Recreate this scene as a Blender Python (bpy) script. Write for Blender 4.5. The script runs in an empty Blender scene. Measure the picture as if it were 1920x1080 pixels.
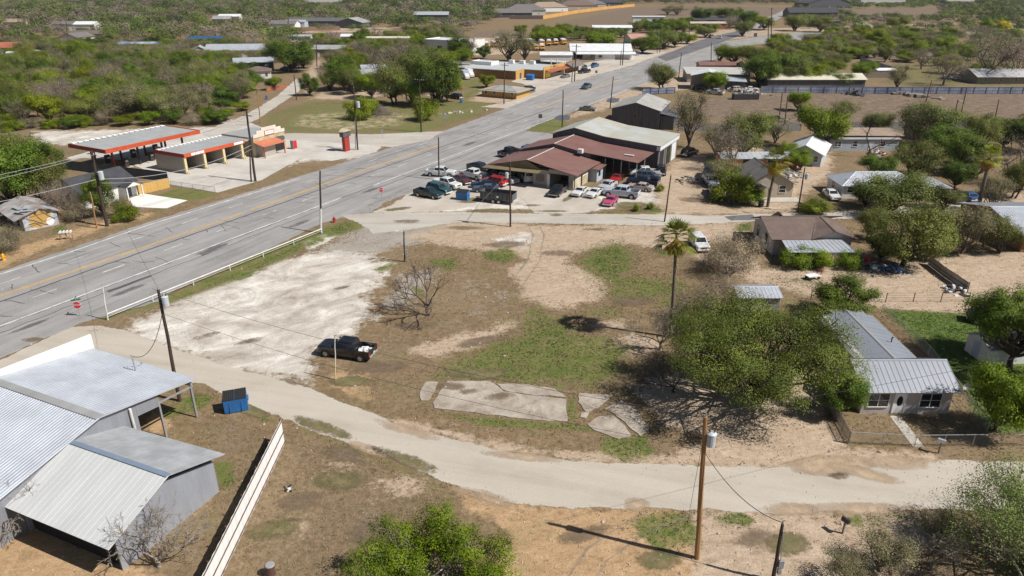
import bpy, math, random
import numpy as np
from mathutils import Vector, Matrix

# ------------------------------------------------------------------ camera, sky, sun, exposure
scene = bpy.context.scene
COL = scene.collection
FOC = 1321.0                                  # focal length in pixels of a 1920 wide picture
PITCH = math.atan(585 / FOC)
CAMH = 35.0
camd = bpy.data.cameras.new("camera")
camd.sensor_width = 36.0
camd.lens = 36.0 * FOC / 1920.0
camd.clip_start = 0.5
camd.clip_end = 9000
cam = bpy.data.objects.new("camera", camd)
COL.objects.link(cam)
cam.location = (0, 0, CAMH)
cam.rotation_euler = (math.pi / 2 - PITCH, 0, 0)
scene.camera = cam

SUN_EL = math.radians(49.5)
SUN_AZ = math.radians(160)                    # direction the shadows fall, from +X
world = bpy.data.worlds.new("World")
scene.world = world
world.use_nodes = True
wn = world.node_tree.nodes
sky = wn.new("ShaderNodeTexSky")
sky.sky_type = 'NISHITA'
sky.sun_disc = False
sky.sun_elevation = SUN_EL
sky.sun_rotation = math.radians(110)
world.node_tree.links.new(sky.outputs[0], wn["Background"].inputs[0])
wn["Background"].inputs[1].default_value = 0.05
sl = bpy.data.lights.new("sun", 'SUN')
sl.energy = 5.0
sl.angle = math.radians(0.5)
sl.color = (1.0, 0.96, 0.9)
sun = bpy.data.objects.new("sun", sl)
COL.objects.link(sun)
sd = Vector((math.cos(SUN_EL) * math.cos(SUN_AZ), math.cos(SUN_EL) * math.sin(SUN_AZ), -math.sin(SUN_EL)))
sun.rotation_euler = sd.to_track_quat('-Z', 'Y').to_euler()
sun.location = (60, -20, 90)
scene.view_settings.view_transform = 'Standard'
scene.view_settings.look = 'None'
scene.view_settings.exposure = 0.12
scene.view_settings.gamma = 1.0

# ------------------------------------------------------------------ measuring the place
cP, sP = math.cos(PITCH), math.sin(PITCH)


def G(px, py, z=0.0):
    """point of the place, at height z, that the photograph shows at px, py"""
    u = (px - 960) / FOC
    v = (540 - py) / FOC
    dz = -sP + v * cP
    t = (z - CAMH) / dz
    return Vector((u * t, (cP + v * sP) * t, z))


def PX(x, y, z=0.0):
    zc = y * cP - (z - CAMH) * sP
    yc = y * sP + (z - CAMH) * cP
    return 960 + FOC * x / zc, 540 - FOC * yc / zc


HWA = math.radians(28.3)                      # the highway's heading from +Y
cH, sH = math.cos(HWA), math.sin(HWA)


def HW(a, b, z=0.0):
    """a metres across the highway direction, b metres along it"""
    return Vector((cH * a + sH * b, -sH * a + cH * b, z))


def height_at(bx, by, ty):
    g = G(bx, by)
    lo, hi = 0.0, 33.0
    for _ in range(40):
        m = (lo + hi) / 2
        if PX(g.x, g.y, m)[1] > ty:
            lo = m
        else:
            hi = m
    return lo


# ------------------------------------------------------------------ mesh builder
class MB:
    def __init__(self):
        self.v = []
        self.f = []
        self.mi = []
        self.m = 0

    def add(self, verts, faces):
        o = len(self.v)
        self.v += [tuple(p) for p in verts]
        for f in faces:
            self.f.append(tuple(i + o for i in f))
            self.mi.append(self.m)
        return self

    def poly(self, pts):
        return self.add(pts, [tuple(range(len(pts)))])

    def box(self, c, s, rz=0.0, taper=1.0):
        hx, hy, hz = s[0] / 2, s[1] / 2, s[2] / 2
        cr, sr = math.cos(rz), math.sin(rz)
        vs = []
        for z, k in ((-hz, 1.0), (hz, taper)):
            for x, y in ((-hx, -hy), (hx, -hy), (hx, hy), (-hx, hy)):
                x *= k
                y *= k
                vs.append((c[0] + x * cr - y * sr, c[1] + x * sr + y * cr, c[2] + z))
        return self.add(vs, [(3, 2, 1, 0), (4, 5, 6, 7), (0, 1, 5, 4), (1, 2, 6, 5), (2, 3, 7, 6), (3, 0, 4, 7)])

    def span(self, x0, x1, y0, y1, z0, z1):
        return self.box(((x0 + x1) / 2, (y0 + y1) / 2, (z0 + z1) / 2), (abs(x1 - x0), abs(y1 - y0), abs(z1 - z0)))

    def tube(self, p0, p1, r0, r1=None, n=6, cap=True):
        r1 = r0 if r1 is None else r1
        p0, p1 = Vector(p0), Vector(p1)
        d = p1 - p0
        if d.length < 1e-6:
            return self
        d.normalize()
        a = d.orthogonal().normalized()
        b = d.cross(a)
        vs = []
        for p, r in ((p0, r0), (p1, r1)):
            for i in range(n):
                t = 2 * math.pi * i / n
                vs.append(p + a * (r * math.cos(t)) + b * (r * math.sin(t)))
        fs = [(i, (i + 1) % n, n + (i + 1) % n, n + i) for i in range(n)]
        if cap:
            fs += [tuple(range(n - 1, -1, -1)), tuple(range(n, 2 * n))]
        return self.add(vs, fs)

    def path(self, pts, r, n=5):
        for i in range(len(pts) - 1):
            ra = r if not isinstance(r, (list, tuple)) else r[i]
            rb = r if not isinstance(r, (list, tuple)) else r[i + 1]
            self.tube(pts[i], pts[i + 1], ra, rb, n)
        return self

    def slab(self, pts, t):
        """a polygon in space given a thickness t downwards along its normal"""
        pts = [Vector(p) for p in pts]
        n = Vector((0, 0, 0))
        for i in range(len(pts)):
            n += pts[i].cross(pts[(i + 1) % len(pts)])
        n.normalize()
        if n.z < 0:
            pts.reverse()
            n = -n
        k = len(pts)
        lo = [p - n * t for p in pts]
        fs = [tuple(range(k)), tuple(range(2 * k - 1, k - 1, -1))]
        fs += [(i, k + i, k + (i + 1) % k, (i + 1) % k) for i in range(k)]
        return self.add(pts + lo, fs)

    def prism(self, pts, z0, z1):
        k = len(pts)
        vs = [(p[0], p[1], z0) for p in pts] + [(p[0], p[1], z1) for p in pts]
        ar = sum(pts[i][0] * pts[(i + 1) % k][1] - pts[(i + 1) % k][0] * pts[i][1] for i in range(k))
        fs = [tuple(range(k - 1, -1, -1)), tuple(range(k, 2 * k))] + [(i, (i + 1) % k, k + (i + 1) % k, k + i) for i in range(k)]
        if ar < 0:
            fs = [tuple(reversed(f)) for f in fs]
        return self.add(vs, fs)

    def extrude_y(self, prof, y0, y1):
        """profile of (x, z) points, closed, extruded along y"""
        k = len(prof)
        vs = [(p[0], y0, p[1]) for p in prof] + [(p[0], y1, p[1]) for p in prof]
        ar = sum(prof[i][0] * prof[(i + 1) % k][1] - prof[(i + 1) % k][0] * prof[i][1] for i in range(k))
        fs = [tuple(range(k)), tuple(range(2 * k - 1, k - 1, -1))] + [(i, k + i, k + (i + 1) % k, (i + 1) % k) for i in range(k)]
        if ar < 0:
            fs = [tuple(reversed(f)) for f in fs]
        return self.add(vs, fs)

    def loft(self, rings, cap=True):
        k = len(rings[0])
        o = []
        fs = []
        for r in rings:
            o += list(r)
        for j in range(len(rings) - 1):
            for i in range(k):
                fs.append((j * k + i, j * k + (i + 1) % k, (j + 1) * k + (i + 1) % k, (j + 1) * k + i))
        if cap:
            fs.append(tuple(range(k - 1, -1, -1)))
            fs.append(tuple(range((len(rings) - 1) * k, len(rings) * k)))
        return self.add(o, fs)

    def mesh(self, name, mats, smooth=False):
        me = bpy.data.meshes.new(name)
        me.from_pydata(self.v, [], self.f)
        if not isinstance(mats, (list, tuple)):
            mats = [mats]
        for m in mats:
            me.materials.append(m)
        if len(mats) > 1:
            me.polygons.foreach_set("material_index", self.mi)
        if smooth:
            me.polygons.foreach_set("use_smooth", [True] * len(self.f))
        me.update()
        return me

    def build(self, name, mats, parent=None, smooth=False, bevel=0.0):
        o = bpy.data.objects.new(name, self.mesh(name, mats, smooth))
        COL.objects.link(o)
        if parent is not None:
            o.parent = parent
        if bevel:
            b = o.modifiers.new("bevel", 'BEVEL')
            b.width = bevel
            b.segments = 2
            b.limit_method = 'ANGLE'
        return o


def tag(o, label, cat, group=None, kind=None):
    if label:
        o["label"] = label
    if cat:
        o["category"] = cat
    if group:
        o["group"] = group
    if kind:
        o["kind"] = kind
    return o


def thing(name, label, cat, loc=(0, 0, 0), rz=0.0, group=None):
    o = bpy.data.objects.new(name, None)
    COL.objects.link(o)
    o.empty_display_size = 0.3
    o.location = loc
    o.rotation_euler = (0, 0, rz)
    return tag(o, label, cat, group)


def copy_tree(src, loc, rz=0.0, sc=1.0, label=None, group=None, mats=None):
    r = src.copy()
    COL.objects.link(r)
    r.location = loc
    r.rotation_euler = (0, 0, rz)
    r.scale = sc if isinstance(sc, (tuple, list)) else (sc, sc, sc)
    if label:
        r["label"] = label
    if group:
        r["group"] = group

    def kids(s, d):
        for ch in list(s.children):
            c = ch.copy()
            COL.objects.link(c)
            c.parent = d
            if mats and c.material_slots:
                base = c.name.split('.')[0]
                if base in mats:
                    c.material_slots[0].link = 'OBJECT'
                    c.material_slots[0].material = mats[base]
            kids(ch, c)
    kids(src, r)
    return r


def structure(o):
    o["kind"] = "structure"
    return o


# ------------------------------------------------------------------ materials
def new_mat(name):
    m = bpy.data.materials.new(name)
    m.use_nodes = True
    nt = m.node_tree
    return m, nt, nt.nodes["Principled BSDF"]


def nd(nt, t, **kw):
    n = nt.nodes.new(t)
    for k, v in kw.items():
        setattr(n, k, v)
    return n


def M(name, col, rough=0.8, var=0.14, scale=1.2, metal=0.0, col2=None, amount=0.5, bump=0.0, spec=0.5, streak=None, fine=0.08):
    """base colour broken by broad noise towards col2 (wear, dirt) and fine grain"""
    m, nt, b = new_mat(name)
    L = nt.links.new
    tc = nd(nt, "ShaderNodeTexCoord")
    mp = nd(nt, "ShaderNodeMapping")
    L(tc.outputs["Object"], mp.inputs[0])
    if streak:
        mp.inputs["Scale"].default_value = streak
    nz = nd(nt, "ShaderNodeTexNoise")
    nz.inputs["Scale"].default_value = scale
    nz.inputs["Detail"].default_value = 6
    nz.inputs["Roughness"].default_value = 0.65
    L(mp.outputs[0], nz.inputs["Vector"])
    rp = nd(nt, "ShaderNodeValToRGB")
    rp.color_ramp.elements[0].position = 0.5 - amount * 0.3
    rp.color_ramp.elements[1].position = 0.5 + (1 - amount) * 0.25 + 0.05
    c1 = tuple(c * (1 - var) for c in col) if col2 is None else col2
    c2 = tuple(min(1, c * (1 + var * 0.6)) for c in col)
    rp.color_ramp.elements[0].color = (*c1, 1)
    rp.color_ramp.elements[1].color = (*c2, 1)
    L(nz.outputs[0], rp.inputs[0])
    n2 = nd(nt, "ShaderNodeTexNoise")
    n2.inputs["Scale"].default_value = 14
    n2.inputs["Detail"].default_value = 3
    L(tc.outputs["Object"], n2.inputs["Vector"])
    mr = nd(nt, "ShaderNodeMapRange")
    mr.inputs[1].default_value = 0.3
    mr.inputs[2].default_value = 0.7
    mr.inputs[3].default_value = 1 - fine
    mr.inputs[4].default_value = 1 + fine
    L(n2.outputs[0], mr.inputs[0])
    mx = nd(nt, "ShaderNodeMix", data_type='RGBA', blend_type='MULTIPLY')
    mx.inputs[0].default_value = 1
    L(rp.outputs[0], mx.inputs[6])
    L(mr.outputs[0], mx.inputs[7])
    L(mx.outputs[2], b.inputs["Base Color"])
    b.inputs["Roughness"].default_value = rough
    b.inputs["Metallic"].default_value = metal
    b.inputs["Specular IOR Level"].default_value = spec
    if bump:
        bp = nd(nt, "ShaderNodeBump")
        bp.inputs["Strength"].default_value = bump
        bp.inputs["Distance"].default_value = 0.05
        L(n2.outputs[0], bp.inputs["Height"])
        L(bp.outputs[0], b.inputs["Normal"])
    return m


def paint(name, col, rough=0.3, coat=0.6):
    m, nt, b = new_mat(name)
    L = nt.links.new
    tc = nd(nt, "ShaderNodeTexCoord")
    nz = nd(nt, "ShaderNodeTexNoise")
    nz.inputs["Scale"].default_value = 2.5
    nz.inputs["Detail"].default_value = 5
    L(tc.outputs["Object"], nz.inputs["Vector"])
    rp = nd(nt, "ShaderNodeValToRGB")
    rp.color_ramp.elements[0].position = 0.3
    rp.color_ramp.elements[0].color = (*[c * 0.82 + 0.012 for c in col], 1)
    rp.color_ramp.elements[1].position = 0.6
    rp.color_ramp.elements[1].color = (*col, 1)
    L(nz.outputs[0], rp.inputs[0])
    L(rp.outputs[0], b.inputs["Base Color"])
    b.inputs["Roughness"].default_value = rough
    b.inputs["Coat Weight"].default_value = coat
    b.inputs["Coat Roughness"].default_value = 0.08
    return m


def leafmat(name, dark, light, trans=0.25):
    m, nt, b = new_mat(name)
    L = nt.links.new
    at = nd(nt, "ShaderNodeAttribute", attribute_name="tone")
    oi = nd(nt, "ShaderNodeObjectInfo")
    rp = nd(nt, "ShaderNodeValToRGB")
    rp.color_ramp.elements[0].color = (*dark, 1)
    rp.color_ramp.elements[1].color = (*light, 1)
    L(at.outputs["Fac"], rp.inputs[0])
    hs = nd(nt, "ShaderNodeHueSaturation")
    hs.inputs["Saturation"].default_value = 1.19
    mr = nd(nt, "ShaderNodeMapRange")
    mr.inputs[3].default_value = 0.85
    mr.inputs[4].default_value = 1.3
    L(oi.outputs["Random"], mr.inputs[0])
    L(mr.outputs[0], hs.inputs["Value"])
    mr2 = nd(nt, "ShaderNodeMapRange")
    mr2.inputs[3].default_value = 0.482
    mr2.inputs[4].default_value = 0.512
    ml = nd(nt, "ShaderNodeMath", operation='FRACT')
    ml2 = nd(nt, "ShaderNodeMath", operation='MULTIPLY')
    ml2.inputs[1].default_value = 7.31
    L(oi.outputs["Random"], ml2.inputs[0])
    L(ml2.outputs[0], ml.inputs[0])
    L(ml.outputs[0], mr2.inputs[0])
    L(mr2.outputs[0], hs.inputs["Hue"])
    L(rp.outputs[0], hs.inputs["Color"])
    L(hs.outputs[0], b.inputs["Base Color"])
    b.inputs["Roughness"].default_value = 0.62
    b.inputs["Specular IOR Level"].default_value = 0.3
    tr = nd(nt, "ShaderNodeBsdfTranslucent")
    L(hs.outputs[0], tr.inputs["Color"])
    mx = nd(nt, "ShaderNodeMixShader")
    mx.inputs[0].default_value = trans
    L(b.outputs[0], mx.inputs[1])
    L(tr.outputs[0], mx.inputs[2])
    L(mx.outputs[0], nt.nodes["Material Output"].inputs[0])
    return m


MT = {}
MT['galv'] = M("galvanised_metal", (0.565, 0.59, 0.635), 0.42, 0.12, 0.5, 0.35, fine=0.03)
MT['seam'] = M("grey_seam_roof", (0.275, 0.295, 0.335), 0.38, 0.1, 0.4, 0.1, fine=0.03)
MT['galv_old'] = M("weathered_metal", (0.40, 0.40, 0.39), 0.55, 0.2, 0.35, 0.2, streak=(1, 0.25, 1), fine=0.05)
MT['galv_rust'] = M("rusting_metal", (0.42, 0.42, 0.42), 0.6, 0.2, 0.5, 0.2, col2=(0.22, 0.14, 0.10), amount=0.75)
MT['white_metal'] = M("white_sheet_metal", (0.74, 0.75, 0.76), 0.45, 0.08, 0.4, 0.0, fine=0.03)
MT['bright_white'] = M("white_trim", (0.85, 0.85, 0.84), 0.5, 0.04, 1, fine=0.02)
MT['grey_wall'] = M("grey_sheet_wall", (0.27, 0.28, 0.31), 0.55, 0.12, 0.6, 0.1, streak=(3, 3, 0.4))
MT['dark_wall'] = M("dark_sheet_wall", (0.10, 0.10, 0.115), 0.6, 0.25, 0.6, streak=(3, 3, 0.4))
MT['black_wall'] = M("charred_boards", (0.045, 0.045, 0.052), 0.8, 0.4, 0.8, streak=(3, 3, 0.3), col2=(0.12, 0.12, 0.13), amount=0.2)
MT['maroon'] = M("maroon_sheet_roof", (0.165, 0.075, 0.062), 0.55, 0.14, 0.25, col2=(0.22, 0.12, 0.10), amount=0.3, fine=0.05)
MT['olive'] = M("olive_stained_board", (0.20, 0.155, 0.08), 0.85, 0.15, 0.8)
MT['shingle_brown'] = M("brown_shingles", (0.165, 0.118, 0.098), 0.95, 0.18, 0.7, fine=0.22)
MT['shingle_dark'] = M("dark_shingles", (0.058, 0.058, 0.066), 0.95, 0.25, 0.8, fine=0.3)
MT['shingle_grey'] = M("grey_shingles", (0.17, 0.155, 0.15), 0.95, 0.2, 0.8, fine=0.2)
MT['shingle_tan'] = M("tan_shingles", (0.32, 0.24, 0.18), 0.95, 0.2, 0.8, fine=0.2)
MT['beige'] = M("beige_siding", (0.47, 0.40, 0.31), 0.8, 0.1, 0.8)
MT['pinkgrey'] = M("pale_pink_siding", (0.50, 0.45, 0.43), 0.8, 0.1, 0.8)
MT['white_wall'] = M("white_siding", (0.72, 0.71, 0.69), 0.7, 0.08, 0.8)
MT['blue_wall'] = M("pale_blue_siding", (0.42, 0.48, 0.56), 0.7, 0.1, 0.8)
MT['cmu'] = M("tan_block_wall", (0.40, 0.36, 0.31), 0.9, 0.12, 0.8, streak=(1, 1, 3))
MT['stucco'] = M("cream_stucco", (0.62, 0.55, 0.42), 0.85, 0.2, 0.5, col2=(0.42, 0.34, 0.2), amount=0.3)
MT['brick'] = M("tan_brick", (0.27, 0.15, 0.065), 0.9, 0.15, 0.6, streak=(1, 1, 4))
MT['ochre'] = M("ochre_brick", (0.52, 0.32, 0.10), 0.85, 0.1, 0.6)
MT['orange'] = M("orange_fascia", (0.58, 0.095, 0.035), 0.5, 0.12, 1.0, fine=0.03)
MT['red'] = M("red_sheet", (0.36, 0.045, 0.035), 0.5, 0.2, 1.0)
MT['rust'] = M("rusty_red_roof", (0.40, 0.13, 0.07), 0.8, 0.25, 0.8)
MT['yellowpost'] = M("yellow_post_paint", (0.68, 0.48, 0.10), 0.6, 0.2, 2, col2=(0.6, 0.55, 0.42), amount=0.35)
MT['newwood'] = M("new_pine_boards", (0.62, 0.39, 0.12), 0.75, 0.15, 1.5, streak=(4, 4, 0.4))
MT['oldwood'] = M("weathered_boards", (0.29, 0.25, 0.205), 0.9, 0.25, 2, streak=(5, 5, 0.4))
MT['polewood'] = M("dark_creosote_pole", (0.062, 0.042, 0.032), 0.9, 0.3, 3, streak=(3, 3, 0.3))
MT['polewood_tan'] = M("tan_pole_wood", (0.36, 0.20, 0.085), 0.85, 0.3, 3, streak=(4, 4, 0.25))
MT['steel'] = M("grey_steel", (0.42, 0.43, 0.44), 0.5, 0.15, 2, 0.4)
MT['darksteel'] = M("dark_steel", (0.06, 0.05, 0.05), 0.6, 0.3, 2, 0.2)
MT['rustpipe'] = M("rusty_pipe", (0.12, 0.06, 0.045), 0.8, 0.3, 2)
MT['whitepipe'] = M("chalky_white_pipe", (0.70, 0.69, 0.66), 0.6, 0.15, 1.5)
MT['concrete'] = M("concrete", (0.50, 0.46, 0.40), 0.9, 0.15, 0.5, fine=0.07)
MT['concrete_white'] = M("fresh_concrete", (0.76, 0.74, 0.70), 0.85, 0.06, 0.4, fine=0.03)
MT['glass'], _nt, _b = new_mat("dark_window_glass")
_b.inputs["Base Color"].default_value = (0.018, 0.022, 0.028, 1)
_b.inputs["Roughness"].default_value = 0.08
_b.inputs["Specular IOR Level"].default_value = 0.8
MT['dark'] = M("painted_interior_shade", (0.022, 0.02, 0.02), 0.9, 0.3, 1)  # near black: the shade inside open bays put into the colour
MT['black'] = M("black_rubber", (0.02, 0.02, 0.022), 0.8, 0.2, 3)
MT['alu'] = M("alloy_rim", (0.45, 0.45, 0.46), 0.35, 0.1, 3, 0.6)
MT['bluebin'] = M("blue_bin_paint", (0.015, 0.17, 0.52), 0.45, 0.15, 1.2, col2=(0.03, 0.14, 0.36), amount=0.3)
MT['screen'] = M("dark_screen_mesh", (0.085, 0.10, 0.13), 0.85, 0.15, 2)
MT['transformer'] = M("transformer_grey", (0.50, 0.54, 0.58), 0.45, 0.08, 2)
MT['bark'] = M("grey_brown_bark", (0.15, 0.115, 0.09), 0.95, 0.3, 3, bump=0.3)
MT['bark_dark'] = M("dark_bark", (0.07, 0.052, 0.042), 0.95, 0.3, 3)
MT['bark_pale'] = M("pale_grey_bark", (0.30, 0.26, 0.22), 0.95, 0.25, 3)
MT['palmtrunk'] = M("palm_trunk", (0.16, 0.125, 0.10), 0.95, 0.3, 3, streak=(1, 1, 4))
MT['signred'] = M("sign_red", (0.55, 0.02, 0.03), 0.4, 0.05, 2)
MT['signwhite'] = M("sign_white", (0.82, 0.82, 0.82), 0.4, 0.04, 2)
MT['signgreen'] = M("sign_green", (0.01, 0.16, 0.09), 0.4, 0.05, 2)
MT['hydred'] = M("hydrant_red", (0.40, 0.035, 0.03), 0.5, 0.15, 4)
MT['hydyel'] = M("hydrant_yellow", (0.85, 0.42, 0.015), 0.5, 0.1, 4)
MT['busyel'] = M("bus_yellow", (0.85, 0.40, 0.015), 0.4, 0.08, 1)
MT['wire'] = M("wire", (0.05, 0.05, 0.055), 0.6, 0.1, 2)
MT['wire_pale'] = M("pale_wire", (0.42, 0.42, 0.42), 0.5, 0.1, 2)
MT['tail'] = M("red_lens", (0.45, 0.01, 0.012), 0.25, 0.05, 2)
MT['lens'] = M("clear_lens", (0.75, 0.76, 0.78), 0.15, 0.05, 2)
MT['water'], _nt, _b = new_mat("puddle_water")
_b.inputs["Base Color"].default_value = (0.10, 0.10, 0.10, 1)
_b.inputs["Roughness"].default_value = 0.04
MT['tarpblue'] = M("blue_tarp", (0.03, 0.10, 0.26), 0.5, 0.2, 2)
# ------------------------------------------------------------------ ground: one sheet, with masks of what covers it
def smooth_poly(P, pts, soft):
    """soft inside-ness (0..1) of world points P for a polygon given in photograph pixels"""
    q = np.array([[*G(x, max(y, -20))[:2]] for x, y in pts])
    lo, hi = q.min(0) - soft * 2, q.max(0) + soft * 2
    out = np.zeros(len(P), np.float32)
    idx = np.nonzero((P[:, 0] > lo[0]) & (P[:, 0] < hi[0]) & (P[:, 1] > lo[1]) & (P[:, 1] < hi[1]))[0]
    if not len(idx):
        return out
    p = P[idx]
    inside = np.zeros(len(p), bool)
    dist = np.full(len(p), 1e9)
    for i in range(len(q)):
        a, b = q[i], q[(i + 1) % len(q)]
        c = ((a[1] > p[:, 1]) != (b[1] > p[:, 1]))
        with np.errstate(divide='ignore', invalid='ignore'):
            xi = (b[0] - a[0]) * (p[:, 1] - a[1]) / (b[1] - a[1] + 1e-12) + a[0]
        inside ^= c & (p[:, 0] < xi)
        ab = b - a
        t = np.clip(((p - a) @ ab) / (ab @ ab + 1e-9), 0, 1)
        d = np.hypot(*(p - a - t[:, None] * ab).T)
        dist = np.minimum(dist, d)
    sd = np.where(inside, dist, -dist)
    out[idx] = np.clip(0.5 + 0.5 * sd / soft, 0, 1)
    return out


ang = np.concatenate([np.radians(np.arange(-48, 48.001, 0.26)), np.radians(np.arange(54, 306, 6))])
rad = np.concatenate([[0.02, 6, 14, 20, 25], np.exp(np.linspace(math.log(28), math.log(1500), 640)), [1800, 2300, 3000, 4200, 6000]])
NA, NR = len(ang), len(rad)
AA, RR = np.meshgrid(ang, rad)
PV = np.stack([RR.ravel() * np.sin(AA.ravel()), RR.ravel() * np.cos(AA.ravel())], 1)
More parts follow.
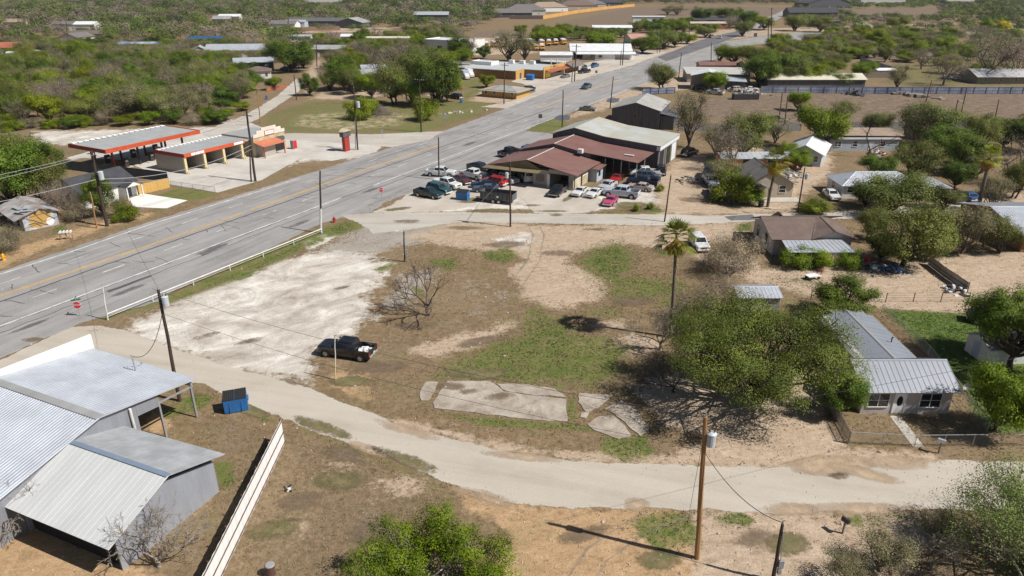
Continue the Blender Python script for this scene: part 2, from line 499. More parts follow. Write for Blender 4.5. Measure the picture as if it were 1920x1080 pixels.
# masks: dirt, pale, green, gravel | orange, dark, lush, dry
ZONES = {
 'pale': [
  (1.0, 3.2, [(235, 622), (275, 592), (340, 565), (430, 527), (480, 505), (560, 480), (640, 470), (700, 480), (735, 498), (690, 545), (688, 572), (705, 592), (665, 615), (640, 640), (602, 655), (590, 690), (575, 722), (450, 700), (330, 660)]),
  (0.75, 1.2, [(700, 404), (770, 376), (800, 352), (930, 335), (1130, 352), (1230, 345), (1240, 380), (1120, 396), (1000, 394), (860, 396), (760, 402)]),
  (0.8, 0.8, [(560, 455), (620, 432), (640, 440), (600, 462), (575, 470)]),
  (0.6, 1.5, [(920, 445), (990, 432), (1030, 448), (980, 470), (930, 462)]),
  (0.85, 3, [(60, 246), (200, 243), (400, 238), (420, 225), (450, 222), (390, 262), (150, 274), (60, 270)]),
  (0.7, 3, [(540, 312), (560, 255), (730, 262), (700, 300), (620, 300)]),
  (0.7, 1.2, [(380, 498), (395, 510), (350, 530), (345, 518)]), (0.6, 1, [(245, 566), (272, 560), (285, 575), (250, 580)]),
 ],
 'dirt': [
  (1.0, 2.5, [(760, 445), (860, 415), (1000, 421), (1240, 423), (1400, 415), (1400, 440), (1260, 470), (1180, 458), (1090, 470), (1050, 500), (970, 482), (880, 467)]),
  (1.0, 2.0, [(955, 505), (1000, 480), (1085, 500), (1140, 530), (1130, 560), (1050, 582), (985, 560)]),
  (0.8, 1.6, [(1110, 600), (1170, 598), (1178, 615), (1140, 622), (1100, 615)]), (0.8, 1.6, [(1140, 640), (1180, 622), (1240, 630), (1250, 660), (1180, 675)]),
  (0.9, 1.6, [(870, 660), (905, 650), (960, 618), (975, 600), (900, 620), (800, 640), (770, 660), (800, 672)]),
  (0.9, 1.3, [(690, 775), (850, 806), (1000, 842), (1250, 850), (1330, 825), (1420, 800), (1500, 740), (1565, 800), (1590, 840), (1760, 850), (1780, 885), (1560, 885), (1330, 876), (1080, 866), (900, 836), (760, 802)]),
  (1.0, 1.6, [(1180, 720), (1330, 690), (1560, 700), (1560, 780), (1420, 830), (1250, 800)]),
  (1.0, 1.3, [(1290, 955), (1560, 958), (1640, 1100), (1300, 1100)]), (0.9, 1.5, [(1560, 960), (1750, 955), (1800, 1000), (1640, 1100)]),
  (0.6, 2.2, [(560, 845), (690, 850), (690, 895), (590, 890)]), (0.65, 2.0, [(680, 890), (790, 880), (830, 930), (700, 945)]),
  (0.6, 1.8, [(540, 970), (600, 975), (590, 1020), (535, 1030)]),
  (1.0, 3, [(1235, 330), (1290, 285), (1330, 300), (1320, 380), (1400, 396), (1400, 402), (1240, 402), (1225, 380)]),
  (0.9, 3, [(1380, 270), (1560, 285), (1560, 330), (1500, 370), (1500, 398), (1620, 395), (1700, 372), (1930, 360), (1930, 388), (1600, 399), (1380, 400), (1320, 330)]),
  (0.95, 2, [(1430, 505), (1560, 495), (1650, 500), (1800, 478), (1930, 470), (1930, 560), (1800, 590), (1650, 578), (1560, 560), (1430, 535), (1330, 500), (1290, 465), (1400, 470)]),
  (0.9, 3.5, [(540, 236), (560, 215), (700, 205), (775, 215), (752, 236), (640, 246)]), (0.9, 4, [(585, 186), (600, 173), (700, 166), (740, 172), (690, 188)]),
  (0.8, 4, [(560, 150), (590, 110), (610, 115), (600, 155), (575, 190)]), (0.7, 3, [(870, 190), (905, 165), (960, 160), (1000, 180), (940, 196)]),
  (0.6, 5, [(1240, 62), (1330, 55), (1460, 52), (1700, 45), (1800, 42), (1800, 50), (1480, 62), (1340, 80), (1240, 90)]),
  (0.8, 6, [(880, 70), (1000, 72), (1010, 100), (880, 105)]), (0.7, 5, [(1180, 110), (1200, 88), (1300, 80), (1330, 85), (1250, 105)]),
  (0.7, 4, [(540, 52), (640, 52), (760, 50), (720, 60), (560, 62)]),
  (0.7, 3, [(960, 250), (1060, 215), (1200, 150), (1300, 125), (1330, 165), (1230, 175), (1160, 200), (1070, 225)]),
 ],
 'orange': [
  (1.0, 1.6, [(850, 915), (1000, 950), (1200, 952), (1262, 955), (1300, 1000), (1320, 1110), (930, 1110), (960, 1000), (880, 965)]),
  (0.9, 1.5, [(-80, 930), (60, 960), (200, 1050), (420, 1110), (-80, 1110)]), (0.7, 0.8, [(400, 905), (420, 925), (330, 985), (310, 975)]),
  (0.8, 1.6, [(-60, 530), (60, 478), (130, 452), (210, 425), (280, 408), (300, 395), (215, 405), (110, 440), (-60, 490)]),
  (0.8, 1.0, [(265, 790), (300, 770), (330, 800), (290, 815)]), (0.5, 1.0, [(600, 690), (700, 690), (720, 770), (620, 740)]),
  (0.25, 1.5, [(1340, 205), (1500, 175), (1900, 180), (1930, 240), (1500, 230)]),
  (0.5, 5, [(1240, 62), (1330, 55), (1420, 50), (1420, 58), (1330, 72), (1250, 80)]),
 ],
 'green': [
  (0.85, 2.6, [(1080, 490), (1110, 465), (1165, 453), (1195, 478), (1190, 508), (1150, 535), (1100, 512)]),
  (0.6, 3.2, [(1100, 515), (1190, 508), (1270, 515), (1330, 540), (1260, 585), (1190, 575), (1160, 605), (1060, 600), (980, 595), (985, 565), (1050, 587), (1130, 568)]),
  (0.72, 3.0, [(795, 718), (820, 690), (880, 652), (960, 620), (985, 580), (1010, 570), (1060, 600), (1110, 622), (1200, 650), (1190, 690), (1150, 725), (1080, 738), (960, 728), (850, 714)]),
  (0.8, 1.2, [(900, 472), (960, 462), (978, 480), (950, 495), (905, 488)]), (0.8, 1.2, [(1225, 466), (1260, 464), (1265, 480), (1235, 482)]),
  (0.9, 1.0, [(800, 488), (850, 484), (862, 498), (840, 510)]), (0.7, 1, [(695, 505), (735, 492), (750, 500), (710, 514)]), (0.6, 0.8, [(770, 535), (800, 540), (800, 565), (775, 560)]),
  (0.8, 0.8, [(1060, 740), (1085, 740), (1080, 800), (1060, 800)]), (0.85, 0.8, [(1130, 815), (1210, 815), (1240, 850), (1170, 866), (1120, 840)]), (0.7, 0.6, [(800, 770), (1060, 793), (1120, 800), (1110, 812), (900, 800)]),
  (0.9, 0.8, [(1185, 975), (1250, 958), (1300, 965), (1310, 1020), (1240, 1035), (1190, 1000)]), (0.9, 0.6, [(1335, 965), (1390, 958), (1415, 975), (1400, 988), (1340, 985)]),
  (0.95, 0.7, [(402, 870), (440, 865), (445, 910), (412, 918)]), (0.9, 0.7, [(300, 770), (370, 735), (410, 745), (380, 765), (310, 785)]),
  (0.6, 0.8, [(540, 792), (620, 815), (740, 862), (800, 890), (790, 905), (680, 860), (560, 810)]), (0.7, .6, [(480, 775), (520, 785), (520, 795), (480, 790)]),
  (0.75, 1.5, [(140, 598), (330, 545), (480, 475), (620, 420), (690, 408), (690, 425), (600, 455), (470, 520), (300, 575), (210, 600)]),
  (0.7, 1.2, [(265, 378), (330, 350), (425, 363), (330, 386), (290, 400)]), (0.9, 0.6, [(95, 430), (125, 418), (122, 432), (100, 440)]),
  (0.55, 4.0, [(490, 252), (480, 218), (560, 190), (700, 186), (840, 192), (948, 203), (832, 246), (700, 252), (600, 251)]), (0.9, 1, [(740, 245), (790, 238), (800, 247), (760, 250)]),
  (0.9, 2, [(980, 246), (1005, 226), (1055, 220), (1068, 236), (1030, 248)]), (0.8, 2, [(860, 178), (900, 165), (960, 160), (900, 172), (870, 190)]),
  (0.7, 1.5, [(1090, 402), (1160, 395), (1240, 385), (1250, 399), (1160, 402)]), (0.8, 1, [(1370, 425), (1410, 415), (1412, 432), (1380, 436)]),
  (0.6, 2, [(1440, 520), (1500, 515), (1560, 530), (1470, 538)]), (0.6, 3, [(790, 195), (860, 185), (940, 195), (850, 230)]),
  (0.6, 4, [(850, 152), (920, 140), (920, 165), (860, 172)]), (0.6, 1, [(1560, 960), (1740, 955), (1740, 985), (1590, 990)]),
  (0.5, 5, [(1650, 120), (1930, 120), (1930, 165), (1650, 160)]), (0.5, 10, [(1860, 50), (1930, 45), (1930, 75), (1870, 70)]),
 ],
 'lush': [
  (1.0, 1.2, [(1655, 580), (1800, 588), (2250, 610), (2250, 840), (1850, 808), (1795, 722), (1745, 662)]),
 ],
 'gravel': [
  (0.9, 3.2, [(480, 545), (560, 485), (640, 440), (690, 412), (850, 412), (850, 438), (760, 462), (700, 475), (600, 505), (520, 540)]),
  (0.7, 3.0, [(690, 580), (725, 528), (775, 500), (835, 500), (815, 545), (760, 580)]), (0.38, 3, [(850, 510), (940, 515), (985, 550), (930, 615), (850, 620), (820, 570)]),
  (0.6, 8, [(1580, 70), (1760, 70), (1800, 110), (1600, 120)]), (0.8, 3, [(1800, 60), (1930, 40), (1930, 58), (1820, 66)]),
 ],
 'dark': [
  (1.0, 3, [(1270, 218), (1300, 185), (1500, 175), (1930, 175), (1930, 245), (1700, 238), (1500, 235)]), (0.7, 2, [(1330, 180), (1480, 190), (1480, 215), (1300, 222)]),
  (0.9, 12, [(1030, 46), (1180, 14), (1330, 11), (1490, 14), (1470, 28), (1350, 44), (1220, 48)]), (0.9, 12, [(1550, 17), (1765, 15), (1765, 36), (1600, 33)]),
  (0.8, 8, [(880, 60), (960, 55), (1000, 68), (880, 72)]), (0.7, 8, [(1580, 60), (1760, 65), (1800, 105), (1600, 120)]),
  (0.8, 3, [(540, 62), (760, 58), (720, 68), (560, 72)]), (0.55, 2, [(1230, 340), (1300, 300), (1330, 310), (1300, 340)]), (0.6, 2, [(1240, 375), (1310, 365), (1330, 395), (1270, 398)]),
  (0.5, 1.5, [(360, 760), (480, 790), (470, 850), (420, 880), (400, 800)]),
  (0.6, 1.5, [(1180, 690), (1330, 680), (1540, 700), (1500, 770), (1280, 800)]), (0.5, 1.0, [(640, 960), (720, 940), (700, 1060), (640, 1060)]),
 ],
 'dry': [
  (0.7, 2, [(380, 790), (480, 790), (700, 850), (900, 960), (700, 1100), (430, 1100), (400, 900)]),
  (0.8, 4, [(90, 270), (200, 268), (150, 300), (95, 310)]), (0.8, 3, [(840, 200), (945, 204), (860, 232)]), (0.6, 1.4, [(140, 605), (330, 560), (480, 495), (690, 420), (690, 440), (600, 470), (470, 535), (300, 590), (210, 620)]),
  (0.7, 1.2, [(862, 382), (890, 372), (960, 388), (1010, 392), (1010, 399), (880, 396)]), (0.7, 1.2, [(1160, 395), (1200, 365), (1235, 370), (1240, 399)]),
  (0.6, 3, [(1640, 140), (1930, 140), (1930, 165), (1640, 163)]), (0.6, 1.2, [(1600, 780), (1790, 790), (1790, 820), (1600, 815)]),
  (0.6, 8, [(1340, 30), (1480, 18), (1480, 30), (1380, 45)]),
 ],
}
MSK = {}
for k, zs in ZONES.items():
    a = np.zeros(len(PV), np.float32)
    for w, soft, pts in zs:
        a = np.maximum(a, w * smooth_poly(PV, pts, soft))
    MSK[k] = a
# far woods floor and roadside: broad mix left to noise
me = bpy.data.meshes.new("ground")
nv = len(PV)
me.vertices.add(nv)
co = np.zeros((nv, 3), np.float32)
co[:, :2] = PV
me.vertices.foreach_set("co", co.ravel())
jj, ii = np.meshgrid(np.arange(NR - 1), np.arange(NA), indexing='ij')
i2 = (ii + 1) % NA
quads = np.stack([jj * NA + ii, (jj + 1) * NA + ii, (jj + 1) * NA + i2, jj * NA + i2], -1).reshape(-1, 4)[:, ::-1]
nf = len(quads)
me.loops.add(nf * 4)
me.loops.foreach_set("vertex_index", quads.ravel().astype(np.int32))
me.polygons.add(nf)
me.polygons.foreach_set("loop_start", (np.arange(nf) * 4).astype(np.int32))
me.update(calc_edges=True)
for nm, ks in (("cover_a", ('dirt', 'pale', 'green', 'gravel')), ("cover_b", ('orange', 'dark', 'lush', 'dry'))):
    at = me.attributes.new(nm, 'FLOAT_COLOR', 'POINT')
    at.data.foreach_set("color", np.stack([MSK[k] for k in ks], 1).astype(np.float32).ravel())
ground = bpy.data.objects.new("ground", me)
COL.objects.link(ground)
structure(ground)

gm, nt, bs = new_mat("ground_cover")
L = nt.links.new
geo = nd(nt, "ShaderNodeNewGeometry")


def noise(scale, detail=5, rough=0.6, src=None, stretch=None, dist=0.0):
    n = nd(nt, "ShaderNodeTexNoise")
    n.inputs["Scale"].default_value = scale
    n.inputs["Detail"].default_value = detail
    n.inputs["Roughness"].default_value = rough
    n.inputs["Distortion"].default_value = dist
    if stretch:
        mp = nd(nt, "ShaderNodeMapping", vector_type='TEXTURE')
        mp.inputs["Rotation"].default_value = (0, 0, stretch[0])
        mp.inputs["Scale"].default_value = (stretch[1], stretch[2], 1)
        L(geo.outputs["Position"], mp.inputs[0])
        L(mp.outputs[0], n.inputs["Vector"])
    else:
        L(geo.outputs["Position"], n.inputs["Vector"])
    return n.outputs[0]


def mrange(v, a, b, c, d):
    m = nd(nt, "ShaderNodeMapRange")
    for i, x in enumerate((a, b, c, d)):
        m.inputs[i + 1].default_value = x
    L(v, m.inputs[0])
    return m.outputs[0]


def math2(op, a, b):
    m = nd(nt, "ShaderNodeMath", operation=op)
    for i, x in enumerate((a, b)):
        if isinstance(x, (int, float)):
            m.inputs[i].default_value = x
        else:
            L(x, m.inputs[i])
    return m.outputs[0]


def ramp(v, stops):
    r = nd(nt, "ShaderNodeValToRGB")
    e = r.color_ramp.elements
    while len(e) < len(stops):
        e.new(0.5)
    for i, (p, c) in enumerate(stops):
        e[i].position = p
        e[i].color = (*c, 1)
    L(v, r.inputs[0])
    return r.outputs[0]


def mixc(f, a, b, mode='MIX'):
    m = nd(nt, "ShaderNodeMix", data_type='RGBA', blend_type=mode)
    if isinstance(f, (int, float)):
        m.inputs[0].default_value = f
    else:
        L(f, m.inputs[0])
    L(a, m.inputs[6])
    L(b, m.inputs[7])
    return m.outputs[2]


nA = noise(0.09, 6, 0.65)                      # patches of ten metres
nB = noise(0.45, 6, 0.7)                       # patches of two metres
nC = noise(1.9, 5, 0.7)                        # tufts
nD = noise(7.0, 4, 0.7)                        # grain
nE = noise(0.33, 7, 0.72, stretch=(-HWA - 0.35, 1.0, 2.3), dist=0.8)   # streaks along the highway
nF = noise(0.22, 7, 0.75, dist=1.2)
nT = noise(0.75, 7, 0.78, stretch=(0.25, 1.9, 0.8), dist=1.2)   # wheel ruts and scrapes
edge = math2('ADD', math2('ADD', math2('MULTIPLY', nB, 0.9), math2('MULTIPLY', nC, 0.55)), math2('MULTIPLY', nF, 0.55))   # about 1.0 mean
edge = math2('MULTIPLY', math2('SUBTRACT', edge, 1.0), 1.25)


def cover(m, lo=0.38, hi=0.62):
    return mrange(math2('ADD', m, edge), lo, hi, 0.0, 1.0)


sa = nd(nt, "ShaderNodeAttribute", attribute_name="cover_a")
sb = nd(nt, "ShaderNodeAttribute", attribute_name="cover_b")
xa = nd(nt, "ShaderNodeSeparateColor")
xb = nd(nt, "ShaderNodeSeparateColor")
L(sa.outputs["Color"], xa.inputs[0])
L(sb.outputs["Color"], xb.inputs[0])
m_dirt, m_pale, m_green, m_grav = xa.outputs[0], xa.outputs[1], xa.outputs[2], sa.outputs["Alpha"]
m_or, m_dark, m_lush, m_dry = xb.outputs[0], xb.outputs[1], xb.outputs[2], sb.outputs["Alpha"]
c_base = ramp(math2('ADD', math2('MULTIPLY', nC, 0.55), math2('MULTIPLY', nB, 0.45)), [(0.33, (0.105, 0.085, 0.045)), (0.45, (0.188, 0.131, 0.074)), (0.54, (0.24, 0.168, 0.10)), (0.68, (0.37, 0.265, 0.165))])
c_dry = ramp(math2('ADD', math2('MULTIPLY', nC, 0.6), math2('MULTIPLY', nA, 0.4)), [(0.34, (0.09, 0.082, 0.045)), (0.46, (0.178, 0.130, 0.076)), (0.57, (0.245, 0.177, 0.11)), (0.7, (0.31, 0.225, 0.145))])
c_dirt = ramp(math2('ADD', math2('MULTIPLY', nT, 0.6), math2('MULTIPLY', nC, 0.4)), [(0.33, (0.225, 0.165, 0.112)), (0.45, (0.385, 0.29, 0.205)), (0.58, (0.50, 0.39, 0.29)), (0.7, (0.61, 0.50, 0.395))])
c_or = ramp(math2('ADD', math2('MULTIPLY', nT, 0.6), math2('MULTIPLY', nC, 0.4)), [(0.33, (0.23, 0.145, 0.08)), (0.46, (0.38, 0.25, 0.14)), (0.58, (0.48, 0.325, 0.19)), (0.72, (0.58, 0.43, 0.28))])
c_pale = ramp(math2('ADD', math2('MULTIPLY', nE, 0.55), math2('MULTIPLY', nF, 0.45)), [(0.34, (0.29, 0.25, 0.205)), (0.44, (0.42, 0.375, 0.32)), (0.53, (0.57, 0.525, 0.465)), (0.61, (0.74, 0.70, 0.635))])
c_grav = ramp(math2('ADD', math2('MULTIPLY', nC, 0.35), math2('ADD', math2('MULTIPLY', nD, 0.25), math2('MULTIPLY', nE, 0.4))), [(0.35, (0.225, 0.19, 0.16)), (0.5, (0.335, 0.295, 0.255)), (0.66, (0.44, 0.40, 0.35))])
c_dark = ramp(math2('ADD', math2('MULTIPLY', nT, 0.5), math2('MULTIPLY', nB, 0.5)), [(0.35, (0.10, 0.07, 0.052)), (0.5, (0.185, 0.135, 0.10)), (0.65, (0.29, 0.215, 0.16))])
c_green = ramp(math2('ADD', math2('MULTIPLY', nC, 0.4), math2('MULTIPLY', nF, 0.6)), [(0.33, (0.070, 0.100, 0.022)), (0.46, (0.118, 0.142, 0.038)), (0.56, (0.165, 0.165, 0.056)), (0.68, (0.26, 0.21, 0.115))])
c_lush = ramp(math2('ADD', math2('MULTIPLY', nC, 0.5), math2('MULTIPLY', nB, 0.5)), [(0.35, (0.055, 0.095, 0.018)), (0.5, (0.098, 0.145, 0.032)), (0.66, (0.16, 0.19, 0.055))])
c = mixc(mrange(nA, 0.42, 0.6, 0, 0.8), c_base, c_dry)
c = mixc(cover(m_dry), c, c_dry)
c = mixc(cover(m_grav), c, c_grav)
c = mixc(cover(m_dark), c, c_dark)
c = mixc(cover(m_or), c, c_or)
c = mixc(cover(m_dirt), c, c_dirt)
c = mixc(cover(m_pale), c, c_pale)
c = mixc(math2('MULTIPLY', cover(m_green), mrange(nB, 0.32, 0.55, 0.45, 1.0)), c, c_green)
c = mixc(cover(m_lush), c, c_lush)
# sparse weeds anywhere that is not paved
weeds = math2('MULTIPLY', mrange(math2('ADD', math2('MULTIPLY', nF, 0.55), math2('MULTIPLY', nC, 0.45)), 0.52, 0.62, 0, 0.62), math2('SUBTRACT', 1.0, math2('MAXIMUM', m_pale, math2('MULTIPLY', m_dirt, 0.6))))
c = mixc(weeds, c, c_green)
grain = mrange(nD, 0.25, 0.75, 0.72, 1.28)
gr = nd(nt, "ShaderNodeCombineColor")
for i in range(3):
    L(grain, gr.inputs[i])
c = mixc(1.0, c, gr.outputs[0], 'MULTIPLY')
L(c, bs.inputs["Base Color"])
bs.inputs["Roughness"].default_value = 0.95
bs.inputs["Specular IOR Level"].default_value = 0.15
bp = nd(nt, "ShaderNodeBump")
bp.inputs["Strength"].default_value = 0.55
bp.inputs["Distance"].default_value = 0.12
L(math2('ADD', nC, math2('MULTIPLY', nD, 0.4)), bp.inputs["Height"])
L(bp.outputs[0], bs.inputs["Normal"])
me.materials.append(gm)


# ------------------------------------------------------------------ roads and paved sheets
def road_mat(name, stops, streak=(-HWA, 1.0, 14.0), s=0.8, patch=0.12, patchcol=None, grainv=0.12):
    global nt, L, geo
    m, nt, b = new_mat(name)
    L = nt.links.new
    geo = nd(nt, "ShaderNodeNewGeometry")
    a = noise(s, 6, 0.65, stretch=streak)
    f = noise(patch, 6, 0.7)
    d = noise(5, 4, 0.75)
    c = ramp(math2('ADD', math2('MULTIPLY', a, 0.55), math2('MULTIPLY', f, 0.45)), stops)
    if patchcol:
        g = noise(0.42, 7, 0.78, dist=1.0)
        c = mixc(mrange(g, 0.47, 0.66, 0, 0.8), c, ramp(d, [(0.3, patchcol), (0.7, tuple(x * 1.3 for x in patchcol))]))
    gr = nd(nt, "ShaderNodeCombineColor")
    gv = mrange(d, 0.3, 0.7, 1 - grainv, 1 + grainv)
    for i in range(3):
        L(gv, gr.inputs[i])
    c = mixc(1.0, c, gr.outputs[0], 'MULTIPLY')
    L(c, b.inputs["Base Color"])
    b.inputs["Roughness"].default_value = 0.9
    b.inputs["Specular IOR Level"].default_value = 0.25
    bp = nd(nt, "ShaderNodeBump")
    bp.inputs["Strength"].default_value = 0.25
    bp.inputs["Distance"].default_value = 0.02
    L(d, bp.inputs["Height"])
    L(bp.outputs[0], b.inputs["Normal"])
    return m


MT['asphalt'] = road_mat("weathered_asphalt", [(0.36, (0.215, 0.205, 0.20)), (0.48, (0.285, 0.272, 0.265)), (0.6, (0.345, 0.33, 0.32))])
MT['asphalt_dark'] = road_mat("fresh_asphalt", [(0.36, (0.105, 0.102, 0.105)), (0.5, (0.14, 0.135, 0.14)), (0.62, (0.19, 0.18, 0.18))])
MT['street'] = road_mat("pale_street", [(0.33, (0.385, 0.335, 0.275)), (0.48, (0.455, 0.405, 0.34)), (0.66, (0.515, 0.465, 0.395))], streak=(-0.25, 9.0, 0.8), s=0.45, grainv=0.06)
MT['sidestreet'] = road_mat("grey_street", [(0.35, (0.36, 0.32, 0.275)), (0.48, (0.44, 0.40, 0.35)), (0.62, (0.51, 0.47, 0.415))], streak=(0, 10.0, 1.0), s=0.6)
MT['apron'] = road_mat("concrete_apron", [(0.35, (0.40, 0.37, 0.33)), (0.48, (0.50, 0.465, 0.42)), (0.62, (0.58, 0.55, 0.50))], streak=(-HWA, 3.0, 3.0), s=0.7)
MT['slabs'] = road_mat("old_slab_concrete", [(0.36, (0.24, 0.20, 0.16)), (0.47, (0.37, 0.32, 0.265)), (0.6, (0.47, 0.42, 0.355))], streak=(0, 2.0, 2.0), s=0.9, patchcol=(0.20, 0.15, 0.105))
MT['lot'] = road_mat("bleached_lot", [(0.35, (0.37, 0.325, 0.27)), (0.48, (0.46, 0.41, 0.35)), (0.62, (0.545, 0.495, 0.43))], streak=(-HWA, 3.0, 6.0), s=0.5)
MT['lot_soft'] = MT['lot'].copy()
MT['yellowline'] = M("worn_yellow_line", (0.58, 0.35, 0.08), 0.85, 0.25, 0.8, col2=(0.40, 0.31, 0.19), amount=0.45)
MT['whiteline'] = M("worn_white_line", (0.68, 0.67, 0.65), 0.85, 0.2, 0.8, col2=(0.40, 0.39, 0.38), amount=0.5)
MT['tar'] = M("tar_crack_seal", (0.10, 0.095, 0.095), 0.7, 0.3, 1.0)
RNG = random.Random(7)


def ragged(pts, step=0.8, amp=0.18, closed=True):
    pts = [Vector((p[0], p[1])) for p in pts]
    out = []
    n = len(pts)
    for i in range(n if closed else n - 1):
        a, b = pts[i], pts[(i + 1) % n]
        d = b - a
        ln = d.length
        k = max(1, min(60, int(ln / step)))
        nrm = Vector((-d.y, d.x)) / max(ln, 1e-6)
        for j in range(k):
            t = j / k
            out.append(a + d * t + nrm * (RNG.gauss(0, amp) if j else 0))
    return out


def ragged_edge(m, lo=0.30, hi=0.44, sc=1.3):
    """let a paved sheet break up raggedly along its rim (attribute rim: 0 outside, 1 inside)"""
    global nt, L, geo
    nt = m.node_tree
    L = nt.links.new
    geo = nd(nt, "ShaderNodeNewGeometry")
    at = nd(nt, "ShaderNodeAttribute", attribute_name="rim")
    v = math2('ADD', at.outputs["Fac"], math2('ADD', math2('MULTIPLY', math2('SUBTRACT', noise(0.28, 5, 0.7), 0.5), 1.5), math2('MULTIPLY', math2('SUBTRACT', noise(sc, 5, 0.75), 0.5), 1.1)))
    k = mrange(v, lo, hi, 0, 1)
    out = nt.nodes["Material Output"]
    src = out.inputs[0].links[0].from_socket
    tr = nd(nt, "ShaderNodeBsdfTransparent")
    mx = nd(nt, "ShaderNodeMixShader")
    L(k, mx.inputs[0])
    L(tr.outputs[0], mx.inputs[1])
    L(src, mx.inputs[2])
    L(mx.outputs[0], out.inputs[0])


def sheet(name, px, mat, z, amp=0.15, step=0.8, world=False, rim=0.0):
    pts = [Vector(p) for p in px] if world else [G(x, y) for x, y in px]
    ar = sum(pts[i][0] * pts[(i + 1) % len(pts)][1] - pts[(i + 1) % len(pts)][0] * pts[i][1] for i in range(len(pts)))
    if ar < 0:
        pts.reverse()
    mb = MB()
    if not rim:
        q = ragged(pts, step, amp)
        mb.poly([(p[0], p[1], z) for p in q])
        return structure(mb.build(name, mat))
    q = ragged(pts, 1.0, amp)
    n = len(q)
    o, i_ = [], []
    for k in range(n):
        d = (q[(k + 2) % n] - q[k - 2]).normalized()
        nn_ = Vector((-d.y, d.x))
        o.append(q[k] - nn_ * rim * 0.6)
        i_.append(q[k] + nn_ * rim * 0.6)
    mb.add([(p.x, p.y, z) for p in o] + [(p.x, p.y, z) for p in i_], [(k, (k + 1) % n, n + (k + 1) % n, n + k) for k in range(n)] + [tuple(range(n, 2 * n))])
    ob = structure(mb.build(name, mat))
    at = ob.data.attributes.new("rim", 'FLOAT', 'POINT')
    at.data.foreach_set("value", np.array([0.0] * n + [1.0] * n, np.float32))
    return ob


def ribbon(mb, pts, w, z):
    pts = [Vector((p[0], p[1])) for p in pts]
    Lf, Rt = [], []
    for i, p in enumerate(pts):
        d = (pts[min(i + 1, len(pts) - 1)] - pts[max(i - 1, 0)]).normalized()
        n = Vector((-d.y, d.x)) * (w / 2)
        Lf.append(p + n)
        Rt.append(p - n)
    vs = [(p.x, p.y, z) for p in Rt] + [(p.x, p.y, z) for p in Lf]
    k = len(pts)
    mb.add(vs, [(i, i + 1, k + i + 1, k + i) for i in range(k - 1)])


for k_ in ('street', 'sidestreet', 'lot_soft'):
    ragged_edge(MT[k_])
# highway: its pavement runs from the left edge line to the ragged right shoulder
sheet("highway", [(-260, 600), (-100, 548), (0, 509), (140, 464), (280, 416), (480, 356), (620, 312), (735, 276), (842, 242), (947, 204), (1077, 153), (1187, 123), (1249, 99), (1300, 82), (1340, 78), (1372, 76), (1440, 66), (1500, 60), (1540, 58), (1540, 72), (1460, 78), (1395, 86), (1345, 110), (1290, 130), (1215, 155), (1150, 180), (1062, 214), (1010, 232), (984, 246), (1034, 250), (1042, 258), (985, 300), (935, 326), (862, 340), (800, 351), (720, 380), (690, 404), (640, 408), (600, 420), (560, 440), (480, 477), (400, 512), (330, 542), (300, 565), (150, 606), (60, 645), (0, 672), (-200, 770)], MT['asphalt'], 0.012, 0.12)
sheet("new_highway_lane", [(1232, 107), (1262, 96), (1300, 80), (1335, 68), (1375, 60), (1390, 55), (1396, 60), (1380, 70), (1340, 84), (1300, 97), (1250, 115)], MT['asphalt_dark'], 0.03, 0.15)
sheet("crossroad", [(1376, 62), (1420, 40), (1455, 26), (1478, 14), (1486, 14), (1470, 30), (1440, 46), (1402, 62), (1390, 68)], MT['asphalt'], 0.02, 0.2)
mk = MB()
for px in ([(-120, 552), (0, 514.5), (140, 470), (280, 421.5), (480, 360.5), (560, 335)], [(-120, 657.5), (0, 612), (240, 521.5), (480, 430.5), (640, 371)],
           [(700, 348), (820, 303), (960, 250.5), (1040, 221)], [(1080, 206), (1210, 156), (1280, 131)]):
    pts = [G(x, y) for x, y in px]
    ribbon(mk, ragged(pts, 6, 0.0, False) + [pts[-1]], 0.3, 0.024)
for off in (-3.85, 3.85):                      # broken lane lines
    a = G(25, 547)
    b = G(822, 272)
    d = (b - a).normalized()
    nrm = Vector((d.y, -d.x, 0))
    for k in range(-3, 18):
        p = a + d * (k * 9.0) + nrm * off
        ribbon(mk, [p, p + d * 3.0], 0.18, 0.024)
structure(mk.build("lane_marking", MT['whiteline']))
mk = MB()
for o in (-0.2, 0.2):
    for px in ([(-120, 596), (25, 546.5), (200, 487), (390, 422.5), (455, 399.5)], [(470, 394), (600, 348), (700, 313), (822, 272)], [(1010, 203), (1080, 178), (1160, 150)]):
        pts = [G(x, y) for x, y in px]
        pts = ragged(pts, 6, 0.0, False) + [Vector(pts[-1][:2])]
        d = (pts[-1] - pts[0]).normalized()
        ribbon(mk, [p + Vector((d.y, -d.x)) * o for p in pts], 0.26, 0.024)
structure(mk.build("centre_line", MT['yellowline']))
mk = MB()                                       # tar-filled cracks
a0 = G(0, 606)
dv = Vector((sH, cH, 0))
nv_ = Vector((cH, -sH, 0))
ya, yb = G(25, 546.5), G(822, 272)
dd = (yb - ya).normalized()
nn = Vector((dd.y, -dd.x, 0))
for off, amp, w in ((1.75, 0.05, 0.30), (5.0, 0.02, 0.0), (8.6, 0.08, 0.2), (10.2, 0.09, 0.13), (-3.6, 0.08, 0.07)):
    if not w:
        continue
    pts = []
    for k in range(-30, 150):
        p = ya + dd * k + nn * (off + RNG.gauss(0, amp))
        pts.append(p)
    ribbon(mk, pts, w, 0.022)
